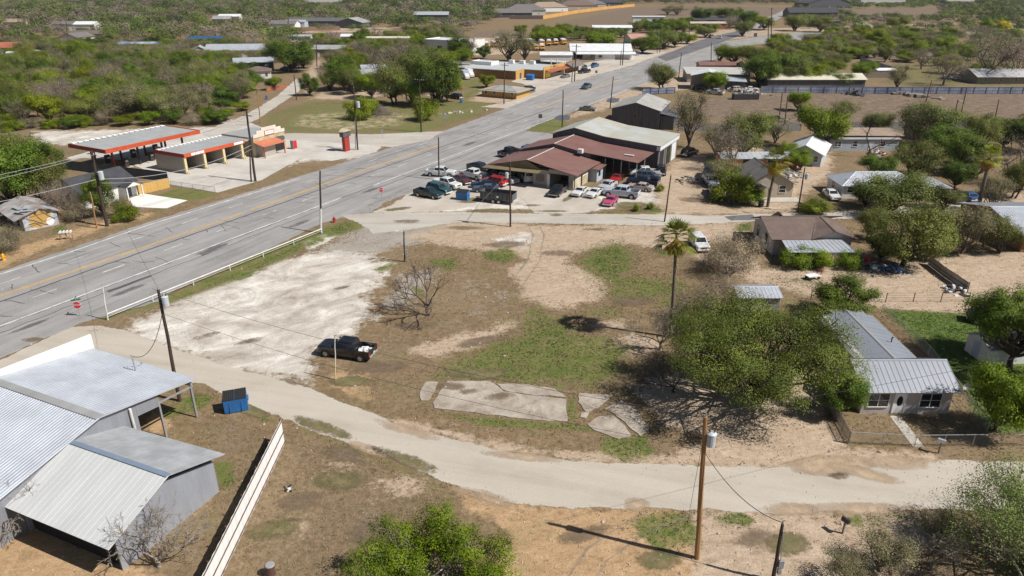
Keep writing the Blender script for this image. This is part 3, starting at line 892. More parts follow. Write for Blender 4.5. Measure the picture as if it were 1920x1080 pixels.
for k in range(90):
    t = RNG.uniform(-25, 130)
    o = RNG.choice((-7.2, -4.5, -2.5, 1.6, 1.6, 3.5, 5.0))
    p = ya + dd * t + nn * o
    ln = RNG.uniform(1.2, 4.5)
    pts = [p]
    dr = nn * RNG.choice((1, 1, -1)) + dd * RNG.uniform(-0.5, 0.5)
    for j in range(6):
        p = p + dr * (ln / 6) + Vector((RNG.gauss(0, .1), RNG.gauss(0, .1), 0))
        pts.append(p)
    ribbon(mk, pts, RNG.uniform(0.07, 0.15), 0.020)
structure(mk.build("crack_seal", MT['tar']))
mk = MB()                                       # dark patches on the shoulder
for px in ([(200, 545), (283, 516), (284, 519), (205, 549)], [(375, 477), (425, 456), (427, 459), (380, 480)]):
    mk.poly([(*G(x, y)[:2], 0.022) for x, y in px])
structure(mk.build("shoulder_patch", MT['asphalt_dark']))

sheet("street", [(-200, 770), (0, 676), (60, 648), (135, 614), (190, 612), (240, 622), (330, 657), (440, 692), (560, 722), (620, 747), (700, 777), (760, 802), (850, 827), (950, 848), (1080, 866), (1200, 872), (1330, 876), (1450, 878), (1560, 872), (1740, 866), (2700, 872), (2700, 968), (1740, 953), (1600, 958), (1450, 962), (1300, 954), (1200, 950), (1050, 950), (950, 942), (870, 916), (800, 886), (740, 861), (680, 836), (600, 813), (540, 786), (470, 757), (420, 740), (380, 718), (330, 716), (260, 690), (60, 680), (-200, 850)], MT['street'], 0.018, 0.04, rim=0.55)
sheet("street", [(640, 404), (700, 400), (850, 398), (960, 400), (1130, 402), (1240, 402), (1330, 405), (1400, 402), (1500, 400), (1620, 397), (1700, 388), (1930, 378), (2600, 352), (2600, 370), (1930, 394), (1700, 402), (1620, 409), (1500, 412), (1400, 415), (1250, 423), (1150, 421), (1000, 418), (860, 416), (780, 428), (700, 438), (680, 420)], MT['sidestreet'], 0.016, 0.05, rim=0.8)
sheet("street_patch", [(1358, 406), (1410, 402), (1422, 413), (1372, 414)], MT['asphalt_dark'], 0.024, 0.05)
sheet("station_apron", [(296, 330), (230, 300), (150, 296), (135, 300), (125, 296), (225, 268), (380, 238), (420, 240), (470, 230), (545, 262), (730, 262), (705, 285), (622, 302), (565, 296), (490, 338), (408, 361), (320, 346)], MT['apron'], 0.014, 0.05)
sheet("side_road", [(545, 250), (700, 252), (832, 246), (805, 262), (735, 276), (650, 268), (545, 262), (520, 252)], MT['sidestreet'], 0.02, 0.05, rim=0.6)
sheet("side_road", [(380, 250), (440, 225), (480, 205), (520, 180), (545, 158), (556, 148), (572, 150), (560, 172), (525, 195), (485, 222), (440, 245), (400, 262)], MT['sidestreet'], 0.02, 0.1, rim=0.8)
sheet("driveway", [(243, 372), (268, 363), (352, 376), (312, 391), (250, 388)], MT['concrete_white'], 0.02, 0.0)
sheet("commercial_lot", [(905, 200), (960, 190), (1005, 172), (985, 158), (960, 153), (985, 140), (1040, 140), (1080, 120), (1180, 106), (1200, 96), (1250, 98), (1187, 122), (1077, 152), (1000, 184), (950, 203)], MT['lot_soft'], 0.010, 0.1, rim=1.6)
sheet("shop_lot", [(1003, 400), (985, 375), (940, 352), (1080, 352), (1115, 366), (1135, 385), (1098, 398), (1060, 401)], MT['lot_soft'], 0.008, 0.05, rim=1.0)
sheet("shop_lot", [(700, 398), (735, 384), (790, 352), (880, 330), (935, 340), (885, 385), (850, 392), (770, 398)], MT['lot_soft'], 0.007, 0.05, rim=1.4)
sl_ = [[(787, 738), (800, 716), (821, 717), (815, 735), (803, 752), (790, 752)], [(812, 756), (838, 715), (920, 716), (945, 735), (1062, 750), (1064, 791), (1000, 788), (900, 776), (815, 766)],
       [(930, 720), (980, 721), (1040, 730), (1062, 745), (1000, 742), (948, 734)], [(1086, 738), (1150, 742), (1122, 765), (1100, 774), (1084, 755)],
       [(1132, 768), (1165, 752), (1192, 770), (1217, 806), (1200, 818), (1178, 800), (1150, 775)], [(1101, 796), (1122, 782), (1150, 780), (1172, 800), (1185, 818), (1160, 824), (1115, 808)],
       [(1090, 775), (1105, 772), (1098, 785), (1088, 783)]]
for s_ in sl_:
    q = ragged([G(*p) for p in s_], 0.5, 0.05)
    mb = MB()
    mb.prism([(p[0], p[1]) for p in q], -0.02, 0.07)
    structure(mb.build("concrete_slab", MT['slabs']))
MT['sand'] = M("sand_drift", (0.46, 0.345, 0.235), 0.95, 0.2, 0.6, fine=0.14)
MT['soil'] = M("damp_soil_stain", (0.20, 0.145, 0.095), 0.95, 0.25, 0.8, fine=0.14)
ragged_edge(MT['sand'], 0.35, 1.05)
MT['oil'] = M("dark_asphalt_stain", (0.15, 0.142, 0.138), 0.85, 0.2, 0.6, fine=0.1)
ragged_edge(MT['oil'], 0.40, 1.2, 1.8)
MT['weed'] = M("dry_weeds", (0.185, 0.145, 0.072), 0.95, 0.3, 0.9, fine=0.2, col2=(0.105, 0.105, 0.038), amount=0.5)
ragged_edge(MT['weed'], 0.40, 0.85, 2.2)
MT['track'] = M("wheel_worn_dirt", (0.34, 0.285, 0.225), 0.95, 0.2, 0.6, fine=0.12)
ragged_edge(MT['track'], 0.35, 1.25, 1.6)
ragged_edge(MT['soil'], 0.42, 1.15, 2.2)


def blob(name, px, rx, ry, rot, mat, z):
    """a ragged patch lying on the ground, fading out towards its rim"""
    c = G(*px)
    n = 28
    rings = [(0.0, 1.0), (0.45, 0.8), (0.75, 0.5), (1.0, 0.0)]
    vs, at, fs = [(0, 0, 0)], [1.0], []
    for r, a in rings[1:]:
        for i in range(n):
            t = 2 * math.pi * i / n
            x, y = r * rx * math.cos(t), r * ry * math.sin(t)
            vs.append((x, y, 0))
            at.append(a)
    for i in range(n):
        fs.append((0, 1 + i, 1 + (i + 1) % n))
        for k in range(2):
            fs.append((1 + k * n + i, 1 + (k + 1) * n + i, 1 + (k + 1) * n + (i + 1) % n, 1 + k * n + (i + 1) % n))
    o = structure(MB().add(vs, fs).build(name, mat))
    o.location = (c.x, c.y, z)
    o.rotation_euler = (0, 0, rot)
    o.data.attributes.new("rim", 'FLOAT', 'POINT').data.foreach_set("value", np.array(at, np.float32))
    return o


for i, (px, rx, ry, rt, mt) in enumerate((
        ((1560, 872), 4.5, 1.6, 0.1, 'sand'), ((1620, 888), 3.4, 1.0, -0.4, 'sand'), ((1690, 868), 3.6, 1.2, 0, 'sand'), ((1195, 946), 1.2, 1.0, 0, 'sand'), ((910, 932), 3.2, 0.9, -0.4, 'sand'),
        ((1600, 955), 6.0, 0.9, 0, 'sand'), ((1480, 955), 3.0, 0.9, 0, 'sand'), ((760, 806), 4.2, 0.8, -0.45, 'sand'), ((980, 856), 4.2, 0.7, -0.15, 'sand'), ((700, 846), 3.0, 0.7, -0.5, 'sand'),
        ((1575, 892), 1.1, 0.6, 0.1, 'soil'), ((385, 630), 2.2, 0.9, 0.6, 'soil'), ((545, 716), 1.6, 0.5, -0.6, 'soil'), ((62, 637), 1.6, 0.7, 0, 'soil'), ((1043, 403), 1.4, 1.2, 0, 'soil'), ((1300, 375), 3.4, 2.0, 0, 'soil'), ((1312, 345), 2.6, 2.0, 0, 'soil'),
        ((470, 640), 2.2, 0.8, 0.5, 'soil'), ((640, 540), 1.4, 0.5, 0.5, 'soil'), ((845, 725), 2.2, 0.9, -0.2, 'soil'), ((935, 745), 2.0, 0.8, 0.2, 'soil'), ((880, 735), 1.6, 0.7, 0.2, 'soil'), ((1150, 755), 0.9, 0.6, 0.2, 'soil'),
        ((240, 545), 3.6, 0.7, 1.06, 'oil'), ((400, 466), 4.2, 0.8, 1.06, 'oil'), ((60, 610), 3.2, 0.6, 1.06, 'oil'), ((700, 355), 4.0, 0.9, 1.06, 'oil'), ((560, 420), 3.2, 0.8, 1.06, 'oil'), ((880, 270), 4.2, 1.0, 1.06, 'oil'),
        ((950, 458), 5, 2.0, 0.1, 'soil'), ((1045, 474), 3.5, 1.8, 0, 'soil'), ((870, 428), 4.5, 1.4, 0, 'soil'), ((1120, 430), 3.2, 1.0, 0, 'soil'), ((1190, 565), 3.5, 2, 0, 'soil'), ((700, 690), 4, 2, 0.2, 'soil'), ((900, 640), 4, 1.2, 0.4, 'soil'), ((780, 610), 3.2, 1.4, 0, 'soil'), ((640, 850), 2.6, 1.2, -0.4, 'soil'), ((560, 940), 2.2, 1.4, 0.3, 'soil'), ((700, 1000), 2.6, 1.6, 0, 'soil'), ((1100, 1000), 3.0, 1.0, 0.4, 'soil'), ((1420, 1010), 2.4, 1.2, 0.2, 'soil'),
        ((882, 376), 3.4, 2.0, 0.3, 'weed'), ((920, 394), 5.5, 1.1, 0, 'weed'), ((1030, 396), 3.6, 0.7, 0, 'weed'), ((1065, 372), 0.8, 3.0, -0.5, 'weed'), ((745, 392), 3.0, 1.2, 0.4, 'weed'), ((1180, 384), 4.2, 2.2, 0.2, 'weed'), ((600, 800), 4.0, 1.0, -0.5, 'weed'), ((760, 862), 4.0, 1.0, -0.5, 'weed'), ((470, 770), 2.4, 0.8, -0.5, 'weed'), ((640, 900), 2.6, 1.6, 0, 'weed'), ((520, 990), 2.4, 1.5, 0.4, 'weed'), ((1240, 1050), 2.4, 1.2, 0.2, 'weed'), ((1480, 1020), 2.2, 1.4, 0.2, 'weed'), ((900, 700), 4.5, 1.6, 0, 'weed'), ((660, 715), 3, 1.2, 0, 'weed'),
        ((760, 415), 3.0, 1.5, 0, 'soil'), ((800, 370), 2.6, 1.2, 0.2, 'soil'), ((1000, 385), 2.6, 0.9, 0, 'soil'))):
    blob({"sand": "sand_drift", "weed": "weed_patch", "oil": "asphalt_stain"}.get(mt, "soil_stain"), px, rx, ry, rt, MT[mt], 0.026 + 0.002 * (i % 5) if px[1] > 780 or mt == 'sand' else (0.078 if 715 < px[1] < 760 and 800 < px[0] < 1200 else 0.034 + 0.002 * (i % 4)))


def track(px, w, off=0.0, z=0.030):
    """a worn wheel path: a ragged ribbon"""
    pts = [G(*p).to_2d() for p in px]
    pts = ragged(pts, 2.0, 0.06, False) + [pts[-1]]
    if off:
        q = []
        for i, p in enumerate(pts):
            d = (pts[min(i + 1, len(pts) - 1)] - pts[max(i - 1, 0)]).normalized()
            q.append(p + Vector((-d.y, d.x)) * off)
        pts = q
    m1 = MB()
    ribbon(m1, pts, w * 2, z)
    k = len(pts)
    mid = [(p.x, p.y, z) for p in pts]
    m2 = MB()
    R_, L_ = m1.v[:k], m1.v[k:]
    m2.add(R_ + mid + L_, [(i, i + 1, k + i + 1, k + i) for i in range(k - 1)] + [(k + i, k + i + 1, 2 * k + i + 1, 2 * k + i) for i in range(k - 1)])
    o = structure(m2.build("tyre_track", MT['track']))
    o.data.attributes.new("rim", 'FLOAT', 'POINT').data.foreach_set("value", np.array([0.0] * k + [0.75] * k + [0.0] * k, np.float32))


LT = [(560, 700), (640, 690), (760, 640), (880, 600), (960, 545), (1000, 490), (1010, 440), (1000, 420)]
for i, o_ in enumerate((-0.8, 0.8)):
    track(LT, 0.3, o_, 0.012 + 0.001 * i)
LT = [(1290, 950), (1200, 985), (1120, 1040), (1080, 1100)]
for i, o_ in enumerate((-0.8, 0.8)):
    track(LT, 0.25, o_, 0.012 + 0.001 * i)
sheet("front_path", [(1668, 780), (1688, 780), (1733, 838), (1712, 838)], MT['concrete'], 0.02, 0.0)
sheet("far_road", [(1590, 40), (1610, 36), (1650, 55), (1640, 58)], MT['sidestreet'], 0.05, 0.1, rim=1.5)
for px in ([(1138, 186), (1150, 183), (1163, 185), (1160, 191), (1146, 193), (1137, 191)], [(1036, 222), (1050, 216), (1070, 217), (1068, 224), (1050, 226)], [(1162, 192), (1172, 190), (1176, 194), (1165, 197)]):
    sheet("puddle", px, MT['water'], 0.016, 0.2, 1.0)
# ------------------------------------------------------------------ building helpers
def roofquad(mb, a, b, c, d, t=0.08, rib=0.0, rr=0.035):
    """roof plane: a-b along the eave, d-c along the ridge; ribs run down the slope"""
    a, b, c, d = map(Vector, (a, b, c, d))
    mb.slab([a, b, c, d], t)
    if rib:
        n = (b - a).cross(d - a).normalized()
        if n.z < 0:
            n = -n
        k = max(2, int((b - a).length / rib))
        for i in range(k + 1):
            u = min(max((i + 0.001) / (k + 0.002), 0.004), 0.996)
            p = a.lerp(b, u) + n * 0.004
            q = d.lerp(c, u) + n * 0.004
            if (p - q).length > 0.15:
                mb.tube(p, q, rr, rr, 4, cap=True)


def cap_bar(mb, p, q, w=0.14, h=0.05):
    """a folded ridge cap"""
    p, q = Vector(p), Vector(q)
    d = (q - p).normalized()
    s = d.cross(Vector((0, 0, 1))).normalized()
    up = Vector((0, 0, 1))
    mb.add([p - s * w - up * h, p + up * h, p + s * w - up * h, q - s * w - up * h, q + up * h, q + s * w - up * h],
           [(0, 1, 4, 3), (1, 2, 5, 4), (2, 0, 3, 5), (0, 2, 1), (3, 4, 5)])


def opening(parent, face, w, d, u, z, ow, oh, kind, mats):
    """window or door on a wall of a w by d box; u along the face from its left end seen from outside"""
    if face == 'f':
        o, ux, nx = Vector((0, 0, 0)), Vector((1, 0, 0)), Vector((0, -1, 0))
    elif face == 'b':
        o, ux, nx = Vector((w, d, 0)), Vector((-1, 0, 0)), Vector((0, 1, 0))
    elif face == 'r':
        o, ux, nx = Vector((w, 0, 0)), Vector((0, 1, 0)), Vector((1, 0, 0))
    else:
        o, ux, nx = Vector((0, d, 0)), Vector((0, -1, 0)), Vector((-1, 0, 0))
    up = Vector((0, 0, 1))
    c = o + ux * u + up * z

    def bar(mb, u0, u1, z0, z1, t0, t1):
        ps = []
        for zz in (z0, z1):
            for uu, tt in ((u0, t0), (u1, t0), (u1, t1), (u0, t1)):
                ps.append(c + ux * uu + up * zz + nx * tt)
        mb.add(ps, [(3, 2, 1, 0), (4, 5, 6, 7), (0, 1, 5, 4), (1, 2, 6, 5), (2, 3, 7, 6), (3, 0, 4, 7)])
    f = 0.07
    fm = MB()
    bar(fm, -f, 0, -f, oh + f, -0.03, 0.06)
    bar(fm, ow, ow + f, -f, oh + f, -0.03, 0.06)
    bar(fm, 0, ow, oh, oh + f, -0.03, 0.06)
    if kind == 'window':
        bar(fm, 0, ow, -f, 0, -0.03, 0.09)
        bar(fm, 0, ow, oh * 0.5 - 0.02, oh * 0.5 + 0.02, -0.02, 0.045)
        if ow > 1.3:
            bar(fm, ow / 2 - 0.03, ow / 2 + 0.03, 0, oh, -0.02, 0.05)
        wo = fm.build("window", mats.get('trim', MT['bright_white']), parent)
        p = MB()
        bar(p, 0, ow, 0, oh, -0.02, 0.022)
        p.build("pane", MT['glass'], wo)
    elif kind == 'door':
        wo = fm.build("door", mats.get('trim', MT['bright_white']), parent)
        p = MB()
        bar(p, 0, ow, 0, oh, -0.02, 0.028)
        p.build("door_panel", mats.get('door', MT['white_wall']), wo)
        if mats.get('oval'):
            p = MB()
            p.poly([c + ux * (ow / 2 + 0.26 * math.cos(t)) + up * (1.25 + 0.5 * math.sin(t)) + nx * 0.034 for t in [i * math.pi / 9 for i in range(18)]])
            p.build("pane", MT['glass'], wo)
        p = MB()
        bar(p, ow * 0.84, ow * 0.84 + 0.06, 0.95, 1.07, 0.028, 0.09)
        p.build("handle", MT['steel'], wo)
    elif kind == 'bay':
        wo = fm.build("doorway", mats.get('trim', MT['steel']), parent)
        p = MB()
        bar(p, 0, ow, 0, oh, -0.02, 0.02)
        p.build("opening", MT['dark'], wo)  # flat dark panel on the wall, painted as a bay's shaded inside
    elif kind == 'shutter':
        wo = fm.build("garage_door", mats.get('trim', MT['steel']), parent)
        p = MB()
        k = max(3, int(oh / 0.5))
        for i in range(k):
            bar(p, 0, ow, oh * i / k + 0.015, oh * (i + 1) / k - 0.015, -0.02, 0.03)
        p.build("door_panel", mats.get('door', MT['white_metal']), wo)
    return wo


def house(name, label, cat, loc, rz, w, d, h, rise, wall, roof, axis='x', over=0.35, rib=0.0, ops=(), group=None, shape='gable', fascia=None, mats=None, chimney=None, gwall=None, rr=0.03):
    t = thing(name, label, cat, loc, rz, group)
    mats = mats or {}
    m = MB()
    if shape == 'gable' and axis == 'x':
        prof = [(0, 0), (d, 0), (d, h), (d / 2, h + rise), (0, h)]
        vs = [(0, p[0], p[1]) for p in prof] + [(w, p[0], p[1]) for p in prof]
        k = 5
        m.add(vs, [(4, 3, 2, 1, 0), (5, 6, 7, 8, 9)] + [(i, (i + 1) % k, k + (i + 1) % k, k + i) for i in range(k)])
    elif shape == 'gable':
        m.extrude_y([(0, 0), (w, 0), (w, h), (w / 2, h + rise), (0, h)], 0, d)
    elif shape == 'shed':
        m.add([(0, 0, 0), (w, 0, 0), (w, d, 0), (0, d, 0), (0, 0, h), (w, 0, h), (w, d, h + rise), (0, d, h + rise)], [(3, 2, 1, 0), (4, 5, 6, 7), (0, 1, 5, 4), (1, 2, 6, 5), (2, 3, 7, 6), (3, 0, 4, 7)])
    else:
        m.span(0, w, 0, d, 0, h)
    m.build("wall", wall, t)
    r = MB()
    e = 0.05
    if shape == 'gable':
        if axis == 'x':
            s = rise / (d / 2)
            z0 = h - over * s + e
            R0, R1 = (-over, d / 2, h + rise + e), (w + over, d / 2, h + rise + e)
            roofquad(r, (-over, -over, z0), (w + over, -over, z0), R1, R0, 0.08, rib, rr)
            roofquad(r, (w + over, d + over, z0), (-over, d + over, z0), R0, R1, 0.08, rib, rr)
        else:
            s = rise / (w / 2)
            z0 = h - over * s + e
            R0, R1 = (w / 2, -over, h + rise + e), (w / 2, d + over, h + rise + e)
            roofquad(r, (-over, d + over, z0), (-over, -over, z0), R0, R1, 0.08, rib, rr)
            roofquad(r, (w + over, -over, z0), (w + over, d + over, z0), R1, R0, 0.08, rib, rr)
        ro = r.build("roof", roof, t)
        c = MB()
        cap_bar(c, R0, R1, 0.16, 0.04)
        c.build("ridge_cap", fascia or roof, ro)
    elif shape == 'hip':
        z0 = h + e - over * 0.4
        k = min(w, d) / 2
        if w >= d:
            R0, R1 = (k, d / 2, h + rise), (w - k, d / 2, h + rise)
            A, B, Cc, D = (-over, -over, z0), (w + over, -over, z0), (w + over, d + over, z0), (-over, d + over, z0)
            roofquad(r, A, B, R1, R0, 0.08, rib, rr)
            roofquad(r, Cc, D, R0, R1, 0.08, rib, rr)
            r.slab([B, Cc, R1], 0.08)
            r.slab([D, A, R0], 0.08)
        else:
            R0, R1 = (w / 2, k, h + rise), (w / 2, d - k, h + rise)
            A, B, Cc, D = (-over, -over, z0), (w + over, -over, z0), (w + over, d + over, z0), (-over, d + over, z0)
            roofquad(r, B, Cc, R1, R0, 0.08, rib, rr)
            roofquad(r, D, A, R0, R1, 0.08, rib, rr)
            r.slab([A, B, R0], 0.08)
            r.slab([Cc, D, R1], 0.08)
        ro = r.build("roof", roof, t)
        c = MB()
        cap_bar(c, R0, R1, 0.14, 0.04)
        for p, q in ((A, R0), (D, R0 if w >= d else R1), (B, R1 if w >= d else R0), (Cc, R1)):
            cap_bar(c, (p[0], p[1], p[2] + 0.03), q, 0.1, 0.03)
        c.build("ridge_cap", fascia or roof, ro)
    elif shape == 'shed':
        roofquad(r, (-over, -over, h - over * rise / d + e), (w + over, -over, h - over * rise / d + e), (w + over, d + over, h + rise + over * rise / d + e), (-over, d + over, h + rise + over * rise / d + e), 0.08, rib, rr)
        ro = r.build("roof", roof, t)
    elif shape == 'flat':
        r.span(0.15, w - 0.15, 0.15, d - 0.15, h - 0.3, h + 0.03)
        ro = r.build("roof", roof, t)
        c = MB()
        for a in ((-0.04, w + 0.04, -0.04, 0.2), (-0.04, w + 0.04, d - 0.2, d + 0.04), (-0.04, 0.2, 0.2, d - 0.2), (w - 0.2, w + 0.04, 0.2, d - 0.2)):
            c.span(*a, h + 0.004, h + 0.28)
        c.build("parapet", fascia or wall, t)
    if chimney:
        c = MB()
        c.box((*chimney, h + rise + 0.1), (0.45, 0.45, 1.3))
        c.build("chimney", MT['brick'], ro)
    for o in ops:
        opening(t, o[0], w, d, *o[1:], mats)
    return t


def frame_from(a, b):
    """origin, heading and length of the wall whose ground line runs between two photograph points"""
    p, q = (G(*a) if len(a) == 2 else Vector(a)), (G(*b) if len(b) == 2 else Vector(b))
    v = q - p
    return Vector((p.x, p.y, 0)), math.atan2(v.y, v.x), v.length


def row_ops(w, d, n=3, z=0.95, ww=0.9, wh=1.1, face='f', door=True):
    out = []
    for i in range(n):
        u = w * (i + 0.5) / n
        if door and i == n // 2:
            out.append((face, u - 0.45, 0.05, 0.9, 2.0, 'door'))
        else:
            out.append((face, u - ww / 2, z, ww, wh, 'window'))
    return out


# ------------------------------------------------------------------ near buildings
# long silver building in the lower left: one open porch end by the street
rzA = math.radians(-24.5)
oA = Vector((-41.1, 48.6, 0))                      # below the ridge's left part
t = thing("metal_building", "large silver ribbed metal building with open porch end beside the pale street", "building", (oA.x, oA.y, 0), rzA)
x0, x1, Wf, Wb = -6.0, 11.75, 9.0, 8.7
hr, he = 5.2, 3.7
r = MB()
roofquad(r, (x0, -Wf, 3.35), (x1, -Wf, 3.35), (x1, 0, hr), (x0, 0, hr), 0.07, 0.29, 0.055)
roofquad(r, (x1, Wb, he), (x0 + 4.9, Wb, he), (x0 + 4.9, 0, hr), (x1, 0, hr), 0.07, 0.29, 0.05)
ro = r.build("roof", MT['galv'], t)
c = MB()
cap_bar(c, (x0, 0, hr + 0.05), (x1, 0, hr + 0.05), 0.34, 0.03)
c.build("ridge_cap", MT['galv_old'], ro)
w = MB()
w.add([(x1 - 0.3, -Wf + 0.4, 0), (x1 - 0.3, 3.0, 0), (x1 - 0.3, 3.0, 4.6), (x1 - 0.3, 0, hr - 0.1), (x1 - 0.3, -Wf + 0.4, 3.35)], [(0, 1, 2, 3, 4)])
w.span(x0 + 0.3, x1 - 0.32, -Wf + 0.4, -Wf + 0.5, 0, 3.28)
w.span(x0 + 5.5, x1 - 3.3, 2.9, 3.0, 0, 4.4)
w.build("wall", MT['grey_wall'], t)
w = MB()
w.add([(x1 - 0.28, 3.0, 3.35), (x1 - 0.28, 5.0, 3.1), (x1 - 0.28, 5.0, 4.1), (x1 - 0.28, 3.0, 4.5)], [(0, 1, 2, 3)])
w.build("gable_panel", MT['grey_wall'], t)
w = MB()
w.add([(x0 + 4.75, -1.0, 0), (x0 + 4.75, Wb + 0.2, 0), (x0 + 4.75, Wb + 0.2, 5.0), (x0 + 4.75, 0, 5.6), (x0 + 4.75, -1, 5.5),
       (x0 + 4.55, -1.0, 0), (x0 + 4.55, Wb + 0.2, 0), (x0 + 4.55, Wb + 0.2, 5.0), (x0 + 4.55, 0, 5.6), (x0 + 4.55, -1, 5.5)],
      [(0, 1, 2, 3, 4), (9, 8, 7, 6, 5), (0, 5, 6, 1), (1, 6, 7, 2), (2, 7, 8, 3), (3, 8, 9, 4), (4, 9, 5, 0)])
w.build("parapet", MT['bright_white'], t)
for yy in (Wb - 0.5, 5.0):
    p = MB()
    p.box((x1 - 0.35, yy, 1.85), (0.16, 0.16, 3.65))
    p.build("post", MT['steel'], t)
p = MB()
p.tube((x1 - 0.35, 4.6, 3.4), (x1 - 0.35, Wb - 0.3, 3.05), 0.09, n=4)
p.span(x0 + 5, x1 - 0.2, Wb - 0.55, Wb - 0.4, 3.2, 3.5)
p.build("beam", MT['steel'], t)
p = MB()
p.tube((x1 - 0.1, 2.4, 1.7), (x1 - 0.1, 2.4, 4.45), 0.1, n=8)
p.tube((x1 - 0.1, 2.4, 1.7), (x1 - 0.2, 1.5, 0.5), 0.09, n=8)
p.build("downpipe", MT['whitepipe'], t)
p = MB()
p.tube((6.3, 7.2, 3.9), (6.3, 7.2, 5.4), 0.06, n=8)
p.tube((6.3, 7.2, 5.35), (5.95, 7.3, 5.3), 0.04, n=6)
p.build("service_mast", MT['steel'], t)

# grey shed in front of it
v0, v1 = Vector((-31.8, 41.7)), Vector((-23.0, 37.9))
rzS = math.atan2((v1 - v0).y, (v1 - v0).x)
t = thing("metal_shed", "grey gabled sheet metal shed with pale weathered front slope beside the silver building", "shed", (v1.x, v1.y, 0), rzS)
xL = -9.7
r = MB()
roofquad(r, (xL, -5.1, 2.65), (0.15, -5.1, 2.65), (0.15, 0, 4.6), (xL, 0, 4.6), 0.06, 0.45, 0.016)
r2 = MB()
roofquad(r2, (0.15, 4.75, 3.05), (xL, 4.2, 3.2), (xL, 0, 4.6), (0.15, 0, 4.6), 0.06, 0.6, 0.012)
ro = r.build("front_roof", M("chalky_grey_roof", (0.60, 0.605, 0.60), 0.6, 0.08, 0.5, 0.1, streak=(2.0, 0.2, 1), fine=0.03), t)
r2.build("rear_roof", M("smooth_grey_roof", (0.46, 0.475, 0.49), 0.5, 0.1, 0.5, 0.1, col2=(0.33, 0.34, 0.35), amount=0.35, fine=0.03), t)
c = MB()
cap_bar(c, (xL, 0, 4.64), (0.15, 0, 4.64), 0.2, 0.03)
c.build("ridge_cap", M("blue_grey_cap", (0.20, 0.25, 0.33), 0.5, 0.1, 1), ro)
w = MB()
w.add([(-0.35, -4.3, 0), (-0.35, 4.0, 0), (-0.35, 4.0, 2.75), (-0.35, 0.2, 3.95), (-0.35, -4.3, 2.7)], [(0, 1, 2, 3, 4)])
w.add([(-0.5, -4.3, 0), (-0.5, 4.0, 0), (-0.5, 4.0, 2.75), (-0.5, 0.2, 3.95), (-0.5, -4.3, 2.7)], [(4, 3, 2, 1, 0)])
w.span(xL + 0.4, -0.5, 3.85, 4.0, 0, 3.1)
w.span(xL + 0.4, xL + 0.5, -4.3, 3.85, 0, 2.9)
w.build("wall", M("blue_grey_wall", (0.33, 0.345, 0.385), 0.55, 0.12, 0.6, 0.1, streak=(3, 3, 0.4)), t)
b = MB()
b.span(xL + 0.5, -0.55, -4.0, -3.9, 0, 2.95)
b.build("inner_wall", MT['dark'], t)  # black sheet across the open front, painting the shade inside the shed
# cottage on the right: standing seam roof, wing behind
oR, rzR, wR = frame_from((1612, 772), (1776, 776))
rzR = 0.0
tr_ = dict(trim=MT['white_wall'], door=MT['bright_white'], oval=True)
t = house("cottage", "pale cottage with silver standing seam roof and white front door behind chain link fence", "house", (30.4, 51.9, 0), rzR, 7.7, 5.2, 2.55, 1.35, MT['pinkgrey'], MT['seam'], 'x', 0.42, 0.47,
          [('f', 0.5, 0.75, 1.75, 1.3, 'window'), ('f', 2.75, 0.05, 0.95, 2.05, 'door'), ('f', 5.0, 0.7, 1.75, 1.35, 'window'), ('r', 1.5, 0.9, 1.0, 1.1, 'window')], mats=tr_, rr=0.032)
w = MB()
w.extrude_y([(2.0, 0), (7.0, 0), (7.0, 2.5), (4.6, 2.92), (2.0, 2.5)], 5.2, 14.2)
w.build("rear_wing_wall", MT['pinkgrey'], t)
r = MB()
roofquad(r, (1.55, 14.5, 2.38), (1.55, 2.8, 2.38), (4.6, 2.8, 3.06), (4.6, 14.5, 3.06), 0.06, 0.9, 0.016)
roofquad(r, (7.4, 3.6, 2.42), (7.4, 14.5, 2.42), (4.6, 14.5, 3.06), (4.6, 3.6, 3.06), 0.06, 0.9, 0.016)
rw = r.build("rear_wing_roof", MT['seam'], t)
c = MB()
cap_bar(c, (4.6, 2.9, 3.09), (4.6, 14.5, 3.09), 0.14, 0.02)
c.build("ridge_cap", MT['galv_old'], rw)
p = MB()
p.tube((6.1, 8, 2.8), (6.1, 8, 3.35), 0.06, n=8)
p.tube((6.1, 8, 3.3), (6.3, 8.1, 3.22), 0.05, n=8)
p.build("roof_vent", MT['darksteel'], rw)
r = MB()
r.span(4.0, 7.0, 14.6, 16.8, 0, 2.0)
r.slab([(3.8, 14.45, 2.25), (7.2, 14.45, 2.25), (7.2, 17.0, 2.05), (3.8, 17.0, 2.05)], 0.08)
r.build("lean_to", MT['galv_old'], t)
p = MB()
p.tube((8.35, -0.2, 2.2), (8.35, -0.2, 3.0), 0.03, n=6)
for i in range(8):
    a0_, a1_ = i * math.pi / 4, (i + 1) * math.pi / 4
    p.add([(8.35, -0.3, 3.0), (8.35 + .34 * math.cos(a0_), -0.42, 3.0 + .34 * math.sin(a0_)), (8.35 + .34 * math.cos(a1_), -0.42, 3.0 + .34 * math.sin(a1_))], [(0, 1, 2)])
p.build("dish_antenna", MT['signwhite'], t)

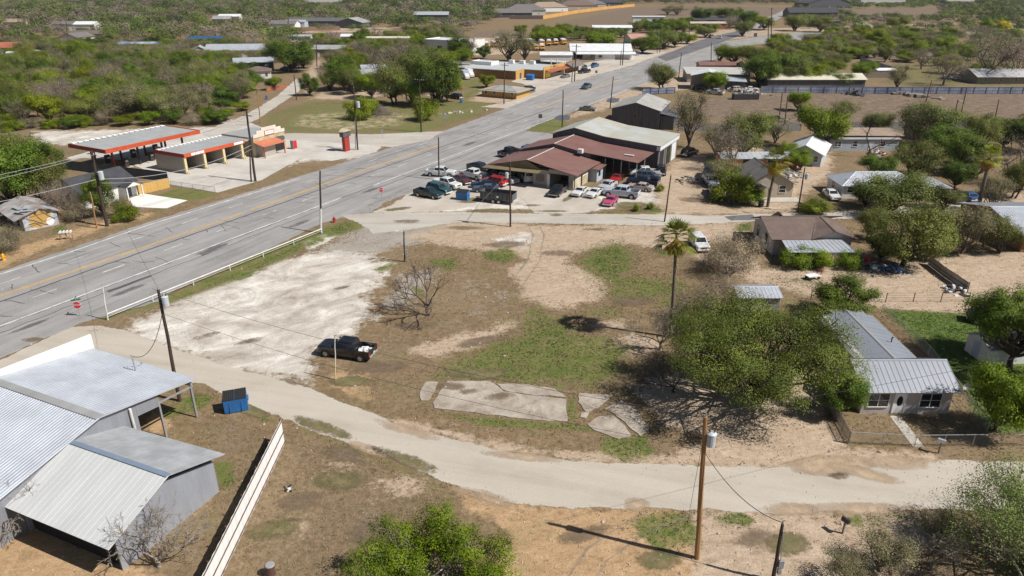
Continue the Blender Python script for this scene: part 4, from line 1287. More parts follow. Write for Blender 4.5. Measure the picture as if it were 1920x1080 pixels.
# brown shingled house with tin patio roof
oB = Vector((35.6, 90.2, 0))
t = thing("brown_roof_house", "pale stucco house with brown shingled roof and striped tin patio roof", "house", oB)
w = MB()
w.extrude_y([(0, 0), (10.6, 0), (10.6, 2.5), (0, 2.5)], 0, 8.2)
w.add([(0, 0, 2.5), (0, 8.2, 2.5), (0, 4.9, 3.75)], [(0, 2, 1)])
w.add([(5.2, -0.02, 2.5), (10.6, -0.02, 2.5), (7.9, -0.02, 3.45)], [(0, 1, 2)])
w.build("wall", MT['pinkgrey'], t)
r = MB()
S_ = [(-0.5, -0.5, 2.42), (5.0, -0.5, 2.42), (7.9, -0.55, 3.75), (7.3, 4.9, 4.0), (-0.5, 4.9, 4.0)]
r.slab([S_[0], S_[1], (7.6, 4.0, 3.95), (7.3, 4.9, 4.0), S_[4]], 0.09)
r.slab([S_[4], (11.2, 4.9, 4.0), (11.3, 8.8, 2.5), (-0.5, 8.8, 2.5)], 0.09)
r.slab([(4.9, -0.6, 2.5), (7.9, -0.6, 3.62), (7.9, 4.9, 4.02), (7.35, 4.9, 4.02)], 0.09)
r.slab([(7.9, -0.6, 3.62), (11.2, -0.6, 2.5), (11.2, 4.9, 2.75), (9.5, 4.9, 3.75), (7.9, 4.9, 4.02)], 0.09)
ro = r.build("roof", MT['shingle_brown'], t)
c = MB()
cap_bar(c, (7.9, -0.6, 3.66), (7.9, 4.9, 4.05), 0.14, 0.03)
cap_bar(c, (-0.5, 4.9, 4.03), (11.2, 4.9, 4.03), 0.14, 0.03)
c.build("ridge_cap", MT['shingle_brown'], ro)
c = MB()
c.add([(1.3, 6.2, 3.55), (3.3, 6.2, 3.55), (2.4, 6.2, 4.3), (2.4, 4.6, 4.3)], [(0, 1, 2), (0, 2, 3), (2, 1, 3)])
c.build("roof_vent", MT['darksteel'], ro)
r = MB()
roofquad(r, (0.5, -4.3, 2.05), (9.4, -4.3, 2.05), (9.0, -0.15, 2.38), (0.9, -0.15, 2.38), 0.05, 0.62, 0.045)
r.build("patio_roof", MT['galv'], t)
for xx in (0.7, 3.6, 6.5, 9.2):
    p = MB()
    p.box((xx, -4.1, 1.0), (0.12, 0.12, 2.0))
    p.build("patio_post", MT['whitepipe'], t)
p = MB()
for i in range(28):
    p.box((3.6 + i * 0.2, -4.15, 0.5), (0.13, 0.03, 1.0))
p.build("patio_railing", MT['oldwood'], t)
for u in (1.6, 5.0):
    opening(t, 'l', 10.6, 8.2, u, 0.7, 0.8, 1.4, 'window', {'trim': MT['oldwood']})
opening(t, 'f', 10.6, 8.2, 3.0, 0.05, 0.95, 2.0, 'door', {})
opening(t, 'f', 10.6, 8.2, 6.0, 0.9, 1.4, 1.1, 'window', {})

# beige house with the steep front gable
t = house("beige_house", "small beige house with steep grey shingled roof behind the shaggy palm", "house", (40.3, 117.4, 0), 0.03, 8.0, 8.5, 2.5, 2.4, MT['beige'], MT['shingle_grey'], 'y', 0.4, 0,
          [('f', 5.6, 0.9, 1.1, 1.2, 'window'), ('l', 3, 0.9, 1.1, 1.2, 'window')], mats={'trim': MT['white_wall']})
w = MB()
w.extrude_y([(-0.2, 0), (0, 0), (0, 2.2), (-0.2, 2.2)], -2.2, -2.0)
w.span(2.9, 3.05, -2.2, -2.05, 0, 2.2)
w.span(0.0, 0.12, -2.2, -0.02, 0, 0.9)
w.span(0.0, 3.0, -2.2, -2.1, 0, 0.5)
w.build("porch_wall", MT['beige'], t)
r = MB()
roofquad(r, (-0.6, -0.05, 2.15), (-0.6, -2.6, 2.15), (1.5, -2.6, 3.05), (1.5, -0.05, 3.05))
roofquad(r, (3.6, -2.6, 2.15), (3.6, -0.05, 2.15), (1.5, -0.05, 3.05), (1.5, -2.6, 3.05))
r.build("porch_roof", MT['shingle_grey'], t)
r = MB()
r.span(-0.5, 8.6, -2.9, -0.4, 0.0, 0.16)
r.build("porch_slab", MT['concrete'], t)

# white hip roofed house behind the spreading tree
t = house("hip_house", "low white house with bright silver hip roof and carport, half hidden by a spreading tree", "house", (56.7, 117.2, 0), 0.0, 13.5, 6.3, 2.4, 1.5, MT['white_wall'], MT['galv'], 'x', 0.45, 0.5,
          [('f', 0.8, 1.1, 1.0, 0.9, 'window'), ('f', 3.2, 0.05, 2.4, 2.1, 'shutter'), ('f', 8, 0.9, 1.0, 1.1, 'window'), ('l', 2.0, 0.9, 1.1, 1.1, 'window')], shape='hip', rr=0.025)
r = MB()
roofquad(r, (13.0, -1.5, 2.25), (18.0, -1.5, 2.15), (17.4, 4.5, 2.5), (13.2, 4.5, 3.0), 0.06, 0.5, 0.03)
r.build("carport_roof", MT['galv'], t)
for xx in (14.6, 17.6):
    p = MB()
    p.box((xx, -1.2, 1.08), (0.12, 0.12, 2.15))
    p.build("carport_post", MT['white_wall'], t)

# silver roof at the right margin
t = house("tin_roof_house", "brick cottage with wide silver seamed roof at the right edge beside the road", "house", (70.4, 91.3, 0), 0.0, 16, 15, 2.5, 1.7, MT['brick'], MT['galv'], 'x', 0.6, 0.45, [('f', 0.8, 0.8, 0.9, 1.1, 'window'), ('f', 3.8, 0.8, 0.9, 1.1, 'window')], rr=0.022)
# little shed at the right margin
t = house("garden_shed", "small white shed with grey roof standing on the green lawn", "shed", (46.6, 60.2, 0), 0.1, 4, 3.2, 1.9, 0.7, MT['white_wall'], MT['galv_old'], 'x', 0.3, 0, [('l', 1.0, 0.0, 0.9, 1.8, 'door')], mats={'door': MT['blue_wall'], 'trim': MT['white_wall']})
# tin roofed hut behind the mesquite
t = house("tin_hut", "small tin roofed hut showing behind the large mesquite crown", "shed", (25.6, 72.0, 0), 0.0, 4.6, 3.4, 2.0, 0.5, MT['grey_wall'], MT['galv'], 'x', 0.25, 0.4, [('f', 1.5, 0, 0.9, 1.8, 'door')])

# ------------------------------------------------------------------ repair shop: three stepped roofs along the highway
def shop_part(t, nm, b0, b1, prof, roofm, wallm, rib=0.0, inset=0.5, rr=0.02, wl=True):
    """prof: (a, z) across the highway; extruded from b0 to b1 along it"""
    r = MB()
    for i in range(len(prof) - 1):
        (a0, z0), (a1, z1) = prof[i], prof[i + 1]
        roofquad(r, (a0, b0, z0), (a0, b1, z0), (a1, b1, z1), (a1, b0, z1), 0.09, rib, rr)
    ro = r.build(nm + "_roof", roofm, t)
    k = max(range(len(prof)), key=lambda i: prof[i][1])
    c = MB()
    cap_bar(c, (prof[k][0], b0, prof[k][1] + 0.03), (prof[k][0], b1, prof[k][1] + 0.03), 0.11, 0.02)
    c.build("ridge_cap", MT['whitepipe'] if nm != 'rear' else roofm, ro)
    if wl:
        w = MB()
        q = [(prof[0][0] + inset, 0)] + [(min(max(a, prof[0][0] + inset), prof[-1][0] - inset), z - 0.14) for a, z in prof] + [(prof[-1][0] - inset, 0)]
        w.extrude_y(q, b0 + 0.35, b1 - 0.12)
        w.build(nm + "_wall", wallm, t)
    return ro


t = thing("repair_shop", "auto repair shop with two maroon roofs stepping up to a grey metal hall", "building", (0, 0, 0), -HWA)
shop_part(t, "rear", 132.6, 146.0, [(-62.5, 5.2), (-57, 6.9), (-50.4, 5.75), (-38.8, 5.0)], M("rear_hall_roof", (0.52, 0.55, 0.57), 0.45, 0.1, 0.25, 0.1, col2=(0.50, 0.47, 0.36), amount=0.42, fine=0.03), MT['dark_wall'], 0.9, rr=0.014)
shop_part(t, "middle", 123.0, 132.5, [(-65, 3.5), (-57, 5.5), (-51, 4.5), (-40, 3.7)], MT['maroon'], MT['dark_wall'], wl=False)
shop_part(t, "front", 111.6, 122.9, [(-65.5, 2.9), (-57, 4.75), (-52.5, 3.9), (-47.2, 3.0)], MT['maroon'], MT['dark_wall'], wl=False)
w = MB()
w.extrude_y([(-64, 0), (-64, 3.6), (-57, 5.36), (-51, 4.36), (-49.5, 4.2), (-49.5, 0)], 123.2, 132.4)
w.span(-64, -49.5, 122.95, 123.1, 0, 3.3)
w.build("middle_wall", MT['dark_wall'], t)
w = MB()
w.add([(-65.3, 111.62, 2.85), (-54.0, 111.62, 3.2), (-57, 111.62, 4.6)], [(0, 1, 2)])
w.build("gable_board", MT['olive'], t)
r = MB()
r.slab([(-65.8, 110.4, 2.6), (-54.3, 110.4, 2.85), (-54.0, 111.55, 3.2), (-65.4, 111.55, 2.9)], 0.08)
r.build("porch_roof", MT['olive'], t)
w = MB()
w.span(-64.5, -48.2, 121.6, 121.8, 0, 3.2)
w.span(-64.5, -64.3, 113.2, 121.6, 0, 3.0)
w.build("rear_partition", MT['dark'], t)  # painted near black for the shade under the front roof
w = MB()                                       # front room with the bays
w.span(-56.3, -53.1, 112.6, 121.6, 0, 3.0)
w.span(-49.1, -48.2, 112.4, 112.8, 0, 3.0)
w.span(-53.1, -49.1, 112.5, 112.7, 2.6, 3.3)
w.build("front_wall", MT['cmu'], t)
w = MB()
w.span(-55.6, -54.0, 112.5, 112.66, 0.8, 2.2)
w.build("shop_window", MT['glass'], t)
w = MB()
w.span(-53.3, -52.8, 112.3, 112.55, 0, 2.5)
w.build("white_board", MT['white_wall'], t)
w = MB()
w.span(-53.0, -49.2, 117.8, 118.0, 0, 3.2)
w.build("bay_back_wall", MT['dark'], t)  # dark panel: shade at the back of the bay painted on
for b0 in (112.9, 116.2):
    g = MB()
    for i in range(5):
        g.span(-48.22, -48.05, b0, b0 + 2.6, 0.05 + i * 0.52, 0.52 + i * 0.52)
    go = g.build("garage_door", MT['stucco'], t)
    p = MB()
    for j in range(4):
        p.span(-48.06, -48.02, b0 + 0.15 + j * 0.6, b0 + 0.6 + j * 0.6, 1.7, 2.0)
    p.build("door_pane", MT['signwhite'], go)
w = MB()
w.span(-48.6, -46.6, 119.6, 122.6, 0, 2.5)
wo = w.build("side_room", MT['blue_wall'], t)
r = MB()
r.slab([(-49, 119.2, 2.55), (-46.0, 119.2, 2.5), (-46.0, 123.0, 2.75), (-49, 123.0, 2.8)], 0.08)
r.build("side_room_roof", MT['maroon'], wo)
w = MB()
w.span(-46.6, -46.52, 120.4, 121.2, 1.0, 2.0)
w.build("side_room_window", MT['glass'], wo)
for aa in (-46.5, -43.3, -40.3):
    for bb in (123.3, 127.8):
        p = MB()
        p.tube((aa, bb, 0), (aa, bb, 3.7), 0.09, n=6)
        p.build("shelter_post", MT['steel'], t)
w = MB()
w.span(-39.7, -38.95, 132.9, 145.9, 4.0, 4.75)
w.build("side_fascia", MT['white_metal'], t)
w = MB()
for b0, col in ((133.6, 'beige'), (138.2, 'beige'), (142.0, 'white_metal')):
    opening(t, 'r', -39.3, 0, b0, 0.05, 3.1, 3.6, 'shutter' if col == 'white_metal' else 'bay', {'trim': MT['white_metal']})
p = MB()
p.box((-51.3, 122.6, 4.75), (0.9, 0.8, 0.75))
p.build("roof_cooler", MT['white_metal'], t)
p = MB()
p.box((-43.0, 126.5, 4.12), (1.9, 0.5, 0.08))
p.build("skylight", MT['white_metal'], t)

# charred barn next door
t = house("old_barn", "weathered black board barn with pale grey gabled roof beside the repair shop", "barn", (25.2, 180.5, 0), -0.35, 12.0, 15.5, 4.6, 1.7, MT['black_wall'], M("old_barn_roof", (0.44, 0.43, 0.40), 0.6, 0.15, 0.3, 0.1), 'y', 0.35, 0.9, [('f', 5.6, 2.0, 0.6, 1.5, 'window')], mats={'trim': MT['oldwood']}, rr=0.015)
w = MB()
w.span(12.2, 15.5, 0.5, 8, 0, 3.3)
w.slab([(12.1, 0.2, 3.95), (16.0, 0.2, 3.3), (16.0, 8.4, 3.3), (12.1, 8.4, 3.95)], 0.08)
w.build("side_lean_to", MT['black_wall'], t)

# ------------------------------------------------------------------ filling station: canopy, wash bays and shop
t = thing("fuel_canopy", "long flat fuel canopy with orange fascia and white capped far edge", "canopy", (0, 0, 0), -HWA)
a0, a1, b0, b1, zc = -142.0, -130.4, 80.0, 101.5, 4.55
r = MB()
r.span(a0 + 0.1, a1 - 0.1, b0 + 0.1, b1 - 0.1, zc, zc + 0.25)
r.build("roof", M("gravel_roof_grey", (0.34, 0.355, 0.35), 0.85, 0.12, 0.4, fine=0.06), t)
f = MB()
f.span(a1 - 0.1, a1 + 0.05, b0, b1, zc - 0.35, zc + 0.45)
f.span(a0, a1 - 0.1, b1 - 0.1, b1 + 0.03, zc - 0.35, zc + 0.4)
f.build("fascia", MT['orange'], t)
f = MB()
f.span(a0, a1 - 0.1, b0 - 0.05, b0 + 0.1, zc - 0.35, zc + 0.4)
f.span(a0 - 0.05, a0 + 0.1, b0 + 0.1, b1 - 0.1, zc - 0.35, zc + 0.35)
f.build("end_fascia", MT['red'], t)
n = 17
for i in range(n):
    c = MB()
    y_ = b0 + 0.25 + (b1 - b0 - 0.5) * i / n
    c.box((a0 + 0.55, y_ + 0.6, zc + 0.42), (0.95, 0.95, 0.12))
    c.build("edge_cap", MT['bright_white'], t)
for bb in (83, 88.5, 94, 99):
    for aa in (-139.2, -133.4):
        p = MB()
        p.box((aa, bb, zc / 2), (0.32, 0.32, zc))
        p.build("column", MT['red'] if (bb == 83) else MT['darksteel'], t)
isl = 0
for bb in (85.5, 91.2, 96.5):
    for aa in (-139.2, -133.4):
        k = thing("fuel_pump", "dark fuel pump on its kerb under the orange canopy", "fuel pump", HW(aa, bb), -HWA, "fuel pumps under the canopy")
        m = MB()
        m.box((0, 0, 0.08), (1.1, 2.2, 0.16))
        m.build("kerb", MT['concrete'], k)
        m = MB()
        m.box((0, 0, 0.9), (0.6, 0.9, 1.5))
        m.box((0, 0, 1.78), (0.5, 1.0, 0.28))
        m.build("cabinet", MT['darksteel'], k, bevel=0.03)
        m = MB()
        m.span(0.3, 0.33, -0.3, 0.3, 1.15, 1.5)
        m.build("display", MT['signwhite'], k)
k = thing("picnic_table", "wooden pallet bench in the sun between canopy and wash bays", "bench", G(281, 290), -HWA)
m = MB()
for i in range(5):
    m.box((0, -0.4 + i * 0.2, 0.62), (1.7, 0.17, 0.06))
m.build("top", MT['stucco'], k)
m = MB()
for sx in (-0.7, 0.7):
    m.box((sx, 0, 0.3), (0.1, 0.8, 0.58))
m.build("leg_frame", MT['stucco'], k)

t = thing("car_wash", "open wash bays with tan block walls, orange fascia and yellow corner posts", "car wash", (0, 0, 0), -HWA)
a0, a1, b0, b1, zc = -127.0, -118.4, 87.6, 104.0, 3.45
r = MB()
r.span(a0, a1 - 0.05, b0 + 0.1, b1, zc, zc + 0.22)
r.build("roof", M("flat_roof_grey", (0.33, 0.345, 0.34), 0.85, 0.12, 0.4, fine=0.06), t)
f = MB()
f.span(a1 - 0.05, a1 + 0.12, b0, b1 - 1.6, zc - 0.25, zc + 0.42)
f.build("fascia", MT['orange'], t)
f = MB()
f.span(a0, a1 - 0.05, b0 - 0.05, b0 + 0.1, zc - 0.25, zc + 0.42)
f.build("end_fascia", MT['red'], t)
n = 16
for i in range(n):
    c = MB()
    y_ = b0 + 0.3 + (b1 - b0 - 0.6) * i / n
    c.box((a0 + 0.4, y_ + 0.45, zc + 0.34), (0.75, 0.72, 0.14))
    c.build("edge_cap", MT['bright_white'], t)
w = MB()
for bb in (b0 + 0.1, 92.2, 96.9, 101.6):
    w.span(a0 + 0.1, a1 - 0.5, bb, bb + 0.22, 0, zc)
w.build("bay_wall", MT['cmu'], t)
w = MB()
w.span(a0 - 0.1, a0 + 0.08, b0 + 0.1, b1, 0, zc)
w.build("rear_wall", MT['stucco'], t)
for bb in (b0 + 0.2, 92.3, 97.0, 101.7):
    p = MB()
    p.box((a1 - 0.25, bb, zc / 2 - 0.13), (0.42, 0.5, zc - 0.26))
    p.build("corner_post", MT['yellowpost'], t)
    p = MB()
    p.tube((a1 + 0.5, bb, 0), (a1 + 0.5, bb, 0.9), 0.11, n=8)
    p.build("bollard", MT['yellowpost'], t)


def lettering(name, text, size, mat, parent, loc, rot, extrude=0.01):
    cu = bpy.data.curves.new(name, 'FONT')
    cu.body = text
    cu.size = size
    cu.align_x = 'CENTER'
    cu.align_y = 'CENTER'
    tmp = bpy.data.objects.new(name, cu)
    COL.objects.link(tmp)
    bpy.context.view_layer.update()
    dg = bpy.context.evaluated_depsgraph_get()
    me_ = bpy.data.meshes.new_from_object(tmp.evaluated_get(dg))
    bpy.data.objects.remove(tmp)
    me_.name = name
    me_.materials.clear()
    me_.materials.append(mat)
    o = bpy.data.objects.new(name, me_)
    COL.objects.link(o)
    o.parent = parent
    o.location = loc
    o.rotation_euler = rot
    return o


f = MB()
f.span(a1 + 0.12, a1 + 0.15, 89.2, 92.2, zc - 0.15, zc + 0.33)
fo = f.build("sign_panel", MT['signwhite'], t)
f = MB()
f.span(a1 + 0.12, a1 + 0.15, 99.6, 102.0, zc - 0.15, zc + 0.33)
f.build("sign_panel", MT['signwhite'], t)
RY = (math.pi / 2, 0, math.pi / 2)
f = MB()
for y0_ in (90.15, 91.2):
    f.span(a1 + 0.151, a1 + 0.162, y0_, y0_ + 0.09, zc - 0.15, zc + 0.33)
f.build("sign_divider", MT['orange'], fo)

t = thing("station_shop", "cream stucco station shop with stepped parapet and orange porch roof", "shop", (0, 0, 0), -HWA)
a0, a1, b0, b1 = -127.0, -117.6, 104.1, 113.0
w = MB()
w.span(a0, a1, b0, b1, 0, 4.0)
w.build("wall", MT['stucco'], t)
w = MB()
pr = [(b0, 3.9), (b0, 4.6), (b0 + 1.0, 4.6), (b0 + 1.0, 5.2), (b0 + 2.4, 5.2), (b0 + 2.4, 5.7), (b1 - 2.4, 5.7), (b1 - 2.4, 5.2), (b1 - 1.0, 5.2), (b1 - 1.0, 4.6), (b1, 4.6), (b1, 3.9)]
vs = [(a1 - 0.1, p[0], p[1]) for p in pr] + [(a1 + 0.12, p[0], p[1]) for p in pr]
k = len(pr)
w.add(vs, [tuple(range(k - 1, -1, -1)), tuple(range(k, 2 * k))] + [(i, (i + 1) % k, k + (i + 1) % k, k + i) for i in range(k)])
w.build("stepped_parapet", M("cream_parapet", (0.66, 0.61, 0.53), 0.85, 0.12, 0.7), t)
r = MB()
r.slab([(a0 + .1, b0 + .1, 4.02), (a1 - .12, b0 + .1, 4.02), (a1 - .12, b1 - .1, 4.02), (a0 + .1, b1 - .1, 4.02)], 0.01)
r.build("roof", M("shop_roof_grey", (0.32, 0.33, 0.33), 0.85, 0.12, 0.4), t)
r = MB()
roofquad(r, (a1 + 3.1, b0 - 0.3, 2.5), (a1 + 3.1, b0 + 6.0, 2.5), (a1 + 0.13, b0 + 6.0, 3.1), (a1 + 0.13, b0 - 0.3, 3.1), 0.06, 0.4, 0.02)
r.build("porch_roof", M("salmon_porch_roof", (0.56, 0.19, 0.10), 0.6, 0.12, 0.8), t)
for bb in (b0, b0 + 5.7):
    p = MB()
    p.box((a1 + 2.8, bb, 1.25), (0.16, 0.16, 2.5))
    p.build("porch_post", MT['red'], t)
w = MB()
w.span(a1 - 0.05, a1 + 1.9, b0 + 0.6, b0 + 4.0, 0, 2.5)
w.build("kiosk_wall", MT['cmu'], t)
g = MB()
g.span(a1 + 0.03, a1 + 0.06, b1 - 3.3, b1 - 0.6, 0.1, 3.1)
g.build("garage_shade_panel", MT['dark'], t)  # thin dark panel painting the shaded garage inside; no hole in the wall
g = MB()
g.span(a1 + 0.12, a1 + 0.2, 107.2, 109.9, 4.0, 4.95)
so = g.build("sign_board", MT['rust'], t)
g = MB()
g.span(a1 + 0.2, a1 + 0.22, 107.35, 109.75, 4.12, 4.83)
g.build("sign_face", MT['signwhite'], so)
g = MB()
g.span(a1 + 0.221, a1 + 0.232, 107.5, 109.6, 4.44, 4.51)
g.build("sign_line", MT['rust'], so)
g = MB()
g.span(a1 + 0.08, a1 + 0.5, b1 - 3.3, b1 - 0.6, 2.3, 3.0)
g.build("awning_sign", MT['dark_wall'], t)
k = thing("drinks_machine", "red vending cabinet standing outside the station shop", "vending machine", HW(a1 + 1.5, b1 + 0.8), -HWA)
m = MB()
m.box((0, 0, 0.95), (0.9, 1.1, 1.9))
m.build("cabinet", MT['cmu'], k, bevel=0.03)
m = MB()
m.box((0.47, 0, 1.0), (0.04, 1.0, 1.7))
m.build("front_panel", MT['signred'], k)

k = thing("pillar_sign", "brick red roadside sign pillar with small tan gabled top", "sign", G(650, 283), -HWA)
m = MB()
m.box((0, 0, 1.6), (0.8, 1.55, 3.2))
m.build("pillar", MT['red'], k)
m = MB()
m.box((0, 0, 3.65), (1.1, 2.4, 0.9))
m.build("sign_box", MT['dark_wall'], k)
m = MB()
m.extrude_y([(-0.7, 4.3), (0.7, 4.3), (0, 4.95)], -1.4, 1.4)
m.v = [(v[0] * 0.85, v[1], v[2]) for v in m.v]
m.v = [(v[1] * 0.5, v[0] * 2.1, v[2]) for v in m.v]
m.build("gable_top", MT['stucco'], k)

# ------------------------------------------------------------------ houses west of the highway
oD, rzD, wD = frame_from((190, 396), (252, 372))
t = thing("dark_roof_house", "white house with near black shingled gables behind the leaning power pole", "house", (-69.9, 110.9, 0), math.atan2(cH, sH))
# local x runs along the highway, y away from it
w = MB()
w.extrude_y([(0, 0), (9.5, 0), (9.5, 2.6), (0, 2.6)], 0, 8.0)
w.add([(0, 0, 2.6), (0, 8, 2.6), (0, 4, 4.5)], [(0, 2, 1)])
w.add([(9.5, 0, 2.6), (9.5, 8, 2.6), (9.5, 4, 4.5)], [(0, 1, 2)])
w.build("wall", MT['white_wall'], t)
r = MB()
roofquad(r, (-0.4, -0.4, 2.5), (9.9, -0.4, 2.5), (9.9, 4, 4.6), (-0.4, 4, 4.6))
roofquad(r, (9.9, 8.4, 2.5), (-0.4, 8.4, 2.5), (-0.4, 4, 4.6), (9.9, 4, 4.6))
r.build("roof", MT['shingle_dark'], t)
w = MB()
w.extrude_y([(6.4, 2.25), (9.4, 2.25), (7.9, 3.0)], -1.9, -1.75)
w.build("porch_gable", MT['white_wall'], t)
r = MB()
roofquad(r, (6.2, 0, 2.25), (6.2, -2.0, 2.25), (7.9, -2.0, 3.1), (7.9, 0, 3.1))
roofquad(r, (9.6, -2.0, 2.25), (9.6, 0, 2.25), (7.9, 0, 3.1), (7.9, -2.0, 3.1))
r.build("porch_roof", MT['shingle_dark'], t)
for xx in (6.5, 9.3):
    p = MB()
    p.box((xx, -1.8, 1.12), (0.18, 0.18, 2.25))
    p.build("porch_post", MT['white_wall'], t)
opening(t, 'f', 9.5, 8, 7.5, 0.05, 0.95, 2.05, 'door', {'door': MT['dark_wall']})
opening(t, 'f', 9.5, 8, 2.0, 0.8, 1.4, 1.2, 'window', {})
opening(t, 'l', 9.5, 8, 3.3, 0.8, 1.2, 1.2, 'window', {})

oM = G(48, 434)
t = thing("derelict_house", "derelict house with peeling tin roof and orange and white painted end wall", "house", (oM.x, oM.y, 0), math.radians(48))
# local x along the painted wall, y away from it to the west
w = MB()
w.extrude_y([(0, 0), (4.6, 0), (4.6, 2.2), (2.6, 3.0), (0, 2.2)], 0, 9)
w.build("wall", M("painted_boards", (0.62, 0.63, 0.64), 0.8, 0.2, 1.2, col2=(0.30, 0.31, 0.33), amount=0.4), t)
w = MB()
w.poly([(0.8, -0.012, 0.35), (2.2, -0.012, 0.15), (3.3, -0.012, 0.4), (3.9, -0.012, 2.2), (2.5, -0.012, 2.75), (1.0, -0.012, 2.3)])
w.build("orange_patch", MT['ochre'], t)
w = MB()
for p_ in ([(0.5, 1.8), (1.4, 1.4), (2.3, 0.7), (3.1, 0.3)], [(1.8, 2.6), (2.0, 1.8), (2.5, 1.1)], [(2.6, 2.6), (3.4, 1.7), (4.2, 1.0)], [(0.6, 0.9), (1.5, 1.0), (2.2, 0.3)]):
    for i in range(len(p_) - 1):
        w.tube((p_[i][0], -0.03, p_[i][1]), (p_[i + 1][0], -0.03, p_[i + 1][1]), 0.05, n=4)
w.build("dark_brushstroke", MT['dark_wall'], t)
w = MB()
w.poly([(3.5 + 0.55 * math.cos(a), -0.02, 0.75 + 0.6 * math.sin(a)) for a in [i * math.pi / 8 for i in range(16)]])
w.build("white_patch", MT['signwhite'], t)
r = MB()
roofquad(r, (-1.2, 9.4, 1.95), (-1.2, -0.5, 1.95), (2.5, -0.3, 3.15), (2.5, 9.4, 3.15), 0.06, 0.5, 0.02)
roofquad(r, (5.1, -0.4, 2.1), (5.1, 9.4, 2.1), (2.5, 9.4, 3.15), (2.5, -0.3, 3.15), 0.06, 0.5, 0.02)
ro = r.build("roof", MT['galv_rust'], t)
r = MB()
for i, (x_, y_, a_) in enumerate(((0.3, 1.5, 0.3), (1.5, 2.5, -0.4), (0.6, 4.0, 0.1), (1.2, 0.4, 0.9), (3.6, 0.5, 0.2))):
    z_ = 1.95 + (x_ + 1.2) / 3.7 * 1.2 + 0.16 if x_ < 2.5 else 2.85
    r.box((x_, y_, z_), (0.65, 2.4, 0.03), a_)
r.build("loose_sheet", MT['galv'], ro)
opening(t, 'l', 4.6, 9, 5.8, 0.05, 1.3, 1.9, 'bay', {'trim': MT['ochre']})
opening(t, 'l', 4.6, 9, 2.6, 0.5, 1.6, 1.2, 'window', {'trim': MT['ochre']})

# ------------------------------------------------------------------ strip along the highway further out
t = thing("strip_mall", "long flat roofed brick strip with ochre front and grey membrane roof", "shopping strip", (0, 0, 0), -HWA)
w = MB()
w.span(-153, -126.2, 237, 262, 0, 2.95)
w.span(-126.2, -118, 244, 262, 0, 2.95)
w.build("wall", MT['brick'], t)
r = MB()
r.span(-153.1, -126.1, 236.9, 262, 2.96, 3.15)
r.span(-126.08, -118.2, 243.8, 262, 2.96, 3.14)
r.build("roof", M("membrane_roof", (0.46, 0.47, 0.47), 0.7, 0.08, 0.15, fine=0.04), t)
w = MB()
w.span(-126.15, -126.0, 237, 243.8, 0, 3.3)
w.span(-118.0, -117.8, 243.6, 262.2, 0, 4.3)
w.build("front_wall", MT['ochre'], t)
r = MB()
roofquad(r, (-115.4, 244.6, 2.4), (-115.4, 262, 2.4), (-117.75, 262, 3.1), (-117.75, 244.6, 3.1), 0.08, 0.5, 0.03)
r.build("awning", MT['rust'], t)
w = MB()
w.span(-117.8, -117.74, 245.5, 249, 0.4, 2.2)
w.build("banner", M("yellow_banner", (0.75, 0.62, 0.10), 0.6, 0.1, 2), t)
w = MB()
w.span(-117.8, -117.72, 250, 261, 0.2, 2.2)
w.build("shop_window", MT['glass'], t)
w = MB()
w.add([(-117.79, 249.2, 3.2), (-117.79, 249.7, 3.2), (-117.79, 250.3, 4.1), (-117.79, 249.8, 4.1)], [(0, 1, 2, 3)])
w.add([(-117.79, 251.4, 3.3), (-117.79, 254.2, 3.45), (-117.79, 254.6, 3.95), (-117.79, 253.4, 3.75), (-117.79, 252.2, 4.15), (-117.79, 251.6, 3.8)], [(0, 1, 2, 3, 4, 5)])
w.add([(-117.79, 254.9, 3.3), (-117.79, 256.2, 3.3), (-117.79, 256.0, 3.5), (-117.79, 255.0, 3.55)], [(0, 1, 2, 3)])
w.build("wall_emblem", MT['dark_wall'], t)
for (aa, bb) in ((-139, 258), (-134.5, 258.5), (-130.5, 259.5)):
    m = MB()
    m.box((aa, bb, 3.85), (2.0, 1.6, 1.3))
    mo = m.build("roof_cooler", MT['white_metal'], t, bevel=0.05)
w = MB()
w.span(-126.2, -125.95, 240, 241.4, 0.05, 2.1)
w.build("door", MT['dark_wall'], t)
t = thing("shingle_shop", "small brown shop with sloped shingle awning at the end of the strip", "shop", (0, 0, 0), -HWA)
w = MB()
w.span(-132, -118, 264, 276, 0, 3.0)
w.span(-118, -117.7, 264, 276, 0, 4.2)
w.build("wall", MT['brick'], t)
r = MB()
r.span(-132, -118.05, 263.9, 276, 3.02, 3.2)
r.build("roof", M("pale_flat_roof", (0.52, 0.52, 0.52), 0.7, 0.1, 0.3), t)
r = MB()
roofquad(r, (-115.0, 264, 2.3), (-115.0, 276, 2.3), (-117.65, 276, 3.6), (-117.65, 264, 3.6))
r.build("awning", MT['shingle_grey'], t)
w = MB()
w.span(-131, -118.3, 263.75, 263.9, 3.2, 3.9)
w.build("sign_board", MT['black_wall'], t)
w = MB()
for aa in (-124, -121.5):
    w.box((aa, 262.9, 2.6), (0.3, 0.3, 5.2))
w.build("sign_frame", MT['white_wall'], t)
oW, rzW, wW = frame_from((1074, 112), (1182, 111))
t = house("white_metal_hall", "long white hall with bright white metal roof beyond the strip", "hall", (27, 340, 0), -0.03, 28, 17, 3.6, 2.4, MT['white_wall'], MT['white_metal'], 'x', 0.4, 0.9,
          [('f', 1.5, 0.2, 4, 2.6, 'bay'), ('f', 9, 1.0, 1.5, 1.3, 'window')], rr=0.03)
r = MB()
roofquad(r, (2, -4.0, 2.5), (29.5, -4.0, 2.5), (29.5, -0.3, 3.3), (2, -0.3, 3.3), 0.08, 0.9, 0.03)
r.build("porch_roof", MT['white_metal'], t)
w = MB()
w.span(11, 20, -3.4, -0.1, 0, 2.5)
w.build("porch_room", MT['white_wall'], t)
w = MB()
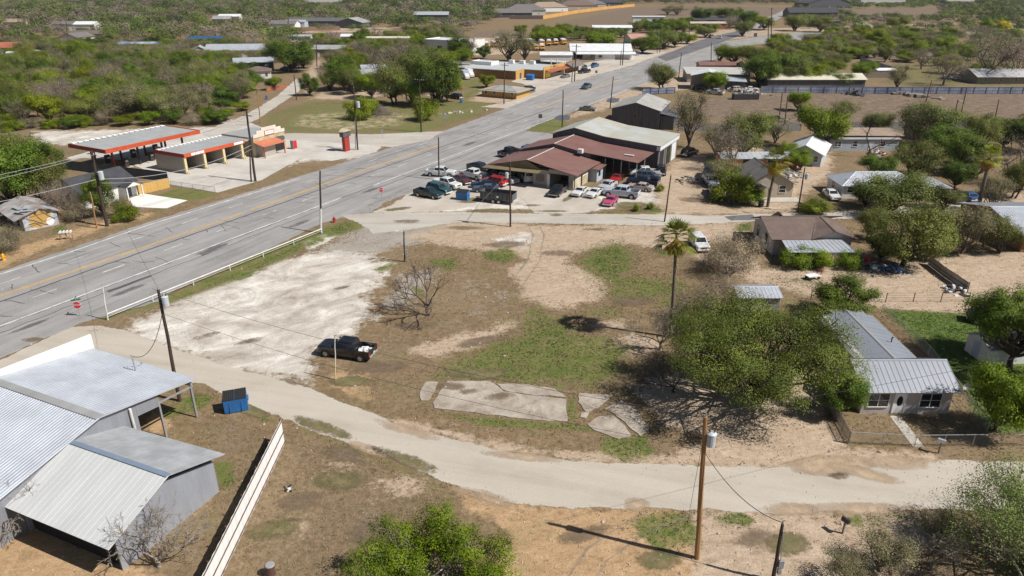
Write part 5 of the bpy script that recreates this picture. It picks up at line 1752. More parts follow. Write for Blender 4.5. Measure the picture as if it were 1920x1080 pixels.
w.span(12.5, 14.2, -3.48, -3.4, 1.0, 2.0)
w.build("porch_window", MT['glass'], t)
house("white_annex", "low white building with shallow roof beside the white hall", "building", (12.5, 325, 0), -0.03, 14, 10, 3.2, 0.9, MT['white_wall'], MT['white_metal'], 'x', 0.3, 0.9)
house("school_building", "white flat roofed building with arched doorway behind the trees", "building", (-44, 372, 0), -0.5, 27, 14, 6.0, 0.2, MT['white_wall'], MT['white_metal'], shape='flat', fascia=MT['bright_white'], ops=[('f', 8, 0.2, 2.6, 3.2, 'bay'), ('f', 18, 1.5, 2.5, 2.0, 'window')], mats={'trim': MT['stucco']})
house("block_annex", "tan block annex behind the brick strip", "building", (-27, 292, 0), -0.5, 12, 8, 3.2, 0, MT['cmu'], MT['galv_old'], shape='flat')
house("white_block", "white block store behind the brick strip", "building", (-16, 290, 0), -0.5, 9, 6, 4.2, 0, MT['white_wall'], MT['white_metal'], shape='flat')
t = house("brick_office", "small orange brick office with low grey roof beside the highway", "building", (-9.6, 229.8, 0), -0.5, 12.5, 9.0, 2.3, 0.9, MT['ochre'], MT['galv_old'], 'x', 0.9, 0, row_ops(12.5, 9, 4), mats={'door': MT['rust']}, shape='hip')

# ------------------------------------------------------------------ houses and sheds east of the highway
house("rust_end_shed", "long grey roofed shed with orange rusty doors behind the beige house", "shed", (41.5, 137.2, 0), 0.02, 15, 4.5, 2.2, 0.6, MT['rust'], MT['galv'], 'x', 0.4, 0.9, [('f', 4, 0.1, 2.5, 2, 'bay'), ('f', 9, 0.1, 2.5, 2, 'bay')])
house("blue_gable_house", "pale blue house with white gabled tin roof behind the rusty shed", "house", (56, 142, 0), -0.5, 6.5, 11, 2.6, 1.5, MT['blue_wall'], MT['white_metal'], 'y', 0.6, 0.6, row_ops(6.5, 11, 3))
t = house("long_trailer_house", "long pale blue trailer house with brown deck roof under bare branches", "house", (69.5, 153.5, 0), 0.0, 15, 5, 2.5, 0.5, MT['blue_wall'], MT['galv_old'], 'x', 0.3, 0, [('f', 1, 0.9, 1.4, 1.0, 'window'), ('f', 5, 0.9, 1.0, 1.1, 'window'), ('f', 8.6, 0.05, 0.9, 1.9, 'door'), ('f', 11, 0.9, 1.0, 1.1, 'window')], shape='shed')
r = MB()
r.slab([(3, 1.0, 3.1), (16.5, 1.0, 3.0), (16.5, 7.5, 3.5), (3, 7.5, 3.6)], 0.1)
r.build("deck_roof", MT['shingle_tan'], t)
house("red_gable_hut", "small hut with rusty red gabled roof among trees by the corral", "hut", (95, 164, 0), 0.3, 4, 5, 2.3, 1.4, MT['oldwood'], MT['rust'], 'y', 0.4)
house("long_flat_shop", "pale flat roofed building nearest the highway beyond the barn", "building", (63, 262, 0), -0.1, 22, 13, 3.0, 0.8, MT['cmu'], M("pale_shop_roof", (0.50, 0.49, 0.44), 0.6, 0.1, 0.3), 'x', 0.4, 0.9, row_ops(22, 13, 5), shape='shed')
t = house("plank_barn", "tall plank sided barn with pale gabled roof behind a lime green tree", "barn", (60.5, 245, 0), -0.2, 11, 9, 4.6, 1.2, MT['oldwood'], MT['white_metal'], 'y', 0.5, 0.9)
r = MB()
r.slab([(11.2, 0.4, 3.0), (18, 0.4, 2.8), (18, 8, 3.2), (11.2, 8, 3.5)], 0.1)
r.build("lean_to_roof", MT['galv'], t)
w = MB()
w.span(11.3, 17.6, 2, 7.5, 0, 2.6)
w.build("lean_to", MT['black_wall'], t)
house("low_white_hall", "long low building with cream tin roof behind the blue sheet fence", "building", (87, 247, 0), 0.0, 33, 9, 3.0, 1.4, MT['black_wall'], M("cream_tin", (0.66, 0.62, 0.50), 0.5, 0.08, 0.4), 'x', 0.5, 0.7)
house("white_dome_house", "white roofed house showing between trees behind the sheet fence", "house", (93, 266, 0), 0.1, 14, 9, 3.2, 2.0, MT['white_wall'], MT['white_metal'], 'x', 0.5, 0.7)
t = house("ranch_house", "long brown ranch house with pale grey roof beneath brown oaks at right", "house", (165, 258, 0), 0.0, 38, 11, 2.6, 1.9, MT['oldwood'], M("pale_ranch_roof", (0.42, 0.42, 0.42), 0.7, 0.15, 0.3), 'x', 0.8, 0, row_ops(38, 11, 7), mats={'trim': MT['white_wall']})
house("carport_shed", "white topped open carport in the yard beyond the sheet fence", "carport", (138, 276, 0), 0.0, 7, 5, 2.5, 0.5, MT['white_wall'], MT['bright_white'], 'x', 0.3)
house("maroon_roof_house", "house with dull maroon roof among palms east of the highway", "house", (92, 285, 0), 0.2, 14, 10, 2.8, 1.6, MT['beige'], MT['maroon'], 'x', 0.5)
house("brown_shed_roof", "long low brown roofed shed under trees beyond the pale shop", "shed", (75, 292, 0), 0.0, 16, 7, 2.6, 0.9, MT['cmu'], MT['maroon'], 'x', 0.4)

# ------------------------------------------------------------------ distant houses
def far(name, label, px, py, w, d, h, rise, wall, roof, rz=0.0, axis='x', rib=0, shape='gable', cat='house', n=3, **kw):
    g = G(px, py)
    return house(name, label, cat, (g.x - w / 2 * math.cos(rz), g.y - w / 2 * math.sin(rz), 0), rz, w, d, h, rise, wall, roof, axis, 0.5, rib, row_ops(w, d, n) if n else (), shape=shape, **kw)


W_, WM = MT['white_wall'], MT['white_metal']
far("white_house", "white gable ended house with grey roof among green mesquites far left", 132, 84, 12, 12, 4.0, 2.0, W_, MT['shingle_grey'], -0.3, 'y')
far("brown_house", "brown roofed bungalow right of the white gable ended house", 163, 74, 20, 12, 3.2, 1.6, MT['oldwood'], MT['shingle_brown'])
far("rust_roof_house", "house with rusty orange tin roof at the far left edge", 6, 103, 14, 10, 3.5, 2.0, MT['oldwood'], MT['rust'], 0.2)
far("white_shed", "small white shed at the left edge below the rusty orange roof", 72, 110, 5, 4, 2.8, 0.8, W_, WM, n=0, cat='shed')
far("white_hut", "little white hut among trees at the far left edge", 22, 115, 4, 4, 3, 1, W_, WM, n=0, cat='hut')
far("boat_shed", "long white and blue topped shelter above a red and white wall in the woods", 262, 96, 22, 8, 3.4, 0.8, MT['red'], M("blue_white_roof", (0.40, 0.45, 0.55), 0.4, 0.3, 0.3, col2=(0.06, 0.09, 0.16), amount=0.55))
far("blue_orange_shed", "small shed with blue end and orange end in the woods", 386, 84, 20, 7, 3.2, 1.0, MT['rust'], MT['tarpblue'], n=0, cat='shed')
far("silver_house", "house with bright silver roof left of the big dark tree", 440, 108, 26, 11, 3.4, 2.2, W_, MT['galv'], 0.1)
far("silver_shed", "small silver gabled shed left of the bright silver house", 375, 106, 6, 8, 3, 1.6, MT['blue_wall'], MT['galv'], 0.3, 'y', n=0, cat='shed')
far("grey_metal_house", "dark walled house with folded silver roof beside the big dark tree", 478, 131, 15, 9, 3.0, 1.4, MT['dark_wall'], MT['galv'], 0.35)
far("brown_cottage", "white walled cottage with brown roof at the bend of the side road", 485, 148, 9, 8, 2.8, 1.3, W_, MT['shingle_brown'], 0.3, shape='hip')
far("grey_long_house", "long grey roofed shed in the clearing right of the big dark tree", 598, 107, 24, 10, 3.6, 1.4, MT['oldwood'], MT['galv_old'], -0.05)
far("pale_trailer", "pale small roof behind the long grey roofed shed", 560, 78, 14, 6, 3.0, 0.6, W_, MT['galv'], n=0, cat='trailer')
far("white_depot", "white depot with grey roof at the left end of the brown fence", 530, 56, 18, 14, 4, 2, W_, MT['shingle_grey'])
far("blue_sheet_shed", "pale blue shed beside the white depot", 554, 53, 14, 10, 4.5, 1.0, MT['blue_wall'], MT['galv'], n=0, cat='shed')
far("grey_gable_shed", "grey gabled shed at the right end of the brown fence", 655, 53, 22, 14, 4.0, 3.0, MT['dark_wall'], MT['galv_old'], -0.3, 'y', n=0, cat='shed')
far("tarped_shed", "long shed with black roof behind the brown fence", 600, 50, 50, 14, 4.0, 2.0, MT['black_wall'], MT['black_wall'], n=0, cat='shed')
far("tin_shack", "shack with crumpled tin roof under the trees in the middle distance", 703, 142, 9, 6, 2.6, 1.2, MT['rust'], MT['galv'], 0.3, n=0, cat='shack')
far("dark_eave_house", "low grey roofed house below the crumpled tin shack", 688, 152, 9, 6, 2.6, 1.2, MT['dark_wall'], MT['galv_old'], 0.4)
far("long_white_trailer", "long pale trailer home glimpsed between green trees", 730, 84, 26, 6, 3.6, 0.6, W_, M("cream_roof", (0.6, 0.55, 0.45), 0.6, 0.1, 0.5), n=4, cat='trailer')
far("white_cabin", "tiny white cabin in the tree belt at middle left", 652, 82, 7, 6, 4, 1, W_, WM, n=0, cat='cabin')
far("blue_roof_shed", "blue grey metal shed in far brush", 808, 38, 30, 14, 4.5, 2.2, MT['dark_wall'], MT['galv'], n=0, cat='shed')
far("lone_grey_house", "lone grey house at the edge of the dry field", 963, 33, 34, 16, 4.2, 3.2, MT['dark_wall'], MT['shingle_grey'])
for i, (px, py, w, rz, wl, rf, lb) in enumerate(((985, 28, 40, 0, W_, MT['shingle_grey'], "grey roofed tract house at the left end of the orange fence"), (1032, 22, 42, 0.4, W_, MT['shingle_tan'], "pale walled tract house with tan roof behind the orange fence"),
        (1085, 18, 44, 0.1, MT['beige'], MT['shingle_brown'], "brown roofed tract house in the middle behind the orange fence"), (1108, 15, 40, 0.3, MT['beige'], MT['shingle_grey'], "low grey tract house beside the dark hipped one"), (1142, 12, 36, 0.1, MT['dark_wall'], MT['shingle_dark'], "dark hipped tract house at the right end of the orange fence"))):
    far("tract_house", lb, px, py, w, 22, 4.5, 5.0, wl, rf, rz, shape='hip', n=3)
far("white_box_trailer", "long white box trailer parked in the dry field", 1216, 43, 26, 4, 4.8, 0.3, WM, WM, n=0, cat='trailer', shape='shed')
far("pink_roof_house", "house with pink tin roof leaning among trees beside the highway", 1200, 82, 12, 8, 3.0, 2.0, W_, M("pink_tin", (0.45, 0.24, 0.2), 0.7, 0.15, 0.5), 0.4)
far("white_low_house", "low white roofed house behind trees by the highway bend", 1148, 62, 26, 9, 3.5, 1.2, W_, WM)
far("grey_store", "grey roofed store under dark oaks beside the crossroad", 1345, 48, 36, 14, 4.0, 2.0, MT['dark_wall'], MT['shingle_dark'])
far("pink_store", "pale pink roofed store in front of dark oaks beside the crossroad", 1328, 53, 26, 7, 3.4, 1.0, MT['rust'], M("pink_pale_roof", (0.5, 0.4, 0.38), 0.7, 0.1, 0.5))
far("black_ranch_house", "long black roofed ranch house right of the crossroad", 1525, 32, 45, 18, 4.0, 4.0, MT['dark_wall'], MT['shingle_dark'])
far("black_gable_house", "black house with white streaked gable behind the long black ranch house", 1555, 16, 55, 30, 6, 8, MT['dark_wall'], MT['shingle_dark'], 0.2, 'y')
far("dark_carport", "low black carport right of the crossroad houses", 1558, 49, 14, 8, 3.6, 0.6, MT['black_wall'], MT['dark_wall'], n=0, cat='carport', shape='shed')
far("far_white_roof", "far white roof between trees right of the crossroad", 1655, 8, 60, 30, 7, 3, W_, WM, n=0)
far("far_pale_roof", "far pale roof near the horizon at top right", 1800, 6, 40, 26, 7, 4, W_, MT['galv'], n=0)
far("far_wood_house", "far white speck of a house in brown woods at top left", 605, 8, 50, 30, 8, 4, W_, WM, n=0)
far("wood_edge_house", "white house half hidden in brown woods upper left", 430, 40, 18, 9, 4, 1.5, W_, WM, n=0)
far("pale_wood_house", "pale roof in brown woods left of the white half hidden house", 415, 44, 14, 9, 3.5, 2, MT['oldwood'], MT['galv_old'], n=0)
far("woods_brick_house", "orange roofed cottage in brown woods at far left", 28, 52, 16, 10, 4, 2, MT['beige'], MT['shingle_tan'])
far("wood_white_house", "white walled house in the far left woods", 122, 57, 18, 10, 4.2, 1.6, W_, MT['shingle_grey'])
far("wood_bright_house", "bright white house right of the white walled one in the far left woods", 160, 60, 14, 9, 5, 1.6, W_, WM)
# ------------------------------------------------------------------ power poles
TOPS = {}


def pole(key, label, base, top, r=0.14, mat='polewood', arm=0.0, armz=0.5, arm_rz=-HWA, trans=None, lamp=None, meter=False, lower=None, name="power_pole", cat="power pole", group=None, hmax=None):
    g = G(*base)
    h = height_at(base[0], base[1], top[1])
    zc_base = g.y * cP - (h - CAMH) * sP
    xt = (top[0] - 960) / FOC * zc_base
    lean = Vector((xt - g.x, 0, 0))
    t = thing(name, label, cat, (g.x, g.y, 0), 0, group)
    m = MB()
    n = 5
    pts = [lean * (i / n) + Vector((0.02 * math.sin(i * 2.1 + g.x), 0.02 * math.cos(i * 1.7 + g.x), h * i / n)) for i in range(n + 1)]
    pts[0].z = -0.1
    cut = 0 if lower is None else 2
    for i in range(cut, n):
        m.tube(pts[i], pts[i + 1], r * (1 - 0.3 * i / n), r * (1 - 0.3 * (i + 1) / n), 9, cap=True)
    m.build("shaft", MT[mat], t, smooth=False)
    if lower:
        m = MB()
        for i in range(cut):
            m.tube(pts[i], pts[i + 1], r * 1.06, r * 1.02, 9)
        m.build("lower_sleeve", MT[lower], t)
    tp = Vector((g.x, g.y, 0)) + pts[-1]
    TOPS[key] = tp
    if arm:
        m = MB()
        c = pts[-1] - Vector((0, 0, armz))
        m.box(c, (arm * 2, 0.1, 0.12), arm_rz)
        m.build("crossarm", MT[mat], t)
        for s in (-1, -0.45, 0.45, 1):
            i_ = MB()
            q = c + Vector((math.cos(arm_rz), math.sin(arm_rz), 0)) * (arm * s * 0.93)
            i_.tube(q + Vector((0, 0, 0.05)), q + Vector((0, 0, 0.28)), 0.045, 0.03, 6)
            i_.build("insulator", MT['signwhite'], t)
    else:
        i_ = MB()
        i_.tube(pts[-1], pts[-1] + Vector((0, 0, 0.3)), 0.05, 0.04, 6)
        i_.build("insulator", MT['steel'], t)
    if trans:
        side, dz, sc = trans
        c = pts[-1] + Vector((side * 0.55 * sc, -0.12, -dz))
        m = MB()
        m.tube(c - Vector((0, 0, 0.55 * sc)), c + Vector((0, 0, 0.42 * sc)), 0.30 * sc, 0.32 * sc, 14)
        m.tube(c + Vector((0, 0, 0.42 * sc)), c + Vector((0, 0, 0.52 * sc)), 0.34 * sc, 0.2 * sc, 14)
        tr_o = m.build("transformer", MT['transformer'], t)
        m = MB()
        for s in (-0.13, 0.13):
            m.tube(c + Vector((s, 0, 0.5 * sc)), c + Vector((s * 1.3, 0, 0.8 * sc)), 0.05, 0.03, 6)
        m.build("bushing", MT['rustpipe'], tr_o)
        m = MB()
        m.tube(c + Vector((0, 0, 0.1)), pts[-1] + Vector((0, 0, -dz + 0.1)), 0.05, n=6)
        m.build("bracket", MT['steel'], t)
    if lamp:
        ln, dz = lamp
        m = MB()
        a = pts[-1] - Vector((0, 0, dz))
        b = a + Vector((ln, -0.1, 0.22))
        m.tube(a, b, 0.04, n=6)
        ao = m.build("lamp_arm", MT['steel'], t)
        m = MB()
        m.box(b + Vector((0.15 * (1 if ln > 0 else -1), 0, -0.02)), (0.55, 0.22, 0.16), taper=0.7)
        m.build("lamp_head", MT['whitepipe'], ao)
    if meter:
        m = MB()
        m.box((r + 0.14, -0.05, 1.5), (0.32, 0.2, 0.62))
        m.box((r + 0.12, -0.05, 0.9), (0.24, 0.18, 0.4))
        m.tube((r + 0.05, -0.1, 1.8), (r * 0.6 + lean.x * 0.8, -0.1, h * 0.9), 0.03, n=6)
        m.build("meter_box", MT['steel'], t, bevel=0.02)
    return t


pole('A', "leaning dark brown power pole with white transformer beside the silver building", (337, 752), (297, 543), 0.17, trans=(1, 0.95, 0.85))
pole('B', "tan wooden power pole with grey transformer standing alone beside the near street", (1307, 1047), (1323, 781), 0.185, 'polewood_tan', trans=(1, 1.5, 0.9))
pole('C', "short dark service pole with meter box at the bottom edge of the photo", (1449, 1090), (1467, 983), 0.13, meter=True)
pole('D', "thick black leaning pole in front of the dark shingled house", (201, 424), (171, 283), 0.26, arm=1.1, armz=0.5, trans=(1, 3.6, 1.2))
pole('D2', "short tan stub pole left of the thick black leaning pole", (182, 428), (170, 363), 0.13, 'polewood_tan')
pole('E', "dark power pole with crossarm at the corner of the wash bays", (479, 340), (462, 207), 0.23, arm=1.2, armz=0.9, lamp=(-2.6, 2.6))
pole('E2', "shorter dark pole just left of the one at the wash bay corner", (471, 341), (467, 262), 0.15)
pole('F', "slim dark pole with white lower sleeve at the end of the pipe rail", (602, 437), (600, 320), 0.16, lower='whitepipe')
pole('G', "low lamp pole with meter box at the edge of the bleached lot", (759, 491), (757, 434), 0.12, 'polewood', lamp=(-0.8, 0.1), meter=True, name="lamp_pole", cat="lamp pole")
pole('H', "dark pole beside the white and silver mud splashed pickup", (823, 337), (822, 257), 0.15)
pole('I', "dark power pole in front of the black dump trailer by the side street", (957, 425), (956, 303), 0.15, trans=(-1, 2.0, 0.8))
pole('J', "thin dark leaning pole beside the side street near the palm", (1246, 416), (1258, 329), 0.12)
pole('K', "dark pole with white transformer in front of the beige house", (1496, 397), (1509, 315), 0.13, trans=(1, 1.3, 0.85))
pole('L', "tall pole carrying three transformers behind the brick red pillar sign", (671, 281), (663, 165), 0.17, trans=(1, 3.4, 1.2))
pole('L2', "pale twin pole right beside the transformer pole at the pillar sign", (667, 281), (666, 205), 0.13, 'steel')
pole('M', "power pole with lamp arm on the green verge left of the highway", (790, 248), (786, 148), 0.2, arm=1.3, armz=0.3, lamp=(1.8, 4.0))
pole('N', "tan pole beside the side road behind the filling station", (489, 231), (480, 160), 0.15, 'polewood_tan', arm=0.9, armz=1.0)
pole('O', "dark pole further up the side road behind the filling station", (556, 187), (551, 139), 0.17)
pole('P', "dark power pole with crossarm beside the orange brick office", (945, 195), (946, 117), 0.18, arm=1.3, armz=0.8)
pole('Q', "dark pole on the grass island in front of the repair shop", (1054, 238), (1056, 169), 0.16)
pole('R', "power pole with lamp beside the puddle right of the highway", (1144, 203), (1150, 144), 0.16, lamp=(1.8, 0.8))
pole('S', "dark pole with lamp in front of the blue carport by the highway", (1272, 147), (1278, 99), 0.18, lamp=(1.2, 1.0))
pole('T', "tall power pole with crossarm in front of the ochre store", (1077, 153), (1081, 83), 0.22, arm=1.8, armz=0.7)
pole('T2', "short dark pole left of the tall one in front of the ochre store", (1072, 154), (1074, 118), 0.17)
pole('U', "tall power pole at the corner of the white hall", (1167, 122), (1171, 63), 0.22, lamp=(1.5, 5))
pole('U2', "short pole left of the tall one at the white hall corner", (1163, 122), (1165, 95), 0.18)
pole('V', "slim pole at the roadside right of the highway bend", (1333, 118), (1334, 80), 0.19)
pole('W', "dark pole on the dirt verge left of the highway bend", (1292, 72), (1293, 37), 0.24)
pole('W2', "pole beside the trees left of the highway before the bend", (1237, 99), (1239, 55), 0.2)
pole('W3', "tall thin pole just left of the pole before the bend", (1232, 100), (1233, 60), 0.15)
for i, (b, tp, lb) in enumerate((((1470, 242), (1477, 181), "leaning rusty post behind the plank fence, right of its pair"), ((1461, 222), (1467, 173), "leaning rusty post behind the plank fence, left of its pair"),
                 ((1786, 236), (1796, 187), "dark leaning post in the corral, shorter of the close pair"), ((1797, 236), (1813, 164), "dark leaning post in the corral, taller of the close pair"), ((1736, 191), (1747, 151), "dark leaning post by the blue sheet fence"), ((1866, 221), (1873, 187), "dark leaning post farthest right in the corral"))):
    pole('X%d' % i, lb, b, tp, 0.16, 'rustpipe', name="leaning_post", cat="post")
pole('Y', "tall pole left of the pair at the crossroad", (1440, 88), (1441, 38), 0.26, arm=2, armz=0.6)
pole('Y2', "tall pole right of the pair at the crossroad", (1446, 70), (1447, 15), 0.3, arm=2, armz=0.6)
pole('Y3', "slim far pole at the edge of the dry field by the crossroad", (1393, 40), (1394, 18), 0.25)
pole('Z', "slim pole in the tree belt left of the small corner tree", (594, 125), (593, 80), 0.2)
pole('Z2', "slim pole in the left woods before the white gable ended house", (128, 85), (124, 40), 0.22)


def wire(label, a, b, sag=0.8, r=0.018, mat='wire', group=None, n=10):
    a, b = Vector(a), Vector(b)
    mid = (a + b) / 2
    m = MB()
    pts = []
    for i in range(n + 1):
        t = i / n
        p = a.lerp(b, t) - mid
        p.z -= sag * 4 * t * (1 - t)
        pts.append(p)
    m.path(pts, r, 4)
    o = m.build("power_line", MT[mat])
    o.location = mid
    return tag(o, label, "power line", group)


Tp = TOPS
up = lambda k, dz=0.2, dx=0.0, dy=0.0: Tp[k] + Vector((dx, dy, dz))
mastA = Vector((-41.1, 48.6, 0)) + Matrix.Rotation(rzA, 4, 'Z') @ Vector((5.95, 7.3, 5.3))
wire("drooping service cable from the leaning brown pole to the silver roof", up('A', -1.9), mastA, 1.6, 0.03)
wire("service cable from the tan pole down to the short meter pole", up('B', -2.2), up('C', 0.1), 0.9, 0.025)
gB = G(1288, 985)
wire("guy wire from the tan pole to the ground", up('B', -2.4), (gB.x, gB.y, 0.02), 0.0, 0.014)
for dx, dz, lb in ((-0.5, 0.1, "upper line from the tan pole to the leaning brown pole"), (0.1, -2.3, "lower line from the tan pole to the leaning brown pole")):
    wire(lb, up('B', dz, dx), up('A', dz, dx), 1.0, 0.012)
wire("line from the leaning brown pole across the highway to the thick black pole", up('A', 0.2), up('D', -0.3), 1.2, 0.014)
wire("line from the thick black pole leaving the photo at left", up('D', -0.4), up('D', -1.2) + Vector((-34, -42, 0)), 0.8, 0.03, 'wire_pale')
wire("second line from the thick black pole leaving at left", up('D', -0.4, 0.8, -.4), up('D', -1.0) + Vector((-33, -44, 0)), 1.2, 0.03, 'wire_pale')
wire("thick pale bundle from the thick black pole leaving at left", up('D', -4.2), up('D', -5.0) + Vector((-30, -24, 0)), 1.0, 0.045, 'wire_pale')
wire("thick pale bundle from the thick black pole to the wash bay corner", up('D', -4.2), up('E', -6.2), 1.6, 0.045, 'wire_pale')
wire("second pale line from the thick black pole to the wash bay corner", up('D', -4.8), up('E', -6.9), 1.8, 0.03, 'wire_pale')
for s in (-1, 1):
    wire(("near" if s > 0 else "far") + " crossarm line from the thick black pole to the wash bay corner pole", up('D', -0.3, s * 0.9, -s * 0.5), up('E', -0.7, s, -s * .5), 1.0, 0.014)
    wire(("near" if s > 0 else "far") + " crossarm line from the wash bay corner to the verge lamp pole", up('E', -0.7, s, -s * .5), up('M', -0.1, s * 1.1, -s * .6), 1.2, 0.014)
    wire(("near" if s > 0 else "far") + " crossarm line from the verge lamp pole to the office pole", up('M', -0.1, s * 1.1, -s * .6), up('P', -0.6, s * 1.1, -s * .6), 1.2, 0.014)
    wire(("near" if s > 0 else "far") + " crossarm line from the office pole to the store pole", up('P', -0.6, s * 1.1, -s * .6), up('T', -0.5, s * 1.4, -s * .8), 1.2, 0.016)
wire("line from the white sleeved pole to the pole at the mud splashed pickup", up('F'), up('H'), 0.8, 0.014)
wire("line from the mud splashed pickup pole to the grass island pole", up('H'), up('Q'), 1.0, 0.014)
wire("line from the grass island pole to the puddle lamp pole", up('Q'), up('R'), 1.0, 0.014)
wire("line from the puddle lamp pole to the carport pole", up('R'), up('S'), 1.2, 0.016)
wire("line from the carport pole to the highway bend pole", up('S'), up('V'), 1.2, 0.016)
wire("line from the dump trailer pole to the thin leaning pole", up('I'), up('J'), 0.8, 0.012)
wire("line from the thin leaning pole to the beige house pole", up('J'), up('K'), 0.8, 0.012)
wire("line from the white sleeved pole to the dump trailer pole", up('F', -0.6), up('I', -0.3), 0.9, 0.012)
gI = G(898, 383)
wire("pale guy wire from the dump trailer pole to the ground", up('I', -1.6), (gI.x, gI.y, 0.02), 0, 0.035, 'wire_pale')
wire("line from the transformer pole to the tan side road pole", up('L'), up('N', -0.8), 1.0, 0.014)
wire("line from the verge lamp pole to the transformer pole", up('M', -0.4), up('L', 0.1), 0.8, 0.014)
gC = G(1720, 560)
wire("overhead line from the tan pole leaving at the right", up('B', 0.2), (75, 60, 9.5), 1.2, 0.012)

# ------------------------------------------------------------------ fences and rails
def posts_line(a, b, step):
    a, b = Vector(a), Vector(b)
    k = max(1, round((b - a).length / step))
    return [a.lerp(b, i / k) for i in range(k + 1)]


def fence(name, label, pts, h, kind, mat, postmat, step=2.4, cat="fence", face=1, px=True):
    P_ = [G(*p) if px else Vector((p[0], p[1], 0)) for p in pts]
    o = P_[0].copy()
    t = thing(name, label, cat, (o.x, o.y, 0))
    P_ = [p - Vector((o.x, o.y, 0)) for p in P_]
    pan, rail = MB(), MB()
    stuff_posts = []
    for a, b in zip(P_[:-1], P_[1:]):
        d = (b - a).normalized()
        nrm = Vector((d.y, -d.x, 0)) * face
        ps = posts_line(a, b, step)
        stuff_posts += ps if a is P_[0] else ps[1:]
        ln = (b - a).length
        rz = math.atan2(d.y, d.x)
        mid = (a + b) / 2
        if kind == 'sheet':
            k = max(2, int(ln / 0.4))
            vs = []
            for i in range(k + 1):
                q = a.lerp(b, i / k) + nrm * (0.03 if i % 2 else 0.0)
                hh = h + RNG.uniform(-0.02, 0.02)
                vs += [q + Vector((0, 0, 0.02)), q + Vector((0, 0, hh))]
            pan.add(vs, [(2 * i, 2 * i + 2, 2 * i + 3, 2 * i + 1) for i in range(k)])
            off = nrm * 0.09
            for z in (h * 0.12, h * 0.52, h * 0.98):
                rail.tube(a + off + Vector((0, 0, z)), b + off + Vector((0, 0, z)), 0.035, n=4)
        elif kind == 'boards':
            k = max(2, int(ln / 0.16))
            for i in range(k):
                q = a.lerp(b, (i + 0.5) / k)
                pan.box(q + Vector((0, 0, h / 2 + RNG.uniform(-0.03, 0.03))), (ln / k * 0.94, 0.03, h), rz)
            for z in (h * 0.2, h * 0.8):
                rail.tube(a - nrm * 0.04 + Vector((0, 0, z)), b - nrm * 0.04 + Vector((0, 0, z)), 0.04, n=4)
        elif kind == 'pickets':
            k = max(2, int(ln / 0.2))
            for i in range(k):
                q = a.lerp(b, (i + 0.5) / k)
                pan.box(q + Vector((0, 0, h / 2)), (0.1, 0.025, h), rz)
            for z in (h * 0.25, h * 0.8):
                rail.tube(a - nrm * 0.035 + Vector((0, 0, z)), b - nrm * 0.035 + Vector((0, 0, z)), 0.035, n=4)
        elif kind == 'screen':
            pan.box(mid + Vector((0, 0, h / 2)), (ln, 0.02, h), rz)
            rail.tube(a + Vector((0, 0, h + 0.02)), b + Vector((0, 0, h + 0.02)), 0.035, n=5)
        elif kind == 'link':
            k = int(ln / 0.16)
            for i in range(k):
                for s in (0, 1):
                    u0, u1 = (i / k, min(1, (i + h / 0.16 * 0.5) / k))
                    if s:
                        u0, u1 = u1, u0
                    pan.tube(a.lerp(b, u0) + Vector((0, 0, 0.05)), a.lerp(b, u1) + Vector((0, 0, h)), 0.006, n=3, cap=False)
            rail.tube(a + Vector((0, 0, h)), b + Vector((0, 0, h)), 0.028, n=5)
        elif kind == 'rail':
            rail.tube(a + Vector((0, 0, h)), b + Vector((0, 0, h)), 0.075, n=8)
            rail.tube(a + Vector((0, 0, h * 0.55)), b + Vector((0, 0, h * 0.55)), 0.02, n=5)
        elif kind == 'wire':
            for z in (0.3, 0.6, 0.9, h):
                rail.tube(a + Vector((0, 0, z)), b + Vector((0, 0, z)), 0.012, n=3)
    if pan.f:
        pan.build("panel" if kind in ('sheet', 'screen') else ("mesh" if kind == 'link' else "boards"), MT[mat] if isinstance(mat, str) else mat, t)
    if rail.f:
        rail.build("rail", MT[postmat], t)
    fo = 0.09 if kind == 'sheet' else 0.0
    for p in stuff_posts[:100]:
        m = MB()
        r_ = {'sheet': 0.06, 'rail': 0.07, 'link': 0.03, 'wire': 0.05}.get(kind, 0.05)
        q = p + (Vector((fo * face, 0, 0)) if kind == 'sheet' and abs((P_[-1] - P_[0]).x) < 2 else Vector((0, -fo, 0)))
        m.tube(q + Vector((0, 0, -0.05)), q + Vector((0, 0, h + 0.03)), r_, n=6)
        m.build("post", MT[postmat], t)
    return t


fence("sheet_fence", "white sheet metal fence with dark frame running down beside the grey shed", [(-18.6, 47.6), (-18.45, 29.5)], 2.35, 'sheet', 'bright_white', 'rustpipe', 2.9, face=-1, px=False)
fence("pipe_rail", "long low white pipe rail on the grass verge beside the highway", [(203, 600), (603, 438)], 0.72, 'rail', 'whitepipe', 'whitepipe', 5.2, cat="railing")
pole('PW', "slim white steel post at the near end of the pipe rail", (202, 600), (192, 537), 0.085, 'whitepipe', name="steel_post", cat="post")
pole('PY', "slim post, white above and yellow below, beside the black pickup", (629, 712), (628, 634), 0.06, 'whitepipe', lower='yellowpost', name="marker_post", cat="post")
fence("screen_fence", "dark screened fence between the dark shingled house and the canopy", [(117, 317), (225, 330), (316, 341)], 1.85, 'screen', 'screen', 'darksteel', 2.6)
fence("board_fence", "new yellow pine board fence right of the dark shingled house", [(319, 352), (262, 365), (235, 361)], 1.8, 'boards', 'newwood', 'newwood', 2.4, face=-1)
fence("wire_mesh_fence", "low chain link fence beside the wash bay apron", [(321, 350), (404, 361)], 1.05, 'link', 'steel', 'steel', 2.6)
fence("chain_link_fence", "chain link front fence of the cottage along the street", [(1592, 832), (1714, 838), (1930, 836)], 1.15, 'link', 'steel', 'steel', 2.4)
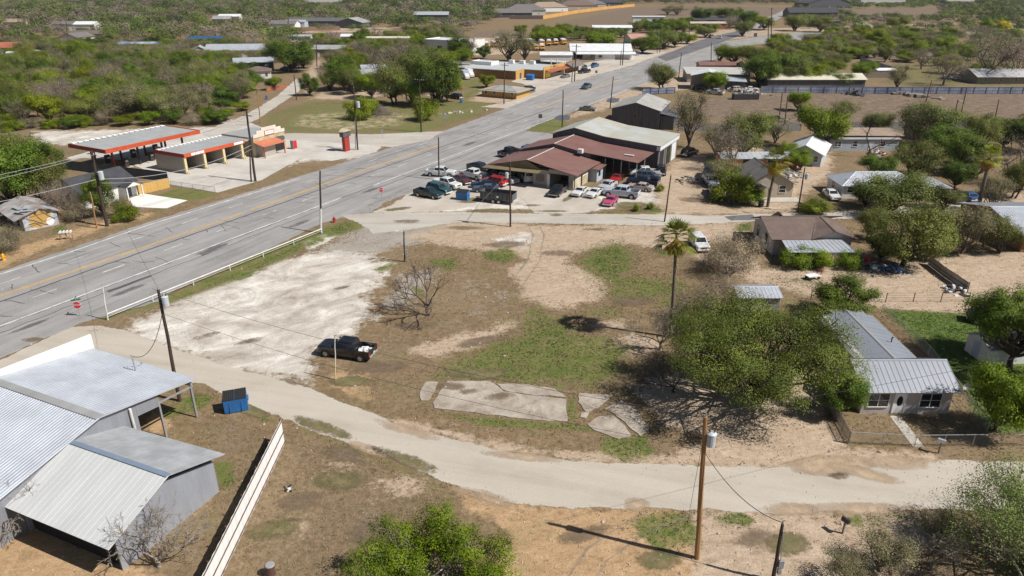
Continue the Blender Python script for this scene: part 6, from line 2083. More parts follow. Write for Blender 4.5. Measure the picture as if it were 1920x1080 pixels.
fence("picket_fence", "weathered picket fence leaning along the cottage drive", [(1552, 762), (1568, 790), (1590, 832)], 1.25, 'pickets', 'oldwood', 'oldwood', 1.8)
fence("side_wire_fence", "chain link fence along the right side of the cottage lawn", [(1652, 588), (1740, 668), (1800, 745), (1850, 810)], 1.15, 'link', 'steel', 'steel', 2.6)
fence("yard_wire_fence", "wire fence across the dirt yard behind the cottage", [(1520, 562), (1660, 567), (1815, 566)], 1.2, 'wire', 'steel', 'rustpipe', 3.0)
fence("grey_sheet_fence", "grey sheet fence slanting across the dirt yard at right", [(1740, 496), (1768, 518), (1812, 548)], 1.3, 'sheet', 'galv_rust', 'rustpipe', 2.4)
BS = M("blue_white_sheets", (0.40, 0.45, 0.56), 0.45, 0.3, 0.12, 0.2, col2=(0.10, 0.15, 0.27), amount=0.6)
fence("blue_sheet_fence", "very long patched blue and white sheet fence behind the corral", [(1425, 174), (1640, 176), (1940, 176)], 2.2, 'sheet', BS, 'rustpipe', 4.0)
fence("blue_sheet_fence", "short blue sheet fence beside the barn and the small roadside tree", [(1204, 178), (1265, 175)], 2.0, 'sheet', BS, 'rustpipe', 3.0)
GS = M("grey_planks", (0.33, 0.32, 0.31), 0.7, 0.25, 1.5, 0.1, streak=(5, 5, .3))
fence("plank_fence", "grey upright plank fence behind the bushes right of the repair shop", [(1272, 246), (1500, 246)], 1.9, 'boards', GS, 'rustpipe', 3.0)
fence("plank_fence", "grey upright plank fence in front of the corral, middle stretch", [(1595, 245), (1695, 245)], 2.2, 'boards', GS, 'rustpipe', 3.0)
fence("plank_fence", "grey upright plank fence in front of the corral, right stretch", [(1768, 241), (1835, 241)], 1.9, 'boards', GS, 'rustpipe', 3.0)
fence("board_yard_fence", "brown board fence round the yard left of the ranch house", [(1600, 146), (1682, 146)], 2.2, 'boards', 'oldwood', 'oldwood', 3.0)
fence("dark_sheet_fence", "dark blue sheet fence slanting through the yard left of the ranch house", [(1612, 116), (1645, 126), (1682, 138)], 2.0, 'sheet', BS, 'rustpipe', 3.0)
fence("orange_fence", "long orange board fence below the tract houses", [(1018, 36), (1080, 25), (1140, 17), (1190, 12)], 3.0, 'screen', M("orange_boards", (0.62, 0.33, 0.10), 0.8, 0.15, 0.1), 'newwood', 12)
fence("dark_board_fence", "dark brown board fence left of the long orange one", [(955, 36), (1018, 36)], 3.0, 'screen', 'shingle_brown', 'oldwood', 12)
fence("brown_fence", "long brown board fence in front of the tarped shed", [(545, 59), (638, 57)], 2.6, 'screen', M("brown_boards", (0.28, 0.17, 0.11), 0.85, 0.2, 0.1), 'oldwood', 8)
fence("rubble_fence", "rusty orange low picket fence round the brown cottage garden", [(500, 172), (535, 165), (537, 158)], 1.1, 'boards', 'rust', 'rust', 2)

# ------------------------------------------------------------------ signs, hydrants, boxes, bins
def stop_sign(label, base, cpy, s=0.42, blades=False, rz=0.15):
    g = G(*base)
    h = height_at(base[0], base[1], cpy)
    t = thing("stop_sign", label, "stop sign", (g.x, g.y, 0), rz)
    m = MB()
    m.tube((0, 0.04, 0), (0, 0.04, h + s + (0.5 if blades else 0)), 0.035, n=6)
    m.build("post", MT['steel'], t)
    oc = lambda r, y: [(r * math.cos(math.pi / 8 + i * math.pi / 4), y, h + r * math.sin(math.pi / 8 + i * math.pi / 4)) for i in range(8)]
    m = MB()
    m.loft([oc(s, 0.0), oc(s, -0.012)])
    p = m.build("sign_plate", MT['signwhite'], t)
    m = MB()
    m.loft([oc(s * 0.92, -0.0125), oc(s * 0.92, -0.018)])
    m.build("red_face", MT['signred'], p)
    lettering("lettering", "STOP", s * 0.72, MT['signwhite'], p, (0, -0.022, h), (math.pi / 2, 0, 0))
    if blades:
        for k, rr in ((0, 0.3), (1, 1.7)):
            m = MB()
            m.box((0, 0.04, h + s + 0.18 + k * 0.2), (0.95, 0.02, 0.18), rr)
            m.build("street_blade", MT['signgreen'], t)


stop_sign("stop sign under green street blades where the near street meets the highway", (150, 593), 572, 0.46, True, 0.2)
stop_sign("stop sign without blades where the side street meets the highway", (716, 373), 356, 0.42)


def plain_sign(label, base, top, w=0.7, h=0.8, mat='dark_wall'):
    g = G(*base)
    hh = height_at(base[0], base[1], top)
    t = thing("road_sign", label, "road sign", (g.x, g.y, 0), 0)
    m = MB()
    m.tube((0, 0.04, 0), (0, 0.04, hh), 0.04, n=6)
    m.build("post", MT['steel'], t)
    m = MB()
    m.box((0, 0, hh - h / 2), (w, 0.03, h))
    m.build("sign_plate", MT[mat], t, bevel=0.01)


plain_sign("square dark backed road sign on the grass island", (1013, 231), 214, 1.0, 1.0, 'dark_wall')
plain_sign("small white roadside sign beside the side road", (717, 259), 243, 0.6, 0.6, 'steel')
plain_sign("grey backed road sign on the green verge", (837, 237), 214, 0.8, 1.0, 'steel')
plain_sign("small dark road sign on the verge at the highway bend", (1415, 77), 62, 2.0, 2.0, 'dark_wall')
plain_sign("low dark sign in the commercial lot", (1118, 139), 132, 0.9, 1.0, 'black_wall')


def hydrant(label, base, mat, s=1.0):
    g = G(*base)
    t = thing("fire_hydrant", label, "fire hydrant", (g.x, g.y, 0))
    m = MB()
    m.tube((0, 0, 0), (0, 0, 0.08 * s), 0.2 * s, n=12)
    m.tube((0, 0, 0.08 * s), (0, 0, 0.62 * s), 0.14 * s, n=12)
    m.build("barrel", MT[mat], t)
    m = MB()
    m.tube((0, 0, 0.62 * s), (0, 0, 0.68 * s), 0.19 * s, n=12)
    m.tube((0, 0, 0.68 * s), (0, 0, 0.8 * s), 0.16 * s, 0.06 * s, n=12)
    m.tube((0, 0, 0.8 * s), (0, 0, 0.88 * s), 0.04 * s, n=6)
    m.build("bonnet", MT[mat], t)
    for d in ((1, 0), (-1, 0), (0, -1)):
        m = MB()
        m.tube((d[0] * 0.1 * s, d[1] * 0.1 * s, 0.45 * s), (d[0] * 0.25 * s, d[1] * 0.25 * s, 0.45 * s), 0.075 * s, n=10)
        m.build("nozzle", MT[mat], t)


hydrant("red fire hydrant on the grass corner by the white sleeved pole", (627, 417), 'hydred', 1.15)
hydrant("yellow fire hydrant beside the highway at the left edge", (8, 488), 'hydyel', 1.15)


def mailbox(label, base, rz=0.0, mat='steel', n=1, h=1.05):
    g = G(*base)
    t = thing("mailbox", label, "mailbox", (g.x, g.y, 0), rz)
    m = MB()
    m.box((0, 0, h / 2), (0.12, 0.12, h))
    if n > 1:
        m.box((0, 0, h - 0.05), (0.5 * n, 0.15, 0.06))
        m.box((-0.2 * n, 0, 0.4), (0.1, 0.1, 0.8))
        m.box((0.2 * n, 0, 0.4), (0.1, 0.1, 0.8))
    m.build("post", MT['oldwood'], t)
    for i in range(n):
        x = (i - (n - 1) / 2) * 0.45
        m = MB()
        pr = [(-0.13, h), (0.13, h), (0.13, h + 0.16)] + [(0.13 * math.cos(a), h + 0.16 + 0.13 * math.sin(a)) for a in (0.5, 1.0, 1.57, 2.1, 2.6)] + [(-0.13, h + 0.16)]
        m.extrude_y(pr, -0.28, 0.28)
        m.v = [(v[0] + x, v[1], v[2]) for v in m.v]
        bo = m.build("box", MT[mat], t)
        m = MB()
        m.box((x + 0.145, -0.1, h + 0.22), (0.015, 0.05, 0.2))
        m.build("flag", MT['signred'], bo)


mailbox("silver mailbox on a wooden post outside the cottage gate", (1759, 850), 0.9, 'galv', h=1.1)
mailbox("dark mailbox on a leaning post below the near street", (1580, 1000), 0.5, 'darksteel')
mailbox("row of four white mailboxes on a stand beside the highway", (126, 449), 0.25, 'signwhite', 4)
mailbox("small mailbox beside the white concrete driveway", (270, 404), 0.4, 'steel')


def dumpster(label, c, rz, w=1.95, d=1.1, h=1.4, lid='black'):
    t = thing("dumpster", label, "dumpster", (c.x, c.y, 0), rz)
    m = MB()
    m.add([(-w / 2, -d / 2, .08), (w / 2, -d / 2, .08), (w / 2, d / 2, .08), (-w / 2, d / 2, .08), (-w / 2, -d / 2 - 0.1, h), (w / 2, -d / 2 - .1, h), (w / 2, d / 2, h + 0.3), (-w / 2, d / 2, h + 0.3)],
          [(3, 2, 1, 0), (0, 1, 5, 4), (1, 2, 6, 5), (2, 3, 7, 6), (3, 0, 4, 7), (4, 5, 6, 7)])
    for x in (-w / 4, w / 4):
        m.box((x, -d / 2 - 0.07, h * 0.5), (0.07, 0.06, h * 0.8))
    m.build("bin_body", MT['bluebin'], t)
    for s in (-1, 1):
        m = MB()
        x0_, x1_ = (s * w / 2 * 0.99, s * 0.02)
        a_ = [(x0_, -d / 2 - 0.13, h + 0.03), (x1_, -d / 2 - 0.13, h + 0.03), (x1_, d / 2 + .02, h + 0.34), (x0_, d / 2 + .02, h + 0.34)]
        m.slab(a_, 0.04)
        for i in range(6):
            u = (i + 0.5) / 6
            p0_ = Vector(a_[0]).lerp(Vector(a_[1]), u)
            p1_ = Vector(a_[3]).lerp(Vector(a_[2]), u)
            m.tube(p0_ + Vector((0, 0, 0.02)), p1_ + Vector((0, 0, 0.02)), 0.03, n=4)
        m.build("lid", MT[lid], t)
    for s in (-1, 1):
        m = MB()
        m.box((s * (w / 2 + 0.06), 0, h * 0.72), (0.12, d * 0.7, 0.14))
        m.build("lift_sleeve", MT['bluebin'], t)
    for s in (-1, 1):
        for q in (-1, 1):
            m = MB()
            m.tube((s * w * 0.4 - 0.03, q * d * 0.38, 0.08), (s * w * 0.4 + 0.03, q * d * 0.38, 0.08), 0.08, n=8)
            m.build("caster", MT['black'], t)


a_, b_ = G(423, 781), G(467, 772)
dumpster("blue dumpster with black ribbed lid on the grass below the near street", (a_ + b_) / 2 + Vector((-0.3, 0.75, 0)), math.atan2((b_ - a_).y, (b_ - a_).x) - 0.05)
dumpster("blue dumpster among the cars beside the repair shop", G(868, 374), -0.35, 2.1, 1.1, 1.35)
dumpster("blue dumpster against the ochre end wall of the strip", G(994, 150), -0.4, 2.6, 2.0, 1.7, 'bluebin')
m_bin = []
for lb, p, mt in (("blue wheelie bin beside the side road", (500, 186), 'bluebin'), ("blue wheelie bin beside the drive left of the orange brick office", (865, 193), 'bluebin'), ("black wheelie bin in front of the beige house porch", (1426, 388), 'black'),
                  ("upturned blue barrel in the dirt yard behind the cottage", (1683, 512), 'tarpblue'), ("red barrel beside the tree in the dirt yard", (1624, 497), 'signred')):
    g = G(*p)
    t = thing("wheelie_bin" if 'wheelie' in lb else "barrel", lb, "bin" if 'wheelie' in lb else "barrel", (g.x, g.y, 0), 0.3)
    m = MB()
    if 'wheelie' in lb:
        m.box((0, 0, 0.58), (0.6, 0.65, 1.0), taper=1.15)
        m.build("bin_body", MT[mt], t, bevel=0.03)
        m = MB()
        m.box((0, 0.02, 1.12), (0.74, 0.82, 0.08), taper=0.85)
        m.build("lid", MT[mt], t, bevel=0.02)
        for s in (-1, 1):
            m = MB()
            m.tube((s * 0.3 - 0.04, 0.3, 0.13), (s * 0.3 + 0.04, 0.3, 0.13), 0.13, n=10)
            m.build("wheel", MT['black'], t)
    else:
        for z0_, z1_, r_ in ((0, 0.3, 0.32), (0.3, 0.34, 0.34), (0.34, 0.65, 0.32), (0.65, 0.69, 0.34), (0.69, 1.0, 0.32)):
            m.tube((0, 0, z0_), (0, 0, z1_), r_, n=12)
        m.build("drum", MT[mt], t)
# oil drum by the bottom edge
g = G(508, 1078)
t = thing("fire_barrel", "rusty burn barrel with pale lid at the bottom edge of the lot", "barrel", (g.x, g.y, 0))
m = MB()
m.tube((0, 0, 0), (0, 0, 0.85), 0.3, n=14)
m.build("drum", MT['rustpipe'], t)
m = MB()
m.tube((0.05, 0, 0.85), (0.05, 0, 0.9), 0.31, 0.28, n=14)
m.build("lid", MT['galv_old'], t)

# steel skip in the corral
g = G(1397, 186)
t = thing("steel_skip", "long black ribbed steel skip on the dirt beyond the bare trees", "skip", (g.x, g.y, 0), 0.02)
m = MB()
for a_ in ((-3.9, 3.9, -1.2, -1.1), (-3.9, 3.9, 1.1, 1.2), (-3.9, -3.8, -1.1, 1.1), (3.8, 3.9, -1.1, 1.1)):
    m.span(*a_, 0.15, 1.75)
m.span(-3.9, 3.9, -1.1, 1.1, 0.1, 0.2)
m.build("tub", MT['black_wall'], t)
m = MB()
for i in range(14):
    m.box((-3.7 + i * 0.57, -1.25, 0.95), (0.12, 0.1, 1.55))
m.build("side_rib", MT['darksteel'], t)
m = MB()
for i in range(26):
    m.box((RNG.uniform(-3.4, 3.4), RNG.uniform(-0.8, 0.8), 1.5 + RNG.uniform(-0.2, 0.4)), (RNG.uniform(.3, 1.2), RNG.uniform(.2, .6), RNG.uniform(.1, .4)), RNG.uniform(0, 3))
m.build("scrap_load", MT['galv_rust'], t)


# heaps of scrap and brush
def heap(name, label, base, w, d, h, mats, n, long=0.9, cat="scrap heap"):
    """a jumble nobody could count: one object"""
    g = G(*base)
    m = MB()
    rz = RNG.uniform(0, 3)
    for k, (nm, mt) in enumerate(mats):
        m.m = k
        for i in range(n):
            x, y = RNG.gauss(0, w / 3.2), RNG.gauss(0, d / 3.2)
            z = max(0.05, h * math.exp(-(x / w * 2) ** 2 - (y / d * 2) ** 2) * RNG.uniform(0.2, 1))
            if nm in ('branch', 'pipe'):
                a = RNG.uniform(0, 6.28)
                l_ = RNG.uniform(0.4, 1.0) * long
                dv_ = Vector((math.cos(a), math.sin(a), RNG.uniform(-0.25, 0.45))) * l_
                m.tube(Vector((x, y, z)) - dv_ / 2, Vector((x, y, z)) + dv_ / 2, 0.03, 0.015, 4)
            else:
                sx, sy, sz = RNG.uniform(.2, 1) * long, RNG.uniform(.15, .6) * long, RNG.uniform(.05, .35) * long
                m.box((x, y, z), (sx, sy, sz), RNG.uniform(0, 3), RNG.uniform(0.6, 1))
    o = m.build(name, [MT[x[1]] for x in mats])
    o.location = (g.x, g.y, 0)
    o.rotation_euler = (0, 0, rz)
    return tag(o, label, cat, None, "stuff")


heap("brush_pile", "grey brush pile beside the round green bush left of the highway", (703, 214), 9, 7, 3.0, (("branch", 'bark_pale'), ("branch", 'bark')), 420, 3.2, "brush pile")
heap("scrap_heap", "scrap heap with striped boards beneath the tree in the dirt yard", (1635, 503), 3.2, 2.0, 0.8, (("board", 'oldwood'), ("scrap", 'black_wall'), ("sheet", 'white_metal')), 14)
heap("scrap_heap", "scrap and blue tarp beside the blue barrel in the yard", (1668, 508), 2.6, 1.6, 0.9, (("board", 'signwhite'), ("scrap", 'black_wall'), ("tarp", 'tarpblue')), 10)
heap("scrap_heap", "bright crumpled scrap against the yard wire fence at right", (1792, 548), 3.0, 1.8, 0.7, (("sheet", 'white_metal'), ("scrap", 'darksteel')), 16)
heap("scrap_heap", "pale stacked junk behind the beige house", (1470, 330), 5, 5, 1.6, (("sheet", 'white_metal'), ("scrap", 'galv_rust'), ("board", 'oldwood')), 34)
heap("scrap_heap", "rubble in front of the long trailer house", (1640, 290), 9, 3, 1.1, (("board", 'oldwood'), ("sheet", 'white_metal'), ("scrap", 'rust')), 24)
heap("log_pile", "fallen branches on the dirt yard", (1600, 517), 3.5, 1.2, 0.3, (("branch", 'bark_dark'),), 12, 2.6, "log pile")
heap("scrap_heap", "dark scrap pile at the corral fence right of the skip", (1455, 226), 6, 4, 1.6, (("scrap", 'black_wall'), ("board", 'oldwood')), 24, 1.3)
heap("scrap_heap", "dark heap stacked against the blue sheet fence", (1600, 178), 6, 3, 2.2, (("board", 'black_wall'), ("scrap", 'darksteel')), 20, 1.6)
heap("timber_stack", "low rusty stack of pipes along the blue sheet fence", (1710, 180), 14, 2.5, 0.8, (("pipe", 'rustpipe'), ("board", 'oldwood')), 30, 3.5, "timber stack")
heap("scrap_heap", "crumpled car parts beside the dark truck lot", (1290, 340), 4, 3, 1.0, (("scrap", 'darksteel'), ("sheet", 'galv_rust')), 16)
heap("scrap_heap", "mixed junk between junkyard cars and blue fence", (1390, 172), 14, 4, 1.6, (("scrap", 'black_wall'), ("sheet", 'white_metal'), ("board", 'galv_rust')), 30, 1.4)
heap("limestone_pile", "scattered pale broken slabs on the green verge", (865, 211), 9, 2, 0.3, (("slab", 'concrete'),), 16, 1.7, "rubble")
heap("litter", "small scrap of litter on the brown lot beside the white fence", (540, 917), 0.9, 0.6, 0.2, (("sheet", 'white_metal'), ("scrap", 'darksteel')), 5, 0.4, "litter")
# upturned cart in the yard
g = G(1523, 523)
t = thing("utility_cart", "white flat cart with red handle on the dirt yard", "cart", (g.x, g.y, 0), 0.3)
m = MB()
m.box((0, 0, 0.5), (1.8, 0.9, 0.12))
m.build("deck", MT['signwhite'], t)
m = MB()
m.tube((0.85, -.3, .5), (1.1, -.3, 1.1), 0.05, n=6)
m.tube((0.85, .3, .5), (1.1, .3, 1.1), 0.05, n=6)
m.tube((1.1, -.3, 1.1), (1.1, .3, 1.1), 0.05, n=6)
m.build("handle", MT['signred'], t)
for sx in (-0.6, 0.6):
    for sy in (-0.4, 0.4):
        m = MB()
        m.tube((sx, sy - 0.05, 0.2), (sx, sy + 0.05, 0.2), 0.2, n=10)
        m.build("wheel", MT['black'], t)
# ------------------------------------------------------------------ vehicles (x forward, origin on the ground)
def ring(x, w0, w1, w2, z0, z1, z2, z3):
    return [(x, -w0, z0), (x, -w1, z1), (x, -w1, (z1 + z2) / 2), (x, -w2, z2), (x, -w2 * 0.82, z3), (x, w2 * 0.82, z3), (x, w2, z2), (x, w1, (z1 + z2) / 2), (x, w1, z1), (x, w0, z0)]


def quad_in(mb, a, b, c, d, iu, iv, off=0.012, th=0.03):
    """an inset pane on the face a-b-c-d (a, b below; d, c above)"""
    a, b, c, d = map(Vector, (a, b, c, d))

    def at(u, v):
        return a.lerp(b, u).lerp(d.lerp(c, u), v)
    q = [at(iu, iv), at(1 - iu, iv), at(1 - iu, 1 - iv), at(iu, 1 - iv)]
    n = (b - a).cross(d - a).normalized()
    o = [p + n * off for p in q]
    i_ = [p - n * th for p in q]
    mb.add(o + i_, [(0, 1, 2, 3), (7, 6, 5, 4)] + [(i, 4 + i, 4 + (i + 1) % 4, (i + 1) % 4) for i in range(4)])


PAINT = {
 'black': paint("black_paint", (0.008, 0.009, 0.012), 0.25), 'navy': paint("navy_paint", (0.012, 0.022, 0.055)), 'teal': paint("teal_paint", (0.02, 0.085, 0.105)), 'darkgreen': paint("dark_green_paint", (0.008, 0.032, 0.035)),
 'white': paint("white_paint", (0.72, 0.72, 0.71)), 'silver': paint("silver_paint", (0.48, 0.49, 0.51)), 'grey': paint("grey_paint", (0.17, 0.18, 0.19)), 'bluewhite': paint("pale_blue_paint", (0.52, 0.57, 0.64)),
 'red': paint("red_paint", (0.42, 0.018, 0.018)), 'maroon': paint("maroon_paint", (0.10, 0.022, 0.018)), 'pink': paint("pink_paint", (0.50, 0.06, 0.16), 0.4), 'blue': paint("blue_paint", (0.02, 0.085, 0.24)),
 'tan': paint("faded_tan_paint", (0.40, 0.33, 0.30), 0.5, 0.2), 'slate': paint("slate_blue_paint", (0.06, 0.09, 0.13)), 'yellow': MT['busyel'],
}


def wheel_set(t, xs, y, r, wd=0.24):
    base = None
    for x in xs:
        for s in (-1, 1):
            m = MB()
            n = 18
            prof = [(-wd / 2, r * 0.62), (-wd / 2, r * 0.94), (-wd / 2 + 0.03, r), (wd / 2 - 0.03, r), (wd / 2, r * 0.94), (wd / 2, r * 0.62)]
            m.loft([[(p[1] * math.cos(2 * math.pi * i / n), p[0], p[1] * math.sin(2 * math.pi * i / n)) for i in range(n)] for p in prof])
            wo = m.build("wheel", MT['black'], t, smooth=False)
            wo.location = (x, s * (y - wd / 2 + 0.02), r)
            m = MB()
            yy = s * (wd / 2 + 0.006)
            k = [(r * 0.60 * math.cos(2 * math.pi * i / n), yy, r * 0.60 * math.sin(2 * math.pi * i / n)) for i in range(n)]
            m.add(k if s < 0 else list(reversed(k)), [tuple(range(n))])
            m.tube((0, yy, 0), (0, yy + s * 0.02, 0), r * 0.16, n=8)
            m.build("rim", MT['alu'], wo)


def arches(t, xs, y, r):
    for x in xs:
        for s in (-1, 1):
            m = MB()
            R = r * 1.2
            pts = [(x + R * math.cos(a), s * (y + 0.006), max(0.3, r + R * math.sin(a))) for a in [i * math.pi / 10 - 0.15 for i in range(11)]] + [(x - R, s * (y + 0.006), 0.3), (x + R, s * (y + 0.006), 0.3)]
            m.add(pts if s < 0 else list(reversed(pts)), [tuple(range(len(pts)))])
            m.build("wheel_arch", MT['black'], t)


def car(name, label, cat, L_, W_, belt, roof, hood, xw, xf, xr, xb, tail, r=0.34, bed=None, wb=None, clear=0.24, pm=None):
    """xw windshield foot, xf roof front, xr roof rear, xb rear window foot; tail = deck height at the back"""
    t = thing(name, label, cat)
    pm = pm or PAINT['white']
    h = W_ / 2
    f, b = L_ / 2, -L_ / 2
    end = b if bed is None else bed
    m = MB()
    R = [ring(f, h * 0.74, h * 0.84, h * 0.80, clear + .12, clear + .3, hood - .16, hood - .1),
         ring(f - 0.12, h * 0.86, h * 0.95, h * 0.90, clear + .02, clear + .26, hood - .07, hood - .02),
         ring(f - 0.45, h * 0.90, h * 1.0, h * 0.95, clear, clear + .25, hood - .03, hood + .03),
         ring(xw + 0.1, h * 0.92, h * 1.0, h * 0.97, clear, clear + .25, belt - .05, belt - 0.01),
         ring((xw + xb) / 2, h * 0.92, h * 1.0, h * 0.97, clear, clear + .25, belt, belt + 0.02)]
    if bed is None:
        R += [ring(xb - 0.02 if xb > b + 0.5 else b + 0.5, h * 0.92, h * 1.0, h * 0.96, clear, clear + .25, tail - .02, tail + .02),
              ring(b + 0.14, h * 0.88, h * 0.97, h * 0.91, clear + .04, clear + .28, tail - .05, tail - 0.01),
              ring(b, h * 0.76, h * 0.88, h * 0.82, clear + .14, clear + .32, tail - .14, tail - .08)]
    else:
        R += [ring(bed, h * 0.92, h * 1.0, h * 0.97, clear, clear + .25, belt, belt + 0.02)]
    R.reverse()
    m.loft(R)
    m.build("body", pm, t)
    # cabin
    ib, it = h * 0.90, h * 0.72
    zb = belt - 0.01
    A = [(xb, -ib, zb), (xw, -ib, zb), (xw, ib, zb), (xb, ib, zb)]
    T_ = [(xr, -it, roof - .05), (xf, -it, roof - .05), (xf, it, roof - .05), (xr, it, roof - .05)]
    T2 = [(xr + .08, -it * .86, roof), (xf - .08, -it * .86, roof), (xf - .08, it * .86, roof), (xr + .08, it * .86, roof)]
    m = MB()
    m.loft([A, T_, T2])
    m.build("cabin", pm, t)
    m = MB()
    quad_in(m, A[1], A[2], T_[2], T_[1], 0.06, 0.08)
    m.build("windshield", MT['glass'], t)
    m = MB()
    quad_in(m, A[3], A[0], T_[0], T_[3], 0.08, 0.14)
    m.build("rear_window", MT['glass'], t)
    n = 2 if xw - xb < 3.0 else 3
    for s in (0, 1):
        m = MB()
        a, bb, c, d = (A[0], A[1], T_[1], T_[0]) if s == 0 else (A[2], A[3], T_[3], T_[2])
        a, bb, c, d = map(Vector, (a, bb, c, d))
        for i in range(n):
            u0, u1 = i / n + 0.03, (i + 1) / n - 0.01
            quad_in(m, a.lerp(bb, u0), a.lerp(bb, u1), d.lerp(c, u1), d.lerp(c, u0), 0.04, 0.14)
        m.build("side_window", MT['glass'], t)
    wb = wb or (f - 0.95, b + 1.0)
    arches(t, wb, h, r)
    wheel_set(t, wb, h, r)
    for s in (-1, 1):
        m = MB()
        m.box((f - 0.06, s * h * 0.66, hood - 0.24), (0.1, h * 0.34, 0.15))
        m.build("headlight", MT['lens'], t)
        m = MB()
        m.box((b + (0.03 if bed is None else 0.02), s * h * (0.72 if bed is None else 0.9), tail - 0.25), (0.1, h * 0.26 if bed is None else 0.14, 0.17 if bed is None else 0.32))
        m.build("taillight", MT['tail'], t)
        m = MB()
        m.box((xw - 0.12, s * (h + 0.06), belt + 0.08), (0.12, 0.2, 0.14))
        m.build("mirror", MT['black'], t)
    m = MB()
    m.box((f - 0.01, 0, hood - 0.28), (0.06, h * 0.86, 0.2))
    m.build("grille", MT['black'], t)
    m = MB()
    m.box((f + 0.02, 0, clear + 0.2), (0.14, h * 1.72, 0.18))
    m.build("front_bumper", MT['steel'] if bed is not None else pm, t, bevel=0.03)
    m = MB()
    m.box((b - 0.02, 0, clear + 0.24), (0.14, h * 1.72, 0.18))
    m.build("rear_bumper", MT['steel'] if bed is not None else pm, t, bevel=0.03)
    m = MB()
    m.box((b - (0.1 if bed is not None else 0.03), 0, clear + 0.46), (0.02, 0.32, 0.16))
    m.build("number_plate", MT['signwhite'], t)
    if bed is not None:
        m = MB()
        for s in (-1, 1):
            m.span(b, bed - 0.03, s * (h - 0.09), s * h * 0.995, clear + 0.06, belt + 0.03)
        m.span(b, b + 0.07, -h + 0.09, h - 0.09, clear + 0.2, belt + 0.02)
        m.span(bed - 0.1, bed - 0.03, -h + 0.09, h - 0.09, clear + 0.2, belt + 0.02)
        m.build("bed", pm, t, bevel=0.02)
        m = MB()
        m.span(b + 0.07, bed - 0.1, -h + 0.09, h - 0.09, clear + 0.12, clear + 0.36)
        m.build("bed_floor", MT['darksteel'], t)
    return t


PROTO = {}
PROTO_USED = set()


def make_proto(k):
    a = dict(
        pickup=dict(L_=5.75, W_=2.0, belt=1.22, roof=1.88, hood=1.14, xw=1.35, xf=0.62, xr=-0.95, xb=-1.12, tail=1.2, r=0.41, bed=-1.14, clear=0.36),
        shortcab=dict(L_=5.3, W_=1.95, belt=1.16, roof=1.75, hood=1.06, xw=1.15, xf=0.45, xr=-0.35, xb=-0.5, tail=1.15, r=0.38, bed=-0.52, clear=0.32),
        sedan=dict(L_=4.7, W_=1.8, belt=0.96, roof=1.42, hood=0.86, xw=1.0, xf=0.25, xr=-0.95, xb=-1.6, tail=0.98, r=0.33),
        coupe=dict(L_=4.4, W_=1.76, belt=0.90, roof=1.28, hood=0.80, xw=0.75, xf=0.0, xr=-0.75, xb=-1.75, tail=0.92, r=0.32),
        suv=dict(L_=4.9, W_=1.92, belt=1.14, roof=1.78, hood=1.06, xw=1.15, xf=0.5, xr=-2.0, xb=-2.3, tail=1.14, r=0.38, clear=0.3),
        van=dict(L_=5.4, W_=2.0, belt=1.25, roof=2.15, hood=1.15, xw=1.7, xf=1.0, xr=-2.45, xb=-2.6, tail=1.25, r=0.36, clear=0.28),
    )[k]
    nm = dict(pickup="pickup_truck", shortcab="pickup_truck", sedan="sedan_car", coupe="coupe_car", suv="suv_car", van="van")[k]
    PROTO[k] = car(nm, "x", dict(pickup="pickup truck", shortcab="pickup truck", suv="car", sedan="car", coupe="car", van="van")[k], **a)


def put(kind, rear, front, col, label, group=None, sc=1.0):
    if kind not in PROTO:
        make_proto(kind)
    a, b = G(*rear), G(*front)
    c = (a + b) / 2
    rz = math.atan2(b.y - a.y, b.x - a.x)
    pm = PAINT[col]
    mats = {'body': pm, 'cabin': pm, 'bed': pm}
    p = PROTO[kind]
    if kind not in PROTO_USED:
        PROTO_USED.add(kind)
        p.location = (c.x, c.y, 0)
        p.rotation_euler = (0, 0, rz)
        p["label"] = label
        if group:
            p["group"] = group
        for ch in p.children:
            if ch.name.split('.')[0] in mats:
                ch.material_slots[0].link = 'OBJECT'
                ch.material_slots[0].material = pm
        return p
    return copy_tree(p, (c.x, c.y, 0), rz, sc, label, group, mats)


SG = "vehicles parked round the repair shop"
tk = put('pickup', (680, 670), (624, 662), 'black', "black crew cab pickup parked alone on the edge of the bleached lot")
m = MB()
for i in range(9):
    m.box((RNG.uniform(-2.4, -1.4), RNG.uniform(-0.6, 0.6), 0.85), (RNG.uniform(.15, .5), RNG.uniform(.1, .4), RNG.uniform(.1, .35)), RNG.uniform(0, 3))
o = m.build("bed_load", MT['signwhite'])
o.location = tk.location
o.rotation_euler = tk.rotation_euler
tag(o, "pale loose cargo lying in the bed of the lone black pickup", "cargo", None, "stuff")
put('pickup', (809, 329), (845, 331), 'white', "white and silver mud splashed pickup nearest the highway in the repair shop row", SG)
put('pickup', (906, 338), (868, 329), 'white', "white crew pickup with dark bed in front of the big black truck", SG)
put('pickup', (885, 318), (915, 326), 'black', "big black pickup standing tall under the shop's front roof corner", SG)
put('pickup', (821, 347), (858, 356), 'white', "white lettered pickup behind the dark green pickup", SG)
put('sedan', (852, 337), (880, 348), 'maroon', "maroon car with crumpled silver front beside the white lettered pickup", SG)
put('shortcab', (788, 366), (820, 372), 'darkgreen', "dark green pickup at the near left corner of the shop's cars", SG)
put('suv', (809, 358), (838, 365), 'teal', "teal car tucked behind the dark green pickup", SG)
put('suv', (943, 350), (912, 344), 'red', "red car with bright tail end beside the silver pickup", SG)
put('sedan', (922, 351), (893, 351), 'navy', "dark navy sedan between the red car and the slate one", SG)
put('sedan', (926, 360), (896, 359), 'slate', "slate blue sedan right behind the black dump trailer", SG)
put('pickup', (932, 336), (966, 347), 'silver', "silver pickup at the corner of the shop's front room", SG)
